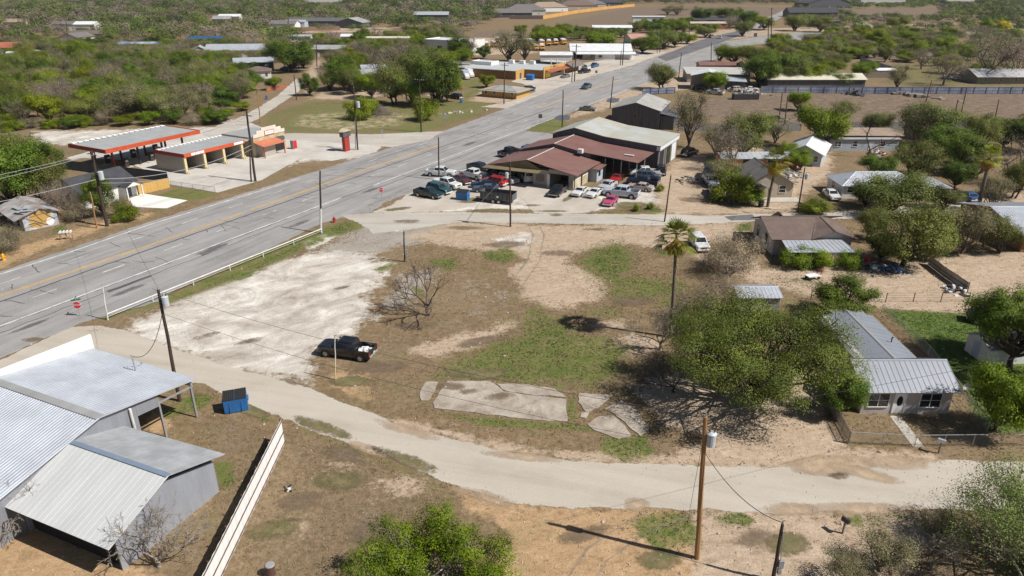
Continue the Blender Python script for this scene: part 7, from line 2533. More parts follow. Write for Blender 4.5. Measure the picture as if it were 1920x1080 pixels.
put('pickup', (940, 295), (972, 287), 'black', "black pickup beyond the shop on the highway side", SG)
put('suv', (982, 290), (1000, 282), 'blue', "blue car peeping out behind the maroon roof", SG)
put('van', (955, 327), (935, 322), 'bluewhite', "pale blue van under the olive porch", SG)
put('van', (990, 342), (980, 333), 'white', "white van in the shade beside the front room", SG)
put('shortcab', (1056, 357), (1036, 371), 'black', "small black pickup with open hood facing the street", SG)
put('coupe', (1097, 358), (1077, 371), 'white', "white coupe left of the white car with dark hood", SG)
put('coupe', (1126, 361), (1103, 373), 'white', "white car with dark hood right of the white coupe", SG)
put('sedan', (1148, 349), (1130, 357), 'silver', "silver sedan beside the shop's side room", SG)
put('coupe', (1164, 333), (1148, 345), 'red', "bright red car by the shop's side room", SG)
put('pickup', (1186, 371), (1144, 366), 'bluewhite', "pale blue crew pickup broadside on the grass behind the pink car", SG, 1.08)
put('coupe', (1150, 376), (1138, 388), 'pink', "bright pink car nearest the side street", SG)
put('sedan', (1212, 358), (1188, 355), 'tan', "faded tan sedan behind the pale blue crew pickup", SG)
put('pickup', (1224, 330), (1190, 330), 'white', "white pickup with black bed under the shelter edge", SG)
put('suv', (1202, 336), (1228, 338), 'slate', "slate blue wagon between the white and the navy pickups", SG)
put('pickup', (1226, 350), (1184, 345), 'navy', "navy pickup behind the faded tan sedan", SG)
put('suv', (1238, 333), (1241, 318), 'black', "black car parked nose away at the shelter's right end", SG)
put('pickup', (1206, 309), (1229, 304), 'silver', "silver pickup under the hall's side door", SG)
put('suv', (1285, 294), (1300, 289), 'black', "black wreck among scrap beyond the hall's side door", SG)
put('pickup', (1325, 338), (1340, 355), 'bluewhite', "pale blue pickup facing the street beside the bushes", SG)
put('pickup', (1343, 374), (1336, 356), 'grey', "charcoal pickup nosed up to the pale blue one by the bushes", SG)
put('van', (1335, 322), (1320, 342), 'navy', "dark van with covered roof behind the pale blue pickup", SG)
put('suv', (1303, 456), (1316, 472), 'white', "white car parked alone right of the tall palm")
put('sedan', (1551, 365), (1566, 377), 'white', "white sedan parked beside the low hip roofed house")
put('sedan', (1771, 371), (1798, 383), 'black', "black sedan beside the carport of the low hip roofed house")
put('sedan', (1824, 379), (1806, 369), 'blue', "blue sedan right of the black one at the carport")
put('pickup', (1107, 163), (1092, 169), 'slate', "blue pickup driving on the highway")
put('sedan', (1095, 207), (1109, 208), 'grey', "grey sedan stopped on the shoulder by the puddle")
put('sedan', (1068, 144), (1052, 147), 'grey', "grey sedan outside the ochre store front")
put('pickup', (1103, 136), (1087, 138), 'black', "black pickup parked outside the shingle shop")
put('suv', (1106, 131), (1092, 128), 'white', "white car parked behind the black pickup at the shingle shop")
put('pickup', (1122, 124), (1106, 128), 'blue', "blue pickup farthest right outside the shingle shop")
put('pickup', (1184, 102), (1196, 104), 'slate', "dark blue pickup at the right end of the white hall")
put('suv', (986, 172), (1000, 169), 'black', "black car under the orange brick office's awning")
put('suv', (861, 186), (847, 184), 'black', "black car parked under the big trees left of the brick office")
put('pickup', (672, 172), (650, 170), 'navy', "navy pickup with white top parked by the tree belt")
put('van', (685, 173), (667, 168), 'white', "white van behind the navy pickup at the tree belt")
put('pickup', (556, 128), (551, 126), 'white', "white pickup under the big dark tree")
put('suv', (540, 133), (531, 132), 'slate', "slate car left of the white pickup under the big dark tree")
put('van', (1348, 75), (1352, 70), 'white', "white van parked on the verge at the highway bend")
put('van', (1337, 72), (1329, 70), 'tan', "tan van left of the white one at the highway bend")
put('suv', (1430, 52), (1422, 53), 'grey', "grey car near the crossroad under the small trees")
put('sedan', (1205, 36), (1212, 36), 'white', "tiny white car beyond the dry field trailer")
put('pickup', (1350, 178), (1332, 176), 'silver', "silver wrecked pickup in the junk row before the skip")
put('suv', (1305, 168), (1322, 169), 'black', "black wreck left of the silver wrecked pickup")
put('suv', (1375, 172), (1390, 171), 'tan', "tan wreck right of the silver wrecked pickup")
put('sedan', (1400, 170), (1416, 170), 'white', "white wreck beside the blue sheet fence end")
put('pickup', (1885, 612), (1850, 606), 'black', "black vehicle in deep tree shade on the lawn")
put('sedan', (1757, 148), (1790, 149), 'bluewhite', "pale blue car under the grey tree left of the ranch house")
put('van', (1800, 149), (1775, 147), 'silver', "long silver van parked beside the ranch house")
put('pickup', (1625, 108), (1610, 107), 'white', "white truck beside the dark slanting sheet fence")

# white box trucks beside the strip
for i, (r_, f_, lb) in enumerate((((866, 145), (880, 151), "leftmost of the three white box trucks beside the brick strip"), ((873, 142), (888, 147), "middle of the three white box trucks beside the brick strip"), ((881, 139), (896, 144), "rightmost of the three white box trucks beside the brick strip"))):
    a, b = G(*r_), G(*f_)
    c = (a + b) / 2
    t = thing("box_truck", lb, "truck", (c.x, c.y, 0), math.atan2(b.y - a.y, b.x - a.x), "white trucks beside the strip")
    m = MB()
    m.span(-3.2, 1.0, -1.05, 1.05, 0.8, 3.0)
    m.build("cargo_box", MT['blue_wall'] if i == 0 else MT['white_metal'], t, bevel=0.04)
    m = MB()
    m.loft([[(1.05, -0.95, 0.5), (1.05, 0.95, 0.5), (1.05, 0.95, 2.1), (1.05, -0.95, 2.1)], [(1.9, -0.95, 0.5), (1.9, 0.95, 0.5), (1.7, 0.85, 2.1), (1.7, -0.85, 2.1)], [(3.0, -0.85, 0.5), (3.0, 0.85, 0.5), (3.0, 0.8, 1.2), (3.0, -0.8, 1.2)]])
    m.build("cab", PAINT['white'], t)
    m = MB()
    quad_in(m, (2.28, -0.85, 1.3), (2.28, 0.85, 1.3), (1.76, 0.8, 2.0), (1.76, -0.8, 2.0), 0.05, 0.05, 0.06)
    m.build("windshield", MT['glass'], t)
    wheel_set(t, (2.2, -2.0), 1.0, 0.42)

# school buses
bus0 = None
BUS = [(1016, 85, 1), (1029, 85, 1), (1042, 84, 1), (1056, 83, 1), (1003, 94, 1), (1016, 94, 1), (912, 89, 1), (926, 88, 1), (940, 88, 1), (987, 92, 1), (986, 83, 1), (994, 83, 1), (932, 79, 1)]
NM = ["first", "second", "third", "fourth"]
BL = ["leftmost yellow school bus of the back row at the white annex", "second from left yellow school bus of the back row at the annex", "third from left yellow school bus of the back row at the annex", "rightmost yellow school bus of the back row at the annex",
      "left yellow school bus of the front pair by the annex", "right yellow school bus of the front pair by the annex", "leftmost yellow school bus of the group beside the school building", "middle yellow school bus of the group beside the school building",
      "rightmost yellow school bus of the group beside the school building", "yellow school bus half hidden by the big olive tree, lower one", "yellow school bus half hidden by the big olive tree, upper left one", "yellow school bus half hidden by the big olive tree, upper right one", "yellow school bus standing alone behind the school building's group"]
for (px, py, _), lb in zip(BUS, BL):
    g = G(px, py)
    if bus0 is None:
        t = thing("school_bus", lb, "school bus", (g.x, g.y, 0), -math.pi / 2 + 0.1, "yellow school buses")
        m = MB()
        m.span(-4.6, 2.9, -1.2, 1.2, 0.55, 2.35)
        m.loft([[(2.9, -1.05, 0.55), (2.9, 1.05, 0.55), (2.9, 1.05, 1.6), (2.9, -1.05, 1.6)], [(4.3, -0.95, 0.55), (4.3, 0.95, 0.55), (4.3, 0.9, 1.35), (4.3, -0.9, 1.35)]])
        m.build("body", MT['busyel'], t)
        m = MB()
        k = [(-1.2, 2.35), (1.2, 2.35), (1.15, 2.75), (0.8, 3.0), (-0.8, 3.0), (-1.15, 2.75)]
        m.loft([[(-4.6, y, z) for y, z in k], [(2.75, y, z) for y, z in k]])
        m.build("roof", MT['signwhite'], t)
        for s in (-1, 1):
            m = MB()
            for i in range(9):
                m.box((-4.2 + i * 0.78, s * 1.2, 1.95), (0.62, 0.03, 0.6))
            m.build("side_window", MT['glass'], t)
        m = MB()
        m.box((2.91, 0, 2.0), (0.04, 2.0, 0.75))
        m.build("windshield", MT['glass'], t)
        m = MB()
        m.box((4.32, 0, 0.95), (0.06, 1.5, 0.5))
        m.box((4.35, 0, 0.55), (0.15, 2.0, 0.25))
        m.build("grille", MT['black'], t)
        for s in (-1, 1):
            m = MB()
            m.box((4.33, s * 0.8, 1.0), (0.05, 0.25, 0.25))
            m.build("headlight", MT['lens'], t)
        wheel_set(t, (3.2, -2.8), 1.15, 0.5)
        bus0 = t
    else:
        copy_tree(bus0, (g.x, g.y, 0), -math.pi / 2 + RNG.uniform(-0.05, 0.2), 1.0, lb)

# black dump trailer among the shop's cars
a, b = G(903, 379), G(966, 386)
c = (a + b) / 2 + Vector((0, 1.1, 0))
t = thing("dump_trailer", "long black high sided dump trailer among cars beside the side street", "trailer", (c.x, c.y, 0), math.atan2(b.y - a.y, b.x - a.x))
m = MB()
m.span(-2.9, 2.9, -1.1, 1.1, 0.65, 0.75)
for s in (-1, 1):
    m.span(-2.9, 2.9, s * 1.05, s * 1.1, 0.75, 1.9)
m.span(-2.9, -2.85, -1.05, 1.05, 0.75, 1.9)
m.build("tub", MT['black_wall'], t)
m = MB()
for i in range(8):
    m.box((-2.7 + i * 0.77, -1.13, 1.3), (0.08, 0.08, 1.2))
m.span(-2.92, 2.92, -1.17, -1.09, 1.86, 1.94)
m.span(-2.92, 2.92, 1.09, 1.17, 1.86, 1.94)
m.build("side_rib", MT['darksteel'], t)
m = MB()
m.span(2.85, 2.92, -1.05, 1.05, 0.75, 1.75)
m.build("tailgate", MT['black_wall'], t)
m = MB()
m.box((0.3, -1.19, 1.25), (0.4, 0.02, 0.3))
m.build("plate", MT['signwhite'], t)
m = MB()
m.tube((-2.9, 0.6, 0.6), (-4.2, 0, 0.5), 0.06, n=6)
m.tube((-2.9, -0.6, 0.6), (-4.2, 0, 0.5), 0.06, n=6)
m.build("drawbar", MT['darksteel'], t)
wheel_set(t, (0.5, -0.5), 1.2, 0.38)
# ------------------------------------------------------------------ trees
NPR = np.random.default_rng(11)


def leaf_mesh(name, C, S, tone, mat, up=0.25, aspect=0.55, rng=NPR, N=None, nb=1.0):
    """many small leaf faces: centres C, sizes S, tone per leaf"""
    n = len(C)
    nr = rng.normal(size=(n, 3))
    nr[:, 2] = np.abs(nr[:, 2]) * (1 + up)
    nr /= np.linalg.norm(nr, axis=1)[:, None] + 1e-9
    if N is not None:
        nr = nr * 0.75 + N * nb
        nr /= np.linalg.norm(nr, axis=1)[:, None] + 1e-9
    t = rng.normal(size=(n, 3))
    t -= nr * (t * nr).sum(1)[:, None]
    t /= np.linalg.norm(t, axis=1)[:, None] + 1e-9
    b = np.cross(nr, t)
    s = S[:, None]
    V = np.stack([C - t * s * 0.5, C + b * s * aspect * 0.5 - t * s * 0.05, C + t * s * 0.5, C - b * s * aspect * 0.5 + t * s * 0.05], 1).reshape(-1, 3)
    me = bpy.data.meshes.new(name)
    me.vertices.add(n * 4)
    me.vertices.foreach_set("co", V.astype(np.float32).ravel())
    me.loops.add(n * 4)
    me.loops.foreach_set("vertex_index", np.arange(n * 4, dtype=np.int32))
    me.polygons.add(n)
    me.polygons.foreach_set("loop_start", np.arange(0, n * 4, 4, dtype=np.int32))
    me.update(calc_edges=True)
    at = me.attributes.new("tone", 'FLOAT', 'POINT')
    at.data.foreach_set("value", np.repeat(tone, 4).astype(np.float32))
    me.materials.append(mat)
    return me


def limb(mb, p, q, r0, r1, rng, n=4, wob=0.08, sides=5):
    p, q = np.array(p, float), np.array(q, float)
    L_ = np.linalg.norm(q - p)
    pts = [p + (q - p) * i / n + (rng.normal(size=3) * wob * L_ * (0 < i < n)) for i in range(n + 1)]
    for i in range(n):
        mb.tube(pts[i], pts[i + 1], r0 + (r1 - r0) * i / n, r0 + (r1 - r0) * (i + 1) / n, sides, cap=False)
    return pts


def make_tree(seed, H=7.0, R=4.2, base=1.2, lobes=9, clumps=8, leaves=55, leaf=0.38, bark='bark', mat=None, stems=1, spread=0.30, trunk=0.22, flat=0.75, twigs=True, lob_r=(0.30, 0.5), low=0.0, aspect=0.55):
    rng = np.random.default_rng(seed)
    mb = MB()
    cz = (H + base) / 2
    hz = (H - base) / 2
    Ls = []
    for i in range(lobes):
        a = 2 * math.pi * (i + rng.uniform(-.35, .35)) / lobes * 1.618
        rr = R * math.sqrt(rng.uniform(0.05, 0.62))
        z = cz + hz * rng.uniform(-0.45 - low, 0.72) * (1 - 0.45 * (rr / R) ** 2)
        Ls.append(np.array([rr * math.cos(a), rr * math.sin(a), z]))
    fork = np.array([rng.normal() * 0.15, rng.normal() * 0.15, max(0.35, base * 0.75)])
    roots = []
    for s in range(stems):
        o = np.array([rng.normal() * 0.35 * (stems > 1), rng.normal() * 0.35 * (stems > 1), -0.1])
        f = fork + (rng.normal(size=3) * 0.5 * (stems > 1))
        limb(mb, o, f, trunk, trunk * 0.75, rng, 3, 0.05, 7)
        roots.append(f)
    C, T, S, N = [], [], [], []
    for i, l in enumerate(Ls):
        f = roots[i % stems]
        mid = limb(mb, f, l, trunk * 0.55, trunk * 0.16, rng, 4, 0.07)
        lr = R * rng.uniform(*lob_r)
        for k in range(clumps):
            d = rng.normal(size=3)
            d /= np.linalg.norm(d)
            d[2] = d[2] * flat + 0.12
            c = l + d * lr * rng.uniform(0.55, 1.0) ** 0.6
            c[2] = max(c[2], base * 0.35 + 0.2)
            if twigs:
                limb(mb, mid[2 + (k % 3)], c, trunk * 0.13, 0.012, rng, 2, 0.06, 3)
            n = int(leaves * rng.uniform(0.6, 1.4))
            off = rng.normal(size=(n, 3)) * np.array([1, 1, flat]) * R * spread * 0.5 * rng.uniform(0.7, 1.25)
            C.append(c + off)
            o_ = c + off - (l - np.array([0, 0, lr * 0.35]))
            N.append(o_ / (np.linalg.norm(o_, axis=1)[:, None] + 1e-6))
            tt = rng.uniform(0.05, 0.95)
            T.append(np.clip(tt + rng.normal(size=n) * 0.09, 0, 1))
            S.append(leaf * rng.uniform(0.65, 1.3, n))
    C, T, S = np.concatenate(C), np.concatenate(T), np.concatenate(S)
    C[:, 2] = np.maximum(C[:, 2], 0.12)
    N = np.concatenate(N)
    return mb.mesh("trunk", MT[bark], True), leaf_mesh("crown", C, S, T, mat, aspect=aspect, rng=rng, N=N, nb=1.5)


def bare_skeleton(mb, rng, p, d, L_, r, depth, ends, up=0.12, kids=(2, 3), ang=0.55, shrink=0.74, minr=0.012):
    n = 3 if depth > 2 else 2
    q = np.array(p, float)
    dd = d.copy()
    for i in range(n):
        dd = dd + rng.normal(size=3) * 0.16 + np.array([0, 0, up])
        dd /= np.linalg.norm(dd)
        q2 = q + dd * L_ / n
        r0 = max(minr, r * (1 - 0.3 * i / n))
        r1 = max(minr, r * (1 - 0.3 * (i + 1) / n))
        mb.tube(q, q2, r0, r1, 6 if depth > 3 else (4 if depth > 1 else 3), cap=False)
        if depth <= 3 and depth > 0 and rng.uniform() < 0.5:
            sd_ = dd + rng.normal(size=3) * 0.8
            sd_ /= np.linalg.norm(sd_)
            bare_skeleton(mb, rng, q2, sd_, L_ * 0.5, r * 0.42, max(0, depth - 2), ends, up, kids, ang, shrink, minr)
        q = q2
    ends.append(q)
    if depth == 0:
        return
    for i in range(rng.integers(kids[0], kids[1] + 1)):
        s_ = dd + rng.normal(size=3) * ang
        s_ /= np.linalg.norm(s_)
        bare_skeleton(mb, rng, q, s_, L_ * shrink * rng.uniform(0.8, 1.15), r * 0.64, depth - 1, ends, up, kids, ang, shrink, minr)


LM = {
 'oak': leafmat("dark_leaves", (0.039, 0.070, 0.016), (0.153, 0.208, 0.047), 0.3),
 'lime': leafmat("bright_leaves", (0.078, 0.124, 0.018), (0.273, 0.319, 0.062), 0.35),
 'mesq': leafmat("olive_leaves", (0.072, 0.094, 0.026), (0.247, 0.267, 0.091), 0.3),
 'olive': leafmat("dusty_leaves", (0.111, 0.111, 0.058), (0.293, 0.273, 0.156), 0.25),
 'bare': leafmat("dry_twigs", (0.156, 0.127, 0.101), (0.390, 0.332, 0.267), 0.15),
 'scrub': leafmat("scrub_twigs", (0.15, 0.125, 0.085), (0.36, 0.31, 0.21), 0.15),
 'yellow': leafmat("yellow_blossom", (0.30, 0.24, 0.01), (0.62, 0.52, 0.03)),
 'palm': leafmat("palm_leaves", (0.07, 0.09, 0.018), (0.34, 0.34, 0.09), 0.3),
 'straw': leafmat("dead_fronds", (0.24, 0.13, 0.04), (0.55, 0.36, 0.13), 0.2),
}
LOOK = {'oak': "dark green dense tree", 'lime': "bright green tree", 'mesq': "olive green feathery tree", 'olive': "dusty grey green tree", 'bare': "grey brown leafless tree", 'bush': "rounded green bush", 'yellow': "yellow flowering bush", 'scrub': "dry grey brown bush"}
TNAME = {'oak': "oak_tree", 'lime': "hackberry_tree", 'mesq': "mesquite_tree", 'olive': "thin_tree", 'bare': "leafless_tree", 'bush': "bush", 'yellow': "flowering_bush", 'scrub': "dry_bush"}
TP = {}


def proto(kind, v):
    k = (kind, v)
    if k in TP:
        return TP[k]
    sd_ = 100 + hash_(kind) * 10 + v
    if kind == 'oak':
        t, c, H, R = *make_tree(sd_, 7, 4.0, 0.8, 22, 10, 95, 0.23, 'bark_dark', LM['oak'], spread=0.22, lob_r=(0.2, 0.36)), 7, 4.0
    elif kind == 'lime':
        t, c, H, R = *make_tree(sd_, 7, 4.0, 0.8, 20, 10, 95, 0.23, 'bark', LM['lime'], spread=0.22, lob_r=(0.2, 0.36)), 7, 4.0
    elif kind == 'mesq':
        t, c, H, R = *make_tree(sd_, 6.5, 4.3, 0.8, 22, 10, 72, 0.21, 'bark_dark', LM['mesq'], stems=2, spread=0.25, lob_r=(0.2, 0.38)), 6.5, 4.3
    elif kind == 'olive':
        t, c, H, R = *make_tree(sd_, 7, 3.8, 1.6, 18, 9, 46, 0.18, 'bark', LM['olive'], stems=2, spread=0.28, lob_r=(0.2, 0.4)), 7, 3.8
    elif kind == 'bush':
        t, c, H, R = *make_tree(sd_, 3, 2.2, 0.1, 12, 9, 80, 0.19, 'bark', LM['lime'], trunk=0.08, stems=2, low=0.4), 3, 2.2
    elif kind == 'scrub':
        t, c, H, R = *make_tree(sd_, 3, 2.4, 0.2, 16, 12, 60, 0.2, 'bark_pale', LM['scrub'], trunk=0.07, stems=3, low=0.35, aspect=0.14), 3, 2.4
    elif kind == 'yellow':
        t, c, H, R = *make_tree(sd_, 4, 2.6, 0.2, 10, 8, 40, 0.4, 'bark', LM['yellow'], trunk=0.1, stems=2, low=0.4), 4, 2.6
    else:
        rng = np.random.default_rng(sd_)
        mb = MB()
        ends = []
        limb(mb, (0, 0, -0.1), (0, 0, 1.3), 0.26, 0.2, rng, 3, 0.05, 7)
        for i in range(5):
            a = i * 1.256 + rng.uniform(-.3, .3)
            bare_skeleton(mb, rng, (0, 0, 1.2), np.array([math.cos(a) * 0.9, math.sin(a) * 0.9, 0.8]) / 1.45, 2.1, 0.13, 3, ends, 0.06, minr=0.02)
        e = np.array(ends)
        e *= np.array([4.0 / max(1e-3, np.percentile(np.abs(e[:, :2]), 97))] * 2 + [1.0])
        n = len(e)
        C = np.repeat(e, 26, 0) + rng.normal(size=(n * 26, 3)) * 0.55
        C[:, 2] = np.clip(C[:, 2], 1.0, None)
        c = leaf_mesh("crown", C, 0.30 * rng.uniform(0.6, 1.3, len(C)), np.clip(np.repeat(rng.uniform(0, 1, n), 26) + rng.normal(size=len(C)) * 0.25, 0, 1), LM['bare'], aspect=0.14, rng=rng)
        t, H, R = mb.mesh("trunk", MT['bark'], False), float(np.percentile(C[:, 2], 98)), 4.0
    TP[k] = (t, c, H, R)
    return TP[k]


def hash_(s):
    return sum(ord(ch) * (i + 3) for i, ch in enumerate(s)) % 97


def tree(kind, x, y, h, w, label, group=None, v=None):
    v = RNG.randrange(3) if v is None else v
    tm, cm, H, R = proto(kind, v)
    cat = "bush" if kind in ('bush', 'yellow', 'scrub') else "tree"
    t = thing(TNAME[kind], label, cat, (x, y, 0), RNG.uniform(0, 6.28), group)
    t.scale = (w / 2 / R, w / 2 / R, h / H)
    a = bpy.data.objects.new("trunk" if cat == "tree" else "stems", tm)
    b = bpy.data.objects.new("crown" if cat == "tree" else "foliage", cm)
    for o in (a, b):
        COL.objects.link(o)
        o.parent = t
    return t


TREES = []          # world places of everything planted by hand


def tpx(kind, cx, by, ty, wpx, where, v=None, look=None):
    g = G(cx, by)
    h = height_at(cx, by, ty)
    zc = g.y * cP + (CAMH - h / 2) * sP
    w = wpx / FOC * zc
    TREES.append((g.x, g.y, w / 2))
    return tree(kind, g.x, g.y, max(h, 0.6), w * 1.04, (look or LOOK[kind]) + " " + where, None, v)


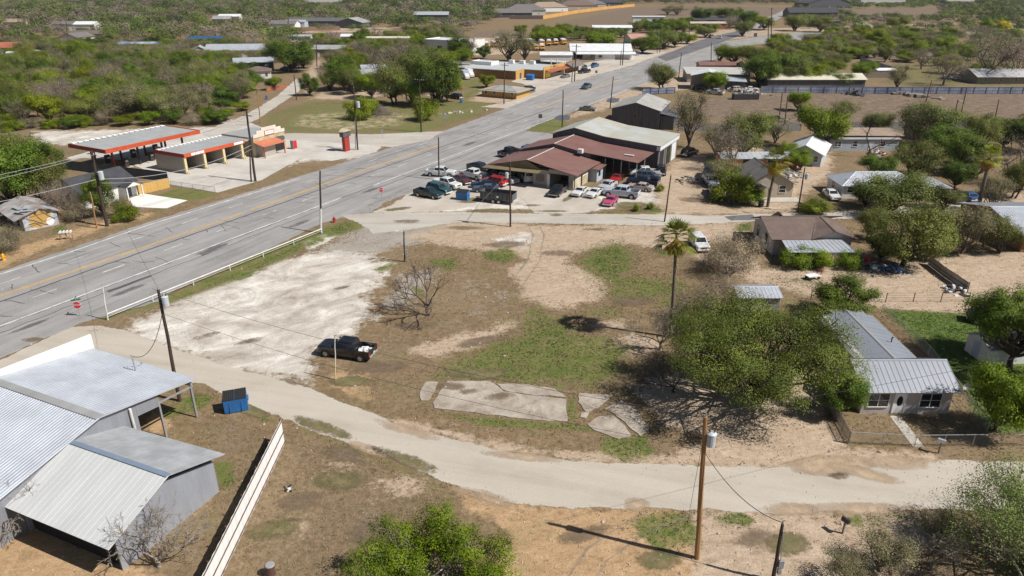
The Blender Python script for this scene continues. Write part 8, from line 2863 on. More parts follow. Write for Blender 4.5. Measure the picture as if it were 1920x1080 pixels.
HAND = [
 ('oak', 1640, 334, 290, 62, "in the yard left of the long trailer house's rubble"), ('mesq', 1764, 392, 345, 72, "on the side street right of the spreading tree"), ('olive', 1856, 398, 330, 60, "right at the foot of the tall right palm"), ('mesq', 1640, 256, 205, 54, "in the corral behind the long trailer house"), ('olive', 1452, 268, 222, 50, "behind the pale blue gabled house"), ('lime', 1425, 258, 212, 46, "left behind the pale blue gabled house"),
 ('oak', 1566, 778, 688, 92, "close against the cottage's left wall"),
 ('olive', 1650, 1068, 1000, 110, "at the bottom right beside the dark mailbox"), ('olive', 1580, 1098, 1045, 90, "low, at the bottom edge left of the thicket"), ('olive', 1752, 1012, 968, 80, "at the street edge of the bottom right thicket"),
 ('mesq', 1236, 168, 117, 62, "beside the highway right of the lamp pole"), ('lime', 1336, 172, 132, 50, "in front of the tall plank barn"),
 ('oak', 1422, 162, 98, 72, "right of the plank barn's lean to"), ('oak', 1458, 158, 92, 62, "behind the blue sheet fence's left end"), ('mesq', 1484, 160, 104, 66, "before the cream tin roof, left part"), ('lime', 1520, 161, 118, 56, "before the cream tin roof, middle"),
 ('mesq', 1548, 160, 122, 58, "before the cream tin roof, right part"), ('mesq', 1575, 163, 134, 44, "at the right end of the cream tin roof"), ('lime', 1374, 120, 80, 70, "behind the pale flat roofed shop, left"), ('mesq', 1406, 124, 84, 62, "behind the pale flat roofed shop, right"), ('olive', 1352, 116, 82, 40, "at the left of the clump behind the pale shop"),
 ('oak', 1438, 122, 92, 52, "left of the dull maroon roof"), ('lime', 1474, 128, 98, 50, "right of the dull maroon roof"), ('mesq', 1510, 130, 96, 58, "beyond the cream tin roof, left"), ('lime', 1560, 138, 108, 52, "beyond the cream tin roof, right"),
 ('lime', 1543, 284, 188, 104, "big and round in front of the plank fence", 0), ('lime', 1495, 207, 166, 42, "small, in the corral beside the leaning rusty posts"), ('olive', 1578, 240, 186, 56, "in the corral right of the big round tree"),
 ('mesq', 1738, 268, 186, 112, "in front of the plank fence's right gap"), ('bare', 1712, 272, 200, 66, "before the long trailer house's right end"), ('oak', 1764, 305, 232, 92, "right of the long trailer house, left of the tall pair"), ('oak', 1796, 325, 252, 82, "right of the long trailer house, lower one"), ('mesq', 1712, 330, 262, 86, "in front of the long trailer house's right end"),
 ('mesq', 1832, 285, 212, 72, "beside the rusty red gabled hut"), ('oak', 1882, 278, 214, 92, "right of the rusty red gabled hut"), ('oak', 1920, 285, 222, 78, "at the right edge beyond the tall palm"), ('bare', 1890, 345, 262, 92, "behind the tall right palm"), ('olive', 1832, 335, 284, 62, "left of the tall right palm's crown"), ('mesq', 1905, 372, 300, 66, "at the right edge below the tall palm's crown"), ('oak', 1790, 352, 300, 62, "behind the low hip roofed house"),
 ('olive', 1290, 276, 168, 72, "tall and thin beside the grey hall's right end"), ('mesq', 1384, 300, 200, 92, "before the plank fence right of the repair shop", None, "yellow green feathery tree"), ('olive', 1340, 300, 236, 74, "left of the yellow green tree by the plank fence"), ('bare', 1372, 318, 232, 76, "in front of the yellow green tree by the plank fence"),
 ('lime', 1478, 302, 264, 50, "right of the pale blue gabled house"), ('lime', 1500, 318, 280, 50, "above the pale junk behind the beige house"), ('bush', 1374, 378, 322, 76, "large beside the pale blue pickup"), ('olive', 1356, 348, 300, 84, "behind the large bush by the pale blue pickup"), ('bush', 1344, 332, 306, 44, "at the left end of the rusty orange shed"), ('bush', 1402, 384, 345, 46, "against the beige house's left wall"),
 ('mesq', 1668, 398, 318, 142, "spreading in front of the low hip roofed house", 1), ('oak', 1622, 388, 346, 54, "low at the left of the spreading tree"), ('mesq', 1692, 500, 378, 134, "wide, behind the dirt yard scrap", 2), ('oak', 1745, 486, 420, 66, "in the middle of the yard clump"), ('olive', 1802, 476, 384, 92, "right of the yard clump"), ('mesq', 1872, 474, 402, 66, "in front of the brick cottage's corner"), ('bare', 1842, 462, 398, 76, "beside the brick cottage at the right edge"), ('oak', 1650, 488, 436, 60, "right of the brown roofed house"), ('mesq', 1630, 450, 388, 60, "behind the brown roofed house's right end"),
 ('bush', 1522, 399, 372, 54, "clipped, on the side street behind the brown roofed house"), ('bush', 1488, 500, 468, 60, "left one under the tin patio roof"), ('bush', 1534, 502, 472, 48, "right one under the tin patio roof"), ('bush', 1588, 503, 472, 44, "at the right corner of the tin patio"),
 ('oak', 1578, 596, 524, 110, "round, behind the cottage's rear wing", 1), ('lime', 1866, 808, 680, 138, "on the lawn right of the cottage", 1), ('scrub', 1372, 512, 440, 112, "between the white car and the brown roofed house"), ('scrub', 1300, 610, 545, 100, "left of the palm's foot", None), ('scrub', 1345, 585, 520, 90, "right of the palm's foot"),
 ('mesq', 735, 196, 118, 82, "left front of the tree belt above the verge"), ('lime', 772, 198, 132, 66, "second from left along the front of the tree belt"), ('oak', 822, 200, 100, 92, "big at the right end of the tree belt", 2), ('mesq', 800, 172, 84, 92, "behind the big right end tree of the belt"), ('bare', 758, 166, 78, 84, "in the middle of the tree belt"), ('oak', 648, 168, 104, 66, "behind the navy pickup, left"), ('mesq', 662, 176, 124, 52, "directly behind the navy pickup"), ('lime', 697, 184, 136, 56, "right of the navy pickup"), ('bare', 706, 146, 84, 42, "brown, above the crumpled tin shack"), ('lime', 838, 190, 126, 62, "at the far right corner of the tree belt"),
 ('bush', 797, 226, 184, 44, "large beside the verge lamp pole"), ('bush', 672, 223, 184, 50, "large behind the transformer pole"), ('bush', 697, 216, 188, 30, "smaller, left of the brush pile"), ('oak', 545, 135, 72, 86, "very big and dark beside the clearing", 0), ('oak', 582, 179, 137, 38, "small on the corner of the side road"), ('lime', 514, 168, 142, 34, "in the brown cottage's garden"), ('mesq', 622, 170, 128, 44, "left of the navy pickup"), ('bare', 608, 160, 118, 34, "thin, above the corner tree"),
 ('lime', 912, 164, 138, 32, "small in front of the long brick strip"), ('olive', 956, 116, 54, 80, "large, hiding the middle school buses", 2), ('olive', 985, 118, 70, 50, "right of the large tree hiding the buses"), ('oak', 906, 110, 84, 30, "small behind the brick strip's roof"), ('olive', 884, 108, 68, 24, "thin behind the brick strip's left end"), ('oak', 862, 108, 68, 44, "in front of the white school building"),
 ('bush', 1126, 85, 60, 60, "dark behind the white hall's right end"), ('oak', 1205, 100, 66, 60, "beside the highway left of the bend, first"), ('mesq', 1240, 92, 52, 60, "beside the highway left of the bend, second"), ('oak', 1265, 88, 56, 46, "beside the highway left of the bend, third"), ('lime', 1288, 82, 62, 34, "low beside the highway bend"), ('mesq', 1322, 70, 48, 40, "right of the pole before the bend"), ('lime', 1258, 62, 34, 40, "behind the roadside houses at the bend"),
 ('olive', 1268, 28, 8, 46, "alone in the dry field, left"), ('olive', 1250, 28, 14, 30, "low, left of the lone field tree"), ('oak', 1314, 46, 12, 46, "dark in the dry field, left of the store"), ('oak', 1362, 46, 12, 52, "dark above the grey roofed store"), ('oak', 1398, 52, 18, 46, "dark, right above the grey roofed store"), ('bare', 1368, 55, 28, 38, "brown in front of the grey roofed store"), ('mesq', 1394, 68, 36, 38, "at the crossroad's left corner"), ('lime', 1432, 56, 28, 46, "at the crossroad's right corner"), ('lime', 1462, 85, 60, 38, "on the crossroad island"), ('mesq', 1490, 58, 26, 46, "left of the long black ranch house"), ('mesq', 1534, 60, 30, 44, "in front of the long black ranch house"),
 ('lime', 1635, 85, 52, 48, "middle of the scrub pasture", 1), ('lime', 1706, 82, 56, 42, "right of the pasture's middle tree"), ('mesq', 1680, 58, 28, 42, "in the hedge along the dirt track"), ('bare', 1845, 152, 66, 104, "huge brown, left, over the ranch house", 0), ('bare', 1902, 150, 70, 90, "huge brown, right, over the ranch house", 1), ('bare', 1768, 160, 104, 66, "grey, beside the silver van at the ranch house", 2), ('bare', 1726, 130, 90, 50, "grey, over the yard's far corner"), ('olive', 1680, 168, 118, 46, "in the yard left of the ranch house"), ('lime', 1612, 148, 112, 50, "left of the yard's board fence"), ('yellow', 1880, 60, 40, 26, "at the far right pasture edge"), ('bush', 1852, 54, 36, 24, "left of the yellow flowering bush"),
 ('oak', 34, 392, 262, 124, "in the near left clump, lower big one", 0), ('mesq', 92, 384, 288, 84, "in the near left clump, right one"), ('oak', 104, 352, 268, 56, "in the near left clump, at its right tip"), ('mesq', 8, 335, 232, 84, "in the near left clump at the photo edge", 1), ('mesq', 60, 330, 250, 76, "in the near left clump, upper middle"),
 ('oak', 192, 406, 326, 56, "in front of the dark shingled house", 1), ('bush', 238, 414, 384, 44, "at the dark shingled house's drive"), ('olive', 226, 408, 368, 40, "thin, before the dark shingled house's porch"), ('bare', 128, 408, 338, 54, "dead, between the derelict house and the dark shingled one"), ('bare', 108, 402, 352, 44, "dead, beside the derelict house"), ('scrub', 18, 472, 420, 62, "beside the yellow hydrant"), ('scrub', 150, 412, 376, 50, "low, left of the thick black pole"),
 ('bush', 1132, 384, 372, 8, "tiny beside the pink car"), ('bush', 1192, 396, 384, 13, "small on the grass by the pale blue crew pickup, left"), ('bush', 1218, 392, 380, 13, "small on the grass by the pale blue crew pickup, right"), ('bush', 1236, 358, 346, 16, "small right of the navy pickup"), ('bush', 1244, 305, 272, 22, "against the grey hall's garage doors"),
]
for e in HAND:
    tpx(*e)

# ------------------------------------------------------------------ trees that show large
def big_tree(name, label, spot, H, R, seed, mat, bark='bark', cat="tree", **kw):
    g = G(*spot) if len(spot) == 2 else Vector(spot)
    t = thing(name, label, cat, (g.x, g.y, 0))
    tm, cm = make_tree(seed, H, R, mat=mat, bark=bark, **kw)
    a = bpy.data.objects.new("trunk" if cat == "tree" else "stems", tm)
    b = bpy.data.objects.new("crown" if cat == "tree" else "foliage", cm)
    for o in (a, b):
        COL.objects.link(o)
        o.parent = t
    TREES.append((g.x, g.y, R))
    return t


LM['bigmesq'] = leafmat("mesquite_leaves", (0.050, 0.080, 0.018), (0.190, 0.228, 0.066), 0.3)
big_tree("mesquite_tree", "very wide dark mesquite beside the cottage, casting the big ragged shadow", (1412, 752), 9.2, 9.6, 5, LM['bigmesq'], 'bark_dark', base=1.6, lobes=74, clumps=12, leaves=88, leaf=0.155, stems=6, spread=0.10, trunk=0.26, lob_r=(0.13, 0.24), flat=0.55)
LM['limebig'] = leafmat("fresh_leaves", (0.062, 0.105, 0.014), (0.205, 0.265, 0.050), 0.3)
g = G(820, 1075)
big_tree("hackberry_bush", "large bright green bush at the bottom edge below the near street", (g.x + 0.1, g.y - 2.6, 0), 5.3, 5.4, 8, LM['limebig'], 'bark_pale', "bush", base=0.6, lobes=40, clumps=12, leaves=100, leaf=0.13, stems=5, spread=0.10, trunk=0.12, lob_r=(0.13, 0.25), low=0.3)
g = G(1880, 1060)
big_tree("mesquite_tree", "sparse mesquite with bare twigs filling the bottom right corner", (g.x + 1.6, g.y - 0.6, 0), 7.6, 6.6, 21, leafmat("pale_mesquite_leaves", (0.085, 0.12, 0.035), (0.25, 0.295, 0.105), 0.3), 'bark_pale', base=1.0, lobes=44, clumps=12, leaves=62, leaf=0.12, stems=7, spread=0.14, trunk=0.16, lob_r=(0.16, 0.3), low=0.3)
big_tree("pecan_tree", "large dark tree at the right edge shading the lawn", (1893, 690), 8.8, 5.4, 33, leafmat("pecan_leaves", (0.042, 0.075, 0.013), (0.202, 0.254, 0.052), 0.3), 'bark_dark', base=1.8, lobes=30, clumps=13, leaves=120, leaf=0.17, spread=0.13, trunk=0.3, lob_r=(0.17, 0.3))


def bare_tree(name, label, base, seed, L_, r, depth, dirs, up=0.1, ang=0.5, trunk_h=1.0, twig=0.012, lean=(0, 0), bark='bark_dark', kids=(2, 3)):
    g = G(*base) if len(base) == 2 else Vector(base)
    rng = np.random.default_rng(seed)
    t = thing(name, label, "tree", (g.x, g.y, 0))
    m = MB()
    top = np.array([lean[0], lean[1], trunk_h])
    limb(m, (0, 0, -0.1), top, r * 1.35, r, rng, 4, 0.05, 8)
    m.build("trunk", MT[bark], t, smooth=True)
    m = MB()
    ends = []
    for d in dirs:
        d = np.array(d, float)
        bare_skeleton(m, rng, top, d / np.linalg.norm(d), L_ * np.linalg.norm(d), r * 0.62, depth, ends, up, kids, ang, 0.74, twig)
    m.build("crown", MT[bark], t)
    TREES.append((g.x, g.y, 3))
    return t


bare_tree("leafless_tree", "black leafless tree with long shadow standing in the middle of the lot", (803, 591), 4, 1.5, 0.19, 5, [(-1, 0.2, 0.8), (-0.75, -0.3, 0.55), (0.5, 0.1, 1.1), (-0.1, 0.4, 1.1), (-1.1, 0.1, 0.35)], 0.03, 0.42, 1.05, 0.012, (-0.12, 0), bark='bark')
bare_tree("leafless_tree", "tangled bare tree at the grey shed's gable wall", (300, 1062), 17, 1.15, 0.11, 5, [(-1, 0.2, 0.8), (0.9, 0.2, 0.8), (0.3, 0.2, 1.2), (0.8, -0.4, 0.6), (-0.4, -0.2, 1), (0.2, 0.6, .9)], 0.06, 0.6, 0.5, 0.010, bark='bark_pale')
bare_tree("leafless_tree", "bare twiggy tree at the left edge below the silver roof", (8, 1000), 23, 1.2, 0.12, 5, [(1, 0.2, 0.8), (-0.9, 0.2, 0.8), (0.3, 0.4, 1.2), (0.8, -0.4, 0.6)], 0.06, 0.55, 0.6, 0.010, bark='bark_pale')
bare_tree("leafless_tree", "grey leafless tree right at the foot of the tall palm", (1238, 655), 31, 1.25, 0.12, 5, [(-1, 0.2, 0.8), (0.9, 0.2, 0.8), (0.2, 0.3, 1.2), (-0.6, -0.4, 0.7), (.6, -.3, .5)], 0.06, 0.5, 0.7, 0.012, bark='bark_pale')
bare_tree("leafless_tree", "low dark leafless tree in the mesquite's shadow", (1262, 735), 37, 1.2, 0.11, 5, [(-1, 0.1, 0.6), (-0.8, -0.5, 0.5), (0.4, 0.3, 1.0)], 0.04, 0.55, 0.5, 0.012, bark='bark_dark')
bare_tree("leafless_tree", "twiggy leafless tree in front of the bottom right mesquite", (1745, 1068), 41, 1.0, 0.09, 5, [(-1, 0.1, 0.7), (0.9, 0.2, 0.7), (0.1, 0.3, 1.1), (0.2, -.4, .8)], 0.05, 0.55, 0.4, 0.010, bark='bark_pale')
bare_tree("leafless_tree", "leaning dead tree in front of the long trailer house", (1628, 295), 43, 2.3, 0.22, 3, [(-0.5, 0.1, 1.2), (0.8, 0.1, 0.7)], 0.03, 0.4, 1.5, 0.03, bark='bark_dark')
bare_tree("leafless_tree", "thin leafless tree standing before the right part of the barn", (1272, 240), 47, 2.0, 0.16, 4, [(-0.5, 0.1, 1.1), (0.5, 0.1, 1.0), (0, 0.4, 1.1)], 0.06, 0.45, 2.0, 0.03, bark='bark_pale')


def palm(label, base, top, px_w, seed, skirt=1.0, bend=0.0, dead=0.2, rt=0.24):
    g = G(*base)
    H = height_at(base[0], base[1], top[1])
    zc = g.y * cP - (H - CAMH) * sP
    dx = (top[0] - 960) / FOC * zc - g.x
    rng = np.random.default_rng(seed)
    t = thing("fan_palm", label, "palm tree", (g.x, g.y, 0))
    m = MB()
    n = 14
    pts = [Vector((dx * (i / n) ** 1.3, 0, H * i / n)) for i in range(n + 1)]
    for i in range(n):
        m.tube(pts[i], pts[i + 1], rt * (1.25 - 0.45 * i / n), rt * (1.25 - 0.45 * (i + 1) / n) * (1.05 if i % 2 else 1.0), 10, cap=False)
    m.build("trunk", MT['palmtrunk'], t)
    R = px_w / FOC * zc / 2
    top_ = np.array(pts[-1])

    def frond(V, Fc, T, d, L_, droop, tone):
        """fan leaf: stalk then a fan of narrow blades"""
        d = d / np.linalg.norm(d)
        s = top_ + d * L_ * 0.55 + np.array([0, 0, -droop * 0.15 * L_])
        o = len(V)
        side = np.cross(d, [0, 0, 1.0])
        side /= np.linalg.norm(side) + 1e-6
        w_ = 0.025
        V += [top_ - side * w_, top_ + side * w_, s + side * w_, s - side * w_]
        Fc.append((o, o + 1, o + 2, o + 3))
        T += [tone] * 4
        upv = np.cross(side, d)
        for k in range(11):
            a = (k - 5) / 5 * 1.2
            e = d * math.cos(a) + side * math.sin(a)
            e = e + np.array([0, 0, -droop * (0.35 + 0.25 * rng.uniform())])
            tip = s + e * L_ * 0.55 * (1 - 0.25 * abs(a) / 1.25) * rng.uniform(0.85, 1.1)
            mid_ = s + (tip - s) * 0.5 + upv * 0.05
            ws = np.cross(e, upv)
            ws = ws / (np.linalg.norm(ws) + 1e-6) * 0.06
            o = len(V)
            tip2 = tip + np.array([0, 0, -0.12 * L_ * 0.5])
            V += [s, mid_ + ws, tip2, mid_ - ws]
            Fc.append((o, o + 1, o + 2, o + 3))
            T += [tone + rng.normal() * 0.15] * 4

    def mk_mesh(nm, count, mat, lo, hi, Ls, dr):
        V, Fc, T = [], [], []
        for i in range(count):
            a = i * 2.39996 + rng.uniform(-.2, .2)
            el = lo + (hi - lo) * (i / max(1, count - 1)) + rng.uniform(-.1, .1)
            frond(V, Fc, T, np.array([math.cos(a) * math.cos(el), math.sin(a) * math.cos(el), math.sin(el)]), R * Ls * rng.uniform(0.85, 1.1), dr(el), rng.uniform(0.15, 0.9))
        me_ = bpy.data.meshes.new(nm)
        me_.from_pydata([tuple(v) for v in V], [], Fc)
        at = me_.attributes.new("tone", 'FLOAT', 'POINT')
        at.data.foreach_set("value", np.clip(np.array(T, np.float32), 0, 1))
        me_.materials.append(mat)
        o = bpy.data.objects.new(nm, me_)
        COL.objects.link(o)
        o.parent = t
    mk_mesh("fronds", 40, LM['palm'], -0.45, 1.3, 1.2, lambda e: 0.5 - 0.3 * e)
    mk_mesh("dead_fronds", int(26 * skirt), LM['straw'], -1.35, -0.45, 0.72, lambda e: 0.9)
    TREES.append((g.x, g.y, 2))
    return t


palm("tall slim fan palm standing alone at the edge of the lot", (1257, 632), (1268, 446), 74, 3, 1.0, rt=0.17)
palm("tall leaning fan palm beside the blue sedan at right", (1832, 397), (1856, 294), 46, 5, 1.3, rt=0.26)
palm("shaggy fan palm with brown skirt in front of the beige house", (1439, 388), (1456, 303), 54, 7, 2.0, rt=0.2)
palm("short shaggy fan palm beside the dull maroon roof", (1456, 128), (1456, 105), 28, 9, 2.6, rt=0.4)
palm("distant fan palm beside the white depot", (541, 57), (541, 20), 12, 12, 1.6, rt=0.4)

# ------------------------------------------------------------------ woods
HOUSES = []
for o in list(COL.objects):
    if o.type == 'EMPTY' and o.parent is None and any(c.name.startswith(("wall", "roof")) for c in o.children):
        pts = [o.matrix_basis @ Vector(v) for c in o.children if c.name.startswith("wall") for v in c.bound_box]
        if not pts:
            continue
        xs, ys = [p.x for p in pts], [p.y for p in pts]
        HOUSES.append((min(xs), max(xs), min(ys), max(ys)))
RD = [[(-260, 640), (0, 505), (280, 412), (480, 352), (735, 272), (947, 200), (1077, 148), (1187, 118), (1249, 94), (1335, 62), (1400, 50), (1545, 54), (1545, 76), (1400, 92), (1345, 118), (1215, 165), (1060, 235), (900, 340), (690, 430), (0, 720)],
      [(370, 262), (430, 228), (480, 200), (540, 158), (556, 144), (580, 150), (560, 180), (500, 222), (440, 258)], [(50, 285), (60, 242), (200, 240), (420, 236), (400, 300)],
      [(1370, 66), (1420, 38), (1480, 8), (1495, 12), (1475, 34), (1405, 66)], [(570, 178), (590, 108), (625, 108), (610, 160), (600, 185)],
      [(540, 72), (560, 60), (780, 56), (760, 66), (650, 72)], [(1020, 50), (1180, 10), (1500, 10), (1480, 30), (1350, 42), (1220, 52)], [(1555, 18), (1765, 14), (1770, 38), (1600, 34)],
      [(640, 190), (650, 165), (720, 175), (740, 190)], [(850, 205), (850, 130), (1200, 95), (1210, 120)], [(870, 66), (1000, 66), (1010, 95), (890, 100)], [(1480, 64), (1700, 44), (1800, 42), (1800, 50), (1540, 62)]]
RDP = [np.array([[*G(x, max(y, -20))[:2]] for x, y in q]) for q in RD]


def inside(p, q):
    c = False
    n = len(q)
    for i in range(n):
        a, b = q[i], q[(i + 1) % n]
        if (a[1] > p[1]) != (b[1] > p[1]) and p[0] < (b[0] - a[0]) * (p[1] - a[1]) / (b[1] - a[1]) + a[0]:
            c = not c
    return c


def max_h(x, y):
    """how tall a tree may grow here without hiding a house or road beyond it"""
    best = 99.0
    for x0_, x1_, y0_, y1_ in HOUSES:
        if x0_ - 2 < x < x1_ + 2 and y0_ - 2 < y < y1_ + 2:
            return 0
        s = y0_ / y if y > 1 else 9
        if 1.0 < s and x0_ - 2.5 < x * s < x1_ + 2.5:
            dl = y0_ - y
            zz = 2.3 if y0_ < 200 else 3.7
            best = min(best, zz + dl * (CAMH - zz) / y0_)
    return best


GRID = {}
for t_ in TREES:
    GRID.setdefault((int(t_[0] // 16), int(t_[1] // 16)), []).append(t_)


def scatter(poly, n_try, spacing, mix, hr, wr, rng):
    q = np.array([[*G(x, max(y, -24))[:2]] for x, y in poly])
    lo, hi = q.min(0), q.max(0)
    out = []
    for i in range(n_try):
        p = (rng.uniform(lo[0], hi[0]), rng.uniform(lo[1], hi[1]))
        if not inside(p, q) or any(inside(p, r) for r in RDP):
            continue
        sp = spacing
        gx, gy = int(p[0] // 16), int(p[1] // 16)
        if any((p[0] - t[0]) ** 2 + (p[1] - t[1]) ** 2 < (sp * 0.5 + t[2] * 0.75) ** 2 for a in (-1, 0, 1) for b in (-1, 0, 1) for t in GRID.get((gx + a, gy + b), ())):
            continue
        k = rng.choices([m[0] for m in mix], [m[1] for m in mix])[0]
        h, w = rng.uniform(*hr), rng.uniform(*wr)
        mh = max_h(*p)
        if mh < 2.2:
            continue
        if h > mh:
            w *= max(0.55, mh / h)
            h = mh
        TREES.append((p[0], p[1], w * 0.42))
        GRID.setdefault((gx, gy), []).append(TREES[-1])
        out.append([k, p[0], p[1], h, w])
    return out


rs = random.Random(5)
W0 = scatter([(-60, 248), (-60, 236), (60, 236), (200, 233), (395, 229), (455, 204), (462, 212), (402, 238), (200, 243)], 500, 3.6, [('bush', 3), ('lime', 1.5), ('oak', 2), ('scrub', 1)], (2.2, 4.2), (4.0, 6.5), rs)
W1 = scatter([(-60, 246), (-60, 120), (300, 120), (400, 132), (470, 150), (478, 190), (455, 208), (400, 236), (200, 240)], 2600, 5.4, [('oak', 3), ('lime', 2.5), ('mesq', 3), ('olive', 2.6), ('bare', 1.6)], (5.5, 9.5), (7, 11.5), rs)
W2 = scatter([(-60, 120), (-60, 92), (300, 88), (470, 92), (540, 100), (500, 130), (470, 150), (400, 132), (300, 120)], 1700, 7.5, [('oak', 2.4), ('lime', 2.6), ('mesq', 3), ('olive', 2.5), ('bare', 2.4)], (5, 8.5), (8, 12), rs)
W3 = scatter([(560, 130), (600, 85), (860, 62), (880, 110), (850, 128), (640, 160)], 1100, 7.0, [('oak', 2.5), ('lime', 2.8), ('mesq', 3), ('olive', 1.6), ('bare', 1.4)], (5, 8.5), (7, 11), rs)
W4 = scatter([(960, 86), (970, 66), (1140, 62), (1180, 74), (1040, 80)], 600, 7.0, [('lime', 5), ('mesq', 2), ('oak', 1)], (6, 8), (8, 11), rs)
W5 = scatter([(1450, 118), (1440, 82), (1560, 62), (1900, 62), (1960, 130), (1800, 150), (1690, 120), (1620, 112), (1560, 130)], 1400, 8.0, [('mesq', 3.5), ('olive', 3), ('bare', 1.4), ('lime', 3), ('bush', 1.0)], (3.5, 7.0), (7, 11), rs)
far1 = scatter([(-80, 92), (-80, -12), (960, -12), (1000, 4), (940, 26), (880, 58), (620, 72), (540, 96), (300, 88)], 12000, 14, [('bare', 3.6), ('olive', 2.0), ('mesq', 2.6), ('lime', 2.4), ('oak', 2.2)], (8, 12.5), (15, 24), rs)
far2 = scatter([(1500, 62), (1480, -12), (2000, -12), (2000, 62)], 8000, 12, [('lime', 4), ('mesq', 3), ('oak', 2.0), ('olive', 1.5), ('bare', 0.6)], (4.5, 8.5), (11, 18), rs)
far3 = scatter([(950, 14), (960, -12), (1480, -12), (1480, 9), (1180, 8), (1080, 16)], 6000, 13, [('bare', 4), ('olive', 2), ('oak', 2), ('mesq', 1)], (7, 10), (13, 20), rs)
far4 = scatter([(1180, 62), (1190, 48), (1380, 46), (1380, 55), (1240, 66)], 300, 9, [('mesq', 2), ('lime', 2), ('oak', 2)], (5, 8), (8, 12), rs)
ORD = ["leftmost", "second from left", "third from left", "fourth from left", "fifth from left", "sixth from left", "seventh from left", "eighth from left", "ninth from left", "tenth from left", "eleventh from left", "twelfth from left", "thirteenth from left", "fourteenth from left", "fifteenth from left", "sixteenth from left"]
used = {}
leftover = []


def plant(lst, where, bands):
    """name each tree by its look and its place in its row"""
    lst = sorted(lst, key=lambda e: math.hypot(e[1], e[2]))
    k = len(bands)
    n = len(lst)
    for bi, bn in enumerate(bands):
        part = lst[bi * n // k:(bi + 1) * n // k]
        for kind in set(e[0] for e in part):
            es = sorted([e for e in part if e[0] == kind], key=lambda e: PX(e[1], e[2])[0])
            es = [e for e in es if -60 < PX(e[1], e[2])[0] < 1980]
            for i, e in enumerate(es):
                if i < len(ORD):
                    tree(kind, e[1], e[2], e[3], e[4], "%s, %s in the %s %s" % (LOOK[kind], ORD[i], bn, where), where)
                else:
                    leftover.append(e)


plant(W0, "behind the fuel canopy", ["low hedge"])
plant(W1, "of woods behind the canopy", ["front row", "second row", "third row", "back row"])
plant(W2, "of the upper left woods", ["front strip", "back strip"])
plant(W3, "of the middle tree belt", ["front half", "back half"])
plant(W4, "behind the white hall", ["row"])
plant(W5, "of the eastern pasture", ["near half", "far half"])
plant(far4, "beside the highway bend houses", ["row"])

# far woods read as one mass: crowns of few large leaf faces
farall = far1 + far2 + far3 + leftover
TINT = {'bare': ((0.13, 0.105, 0.08), (0.245, 0.205, 0.155)), 'olive': ((0.095, 0.095, 0.048), (0.19, 0.185, 0.098)), 'mesq': ((0.058, 0.082, 0.022), (0.165, 0.19, 0.060)), 'lime': ((0.062, 0.105, 0.016), (0.175, 0.225, 0.045)), 'oak': ((0.034, 0.060, 0.014), (0.11, 0.148, 0.036)), 'bush': ((0.062, 0.105, 0.016), (0.175, 0.225, 0.045))}
Cs, Ss, Ts, Ns = [], [], [], []
for k, x, y, h, w in farall:
    D = math.hypot(x, y)
    n = int(np.clip(1500 * 300 / D, 260, 1100))
    lob = NPR.integers(8, 14)
    la = NPR.uniform(0, 6.28, lob)
    lr = w / 2 * np.sqrt(NPR.uniform(0.03, 0.6, lob))
    lz = h * (0.62 - 0.25 * (lr / (w / 2)) ** 2 + NPR.uniform(-.14, .14, lob))
    Lc = np.stack([lr * np.cos(la), lr * np.sin(la), lz], 1)
    ids = NPR.integers(0, lob, n)
    c = Lc[ids] + NPR.normal(size=(n, 3)) * np.array([w * 0.09, w * 0.09, h * 0.10])
    c[:, 2] = np.clip(c[:, 2], 0.4, h)
    o_ = (c - np.array([0, 0, h * 0.35])) * np.array([1, 1, w / h])
    o_ = o_ / (np.linalg.norm(o_, axis=1)[:, None] + 1e-6)
    q_ = c - Lc[ids] + np.array([0, 0, h * 0.05])
    Ns.append(o_ * 0.5 + 0.5 * q_ / (np.linalg.norm(q_, axis=1)[:, None] + 1e-6))
    c[:, 0] += x
    c[:, 1] += y
    a, b = np.array(TINT[k][0]), np.array(TINT[k][1])
    tn = np.clip(NPR.uniform(0.25, 0.8, lob)[ids] + NPR.normal(size=n) * 0.06, 0, 1)[:, None]
    col = (a + (b - a) * tn) * NPR.uniform(0.72, 1.25)
    Cs.append(c)
    Ss.append(np.full(n, w * 0.036 * (1100 / n) ** 0.48) * NPR.uniform(0.6, 1.35, n))
    Ts.append(col)
Cs, Ss, Ts = np.concatenate(Cs), np.concatenate(Ss), np.concatenate(Ts)
wm, nt, bs = new_mat("far_leaves")
at = nd(nt, "ShaderNodeAttribute", attribute_name="tint")
nt.links.new(at.outputs["Color"], bs.inputs["Base Color"])
bs.inputs["Roughness"].default_value = 0.75
bs.inputs["Specular IOR Level"].default_value = 0.2
me = leaf_mesh("far_woods", Cs, Ss, np.zeros(len(Cs)), wm, aspect=0.75, N=np.concatenate(Ns), nb=1.3)
a4 = me.attributes.new("tint", 'FLOAT_COLOR', 'POINT')
a4.data.foreach_set("color", np.repeat(np.concatenate([Ts, np.ones((len(Ts), 1))], 1), 4, 0).astype(np.float32).ravel())
o = bpy.data.objects.new("far_woods", me)
COL.objects.link(o)
tag(o, "brown and green woods spreading to the top edge of the photo", "woods", None, "stuff")
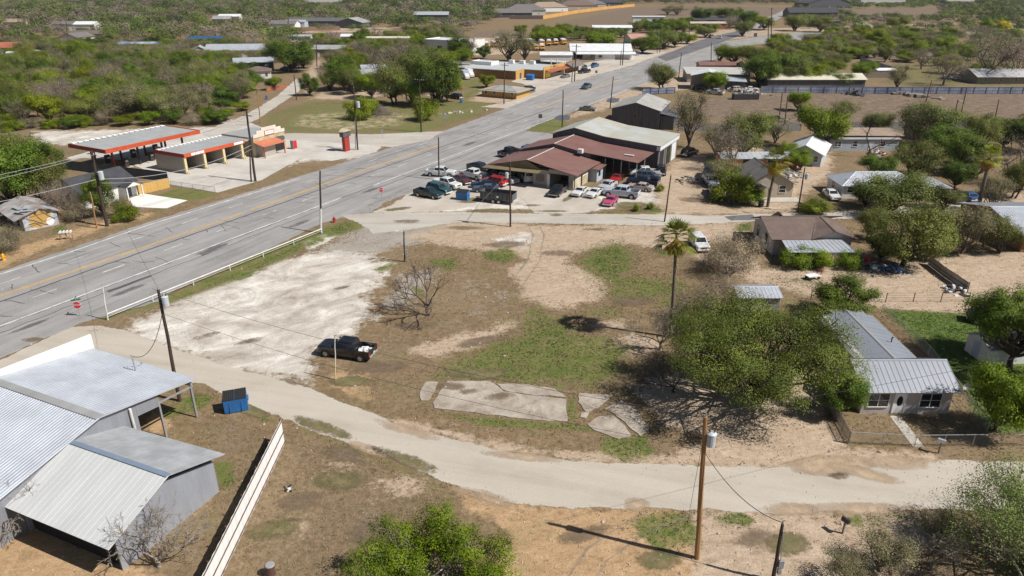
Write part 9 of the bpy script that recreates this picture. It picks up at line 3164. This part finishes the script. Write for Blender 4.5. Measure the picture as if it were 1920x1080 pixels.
# grass: short tufts over the near lots, thicker where it is green
gr_pts = []
near = np.nonzero((np.hypot(PV[:, 0], PV[:, 1]) < 125) & (PV[:, 1] > 25) & (np.abs(PV[:, 0]) < PV[:, 1] * 0.8 + 8))[0]
wgt = np.clip(0.30 + MSK['green'] * 1.2 + MSK['lush'] * 1.2 + MSK['dry'] * 0.5 - MSK['dirt'] * 0.27 - MSK['pale'] * 2 - MSK['orange'] * 0.25 - MSK['gravel'] * 0.25, 0.0, None)[near]
paved = [np.array([[*G(x, y)[:2]] for x, y in q]) for q in (
    [(-200, 780), (0, 500), (280, 412), (735, 272), (985, 248), (700, 380), (600, 440), (330, 562), (150, 625), (240, 620), (440, 690), (620, 745), (850, 826), (1080, 865), (1450, 878), (2100, 866), (2100, 964), (1450, 964), (1050, 951), (870, 918), (680, 838), (470, 760), (380, 722), (-200, 860)],
    [(640, 404), (1130, 400), (1930, 376), (1930, 396), (1400, 416), (1000, 420), (680, 440)], [(690, 400), (800, 350), (930, 330), (1090, 350), (1135, 385), (1098, 400), (860, 400)])]
area = (np.hypot(PV[:, 0], PV[:, 1])[near]) ** 2
pr = wgt * area
pr /= pr.sum()
pick = NPR.choice(near, 52000, p=pr)
P2 = PV[pick] + NPR.normal(size=(len(pick), 2)) * 0.15


def np_inside(P, q):
    c = np.zeros(len(P), bool)
    for i in range(len(q)):
        a, b = q[i], q[(i + 1) % len(q)]
        with np.errstate(divide='ignore', invalid='ignore'):
            c ^= ((a[1] > P[:, 1]) != (b[1] > P[:, 1])) & (P[:, 0] < (b[0] - a[0]) * (P[:, 1] - a[1]) / (b[1] - a[1] + 1e-12) + a[0])
    return c


keep = ~np.any([np_inside(P2, q) for q in paved], 0)
for x0_, x1_, y0_, y1_ in HOUSES:
    keep &= ~((P2[:, 0] > x0_) & (P2[:, 0] < x1_) & (P2[:, 1] > y0_) & (P2[:, 1] < y1_))
P2, pick = P2[keep], pick[keep]
gg = (MSK['green'] + MSK['lush'])[pick]
clump = 0.5 + 0.5 * np.sin(P2[:, 0] * 1.3 + 2 * np.sin(P2[:, 1] * 0.7)) * np.sin(P2[:, 1] * 1.1 + np.sin(P2[:, 0] * 0.9))
n_bl = 5
Pb = np.repeat(P2, n_bl, 0) + NPR.normal(size=(len(P2) * n_bl, 2)) * 0.07
hb = NPR.uniform(0.03, 0.11, len(Pb)) * np.repeat(0.7 + 0.6 * clump, n_bl)
an = NPR.uniform(0, 6.28, len(Pb))
dx = np.stack([np.cos(an), np.sin(an)], 1)
wd = 0.022 + 0.02 * NPR.uniform(size=len(Pb))
ln = NPR.normal(size=(len(Pb), 2)) * 0.05
B0 = np.concatenate([Pb - dx * wd[:, None], np.full((len(Pb), 1), 0.0)], 1)
B1 = np.concatenate([Pb + dx * wd[:, None], np.full((len(Pb), 1), 0.0)], 1)
B2 = np.concatenate([Pb + ln, hb[:, None]], 1)
V = np.stack([B0, B1, B2], 1).reshape(-1, 3)
nb = len(Pb)
me = bpy.data.meshes.new("grass_tufts")
me.vertices.add(nb * 3)
me.vertices.foreach_set("co", V.astype(np.float32).ravel())
me.loops.add(nb * 3)
me.loops.foreach_set("vertex_index", np.arange(nb * 3, dtype=np.int32))
me.polygons.add(nb)
me.polygons.foreach_set("loop_start", np.arange(0, nb * 3, 3, dtype=np.int32))
me.update(calc_edges=True)
cg = np.where((np.repeat(gg, n_bl) * NPR.uniform(0.5, 1.3, nb) > 0.42)[:, None], np.array([[0.10, 0.135, 0.032]]), np.array([[0.25, 0.19, 0.105]])) * NPR.uniform(0.6, 1.4, (nb, 1))
a4 = me.attributes.new("tint", 'FLOAT_COLOR', 'POINT')
a4.data.foreach_set("color", np.repeat(np.concatenate([cg, np.ones((nb, 1))], 1), 3, 0).astype(np.float32).ravel())
me.materials.append(wm)
o = bpy.data.objects.new("grass_tufts", me)
COL.objects.link(o)
tag(o, "short dry and green grass tufts over the lots", "grass", None, "stuff")
# stones on the bare dirt
keep = np.nonzero((np.hypot(PV[:, 0], PV[:, 1]) < 100) & (PV[:, 1] > 25) & (np.abs(PV[:, 0]) < PV[:, 1] * 0.8 + 6))[0]
wq = (0.15 + MSK['dirt'] + MSK['orange'] * 0.8 + MSK['gravel'] + MSK['pale'] * 0.2)[keep] * (np.hypot(PV[:, 0], PV[:, 1])[keep]) ** 2
pk = NPR.choice(keep, 3600, p=wq / wq.sum())
sv, sf = [], []
m = MB()
for i in pk:
    p = PV[i] + NPR.normal(size=2) * 0.3
    s_ = float(NPR.uniform(0.025, 0.075) * (1 + 1.2 * (NPR.uniform() > 0.95)))
    a = NPR.uniform(0.7, 1.3, 6) * s_
    x, y = float(p[0]), float(p[1])
    m.add([(x + a[0], y, s_ * .2), (x, y + a[1], s_ * .2), (x - a[2], y, s_ * .2), (x, y - a[3], s_ * .2), (x, y, a[4] * .8 + 0.04), (x, y, -0.02)], [(0, 1, 4), (1, 2, 4), (2, 3, 4), (3, 0, 4), (1, 0, 5), (2, 1, 5), (3, 2, 5), (0, 3, 5)])
o = m.build("stones", M("pale_stones", (0.46, 0.40, 0.33), 0.9, 0.3, 2.0))
tag(o, "small pale stones scattered over the bare dirt", "stones", None, "stuff")
print("TREES", len(HAND), [len(z) for z in (W1, W2, W3, W4, W5, far1, far2, far3, far4)], len(leftover), len(Cs))
# ------------------------------------------------------------------ the air: far things pale a little
hm = bpy.data.materials.new("haze")
hm.use_nodes = True
hn = hm.node_tree
for n_ in list(hn.nodes):
    hn.nodes.remove(n_)
ho = hn.nodes.new("ShaderNodeOutputMaterial")
hv = hn.nodes.new("ShaderNodeVolumePrincipled")
hv.inputs["Color"].default_value = (0.86, 0.91, 1.0, 1)
hv.inputs["Density"].default_value = 0.00005
hv.inputs["Anisotropy"].default_value = 0.0
hn.links.new(hv.outputs[0], ho.inputs["Volume"])
m = MB()
m.span(-6400, 6400, -6400, 6400, -1.0, 36.5)
hz = m.build("haze", hm)
tag(hz, None, None, None, "stuff")
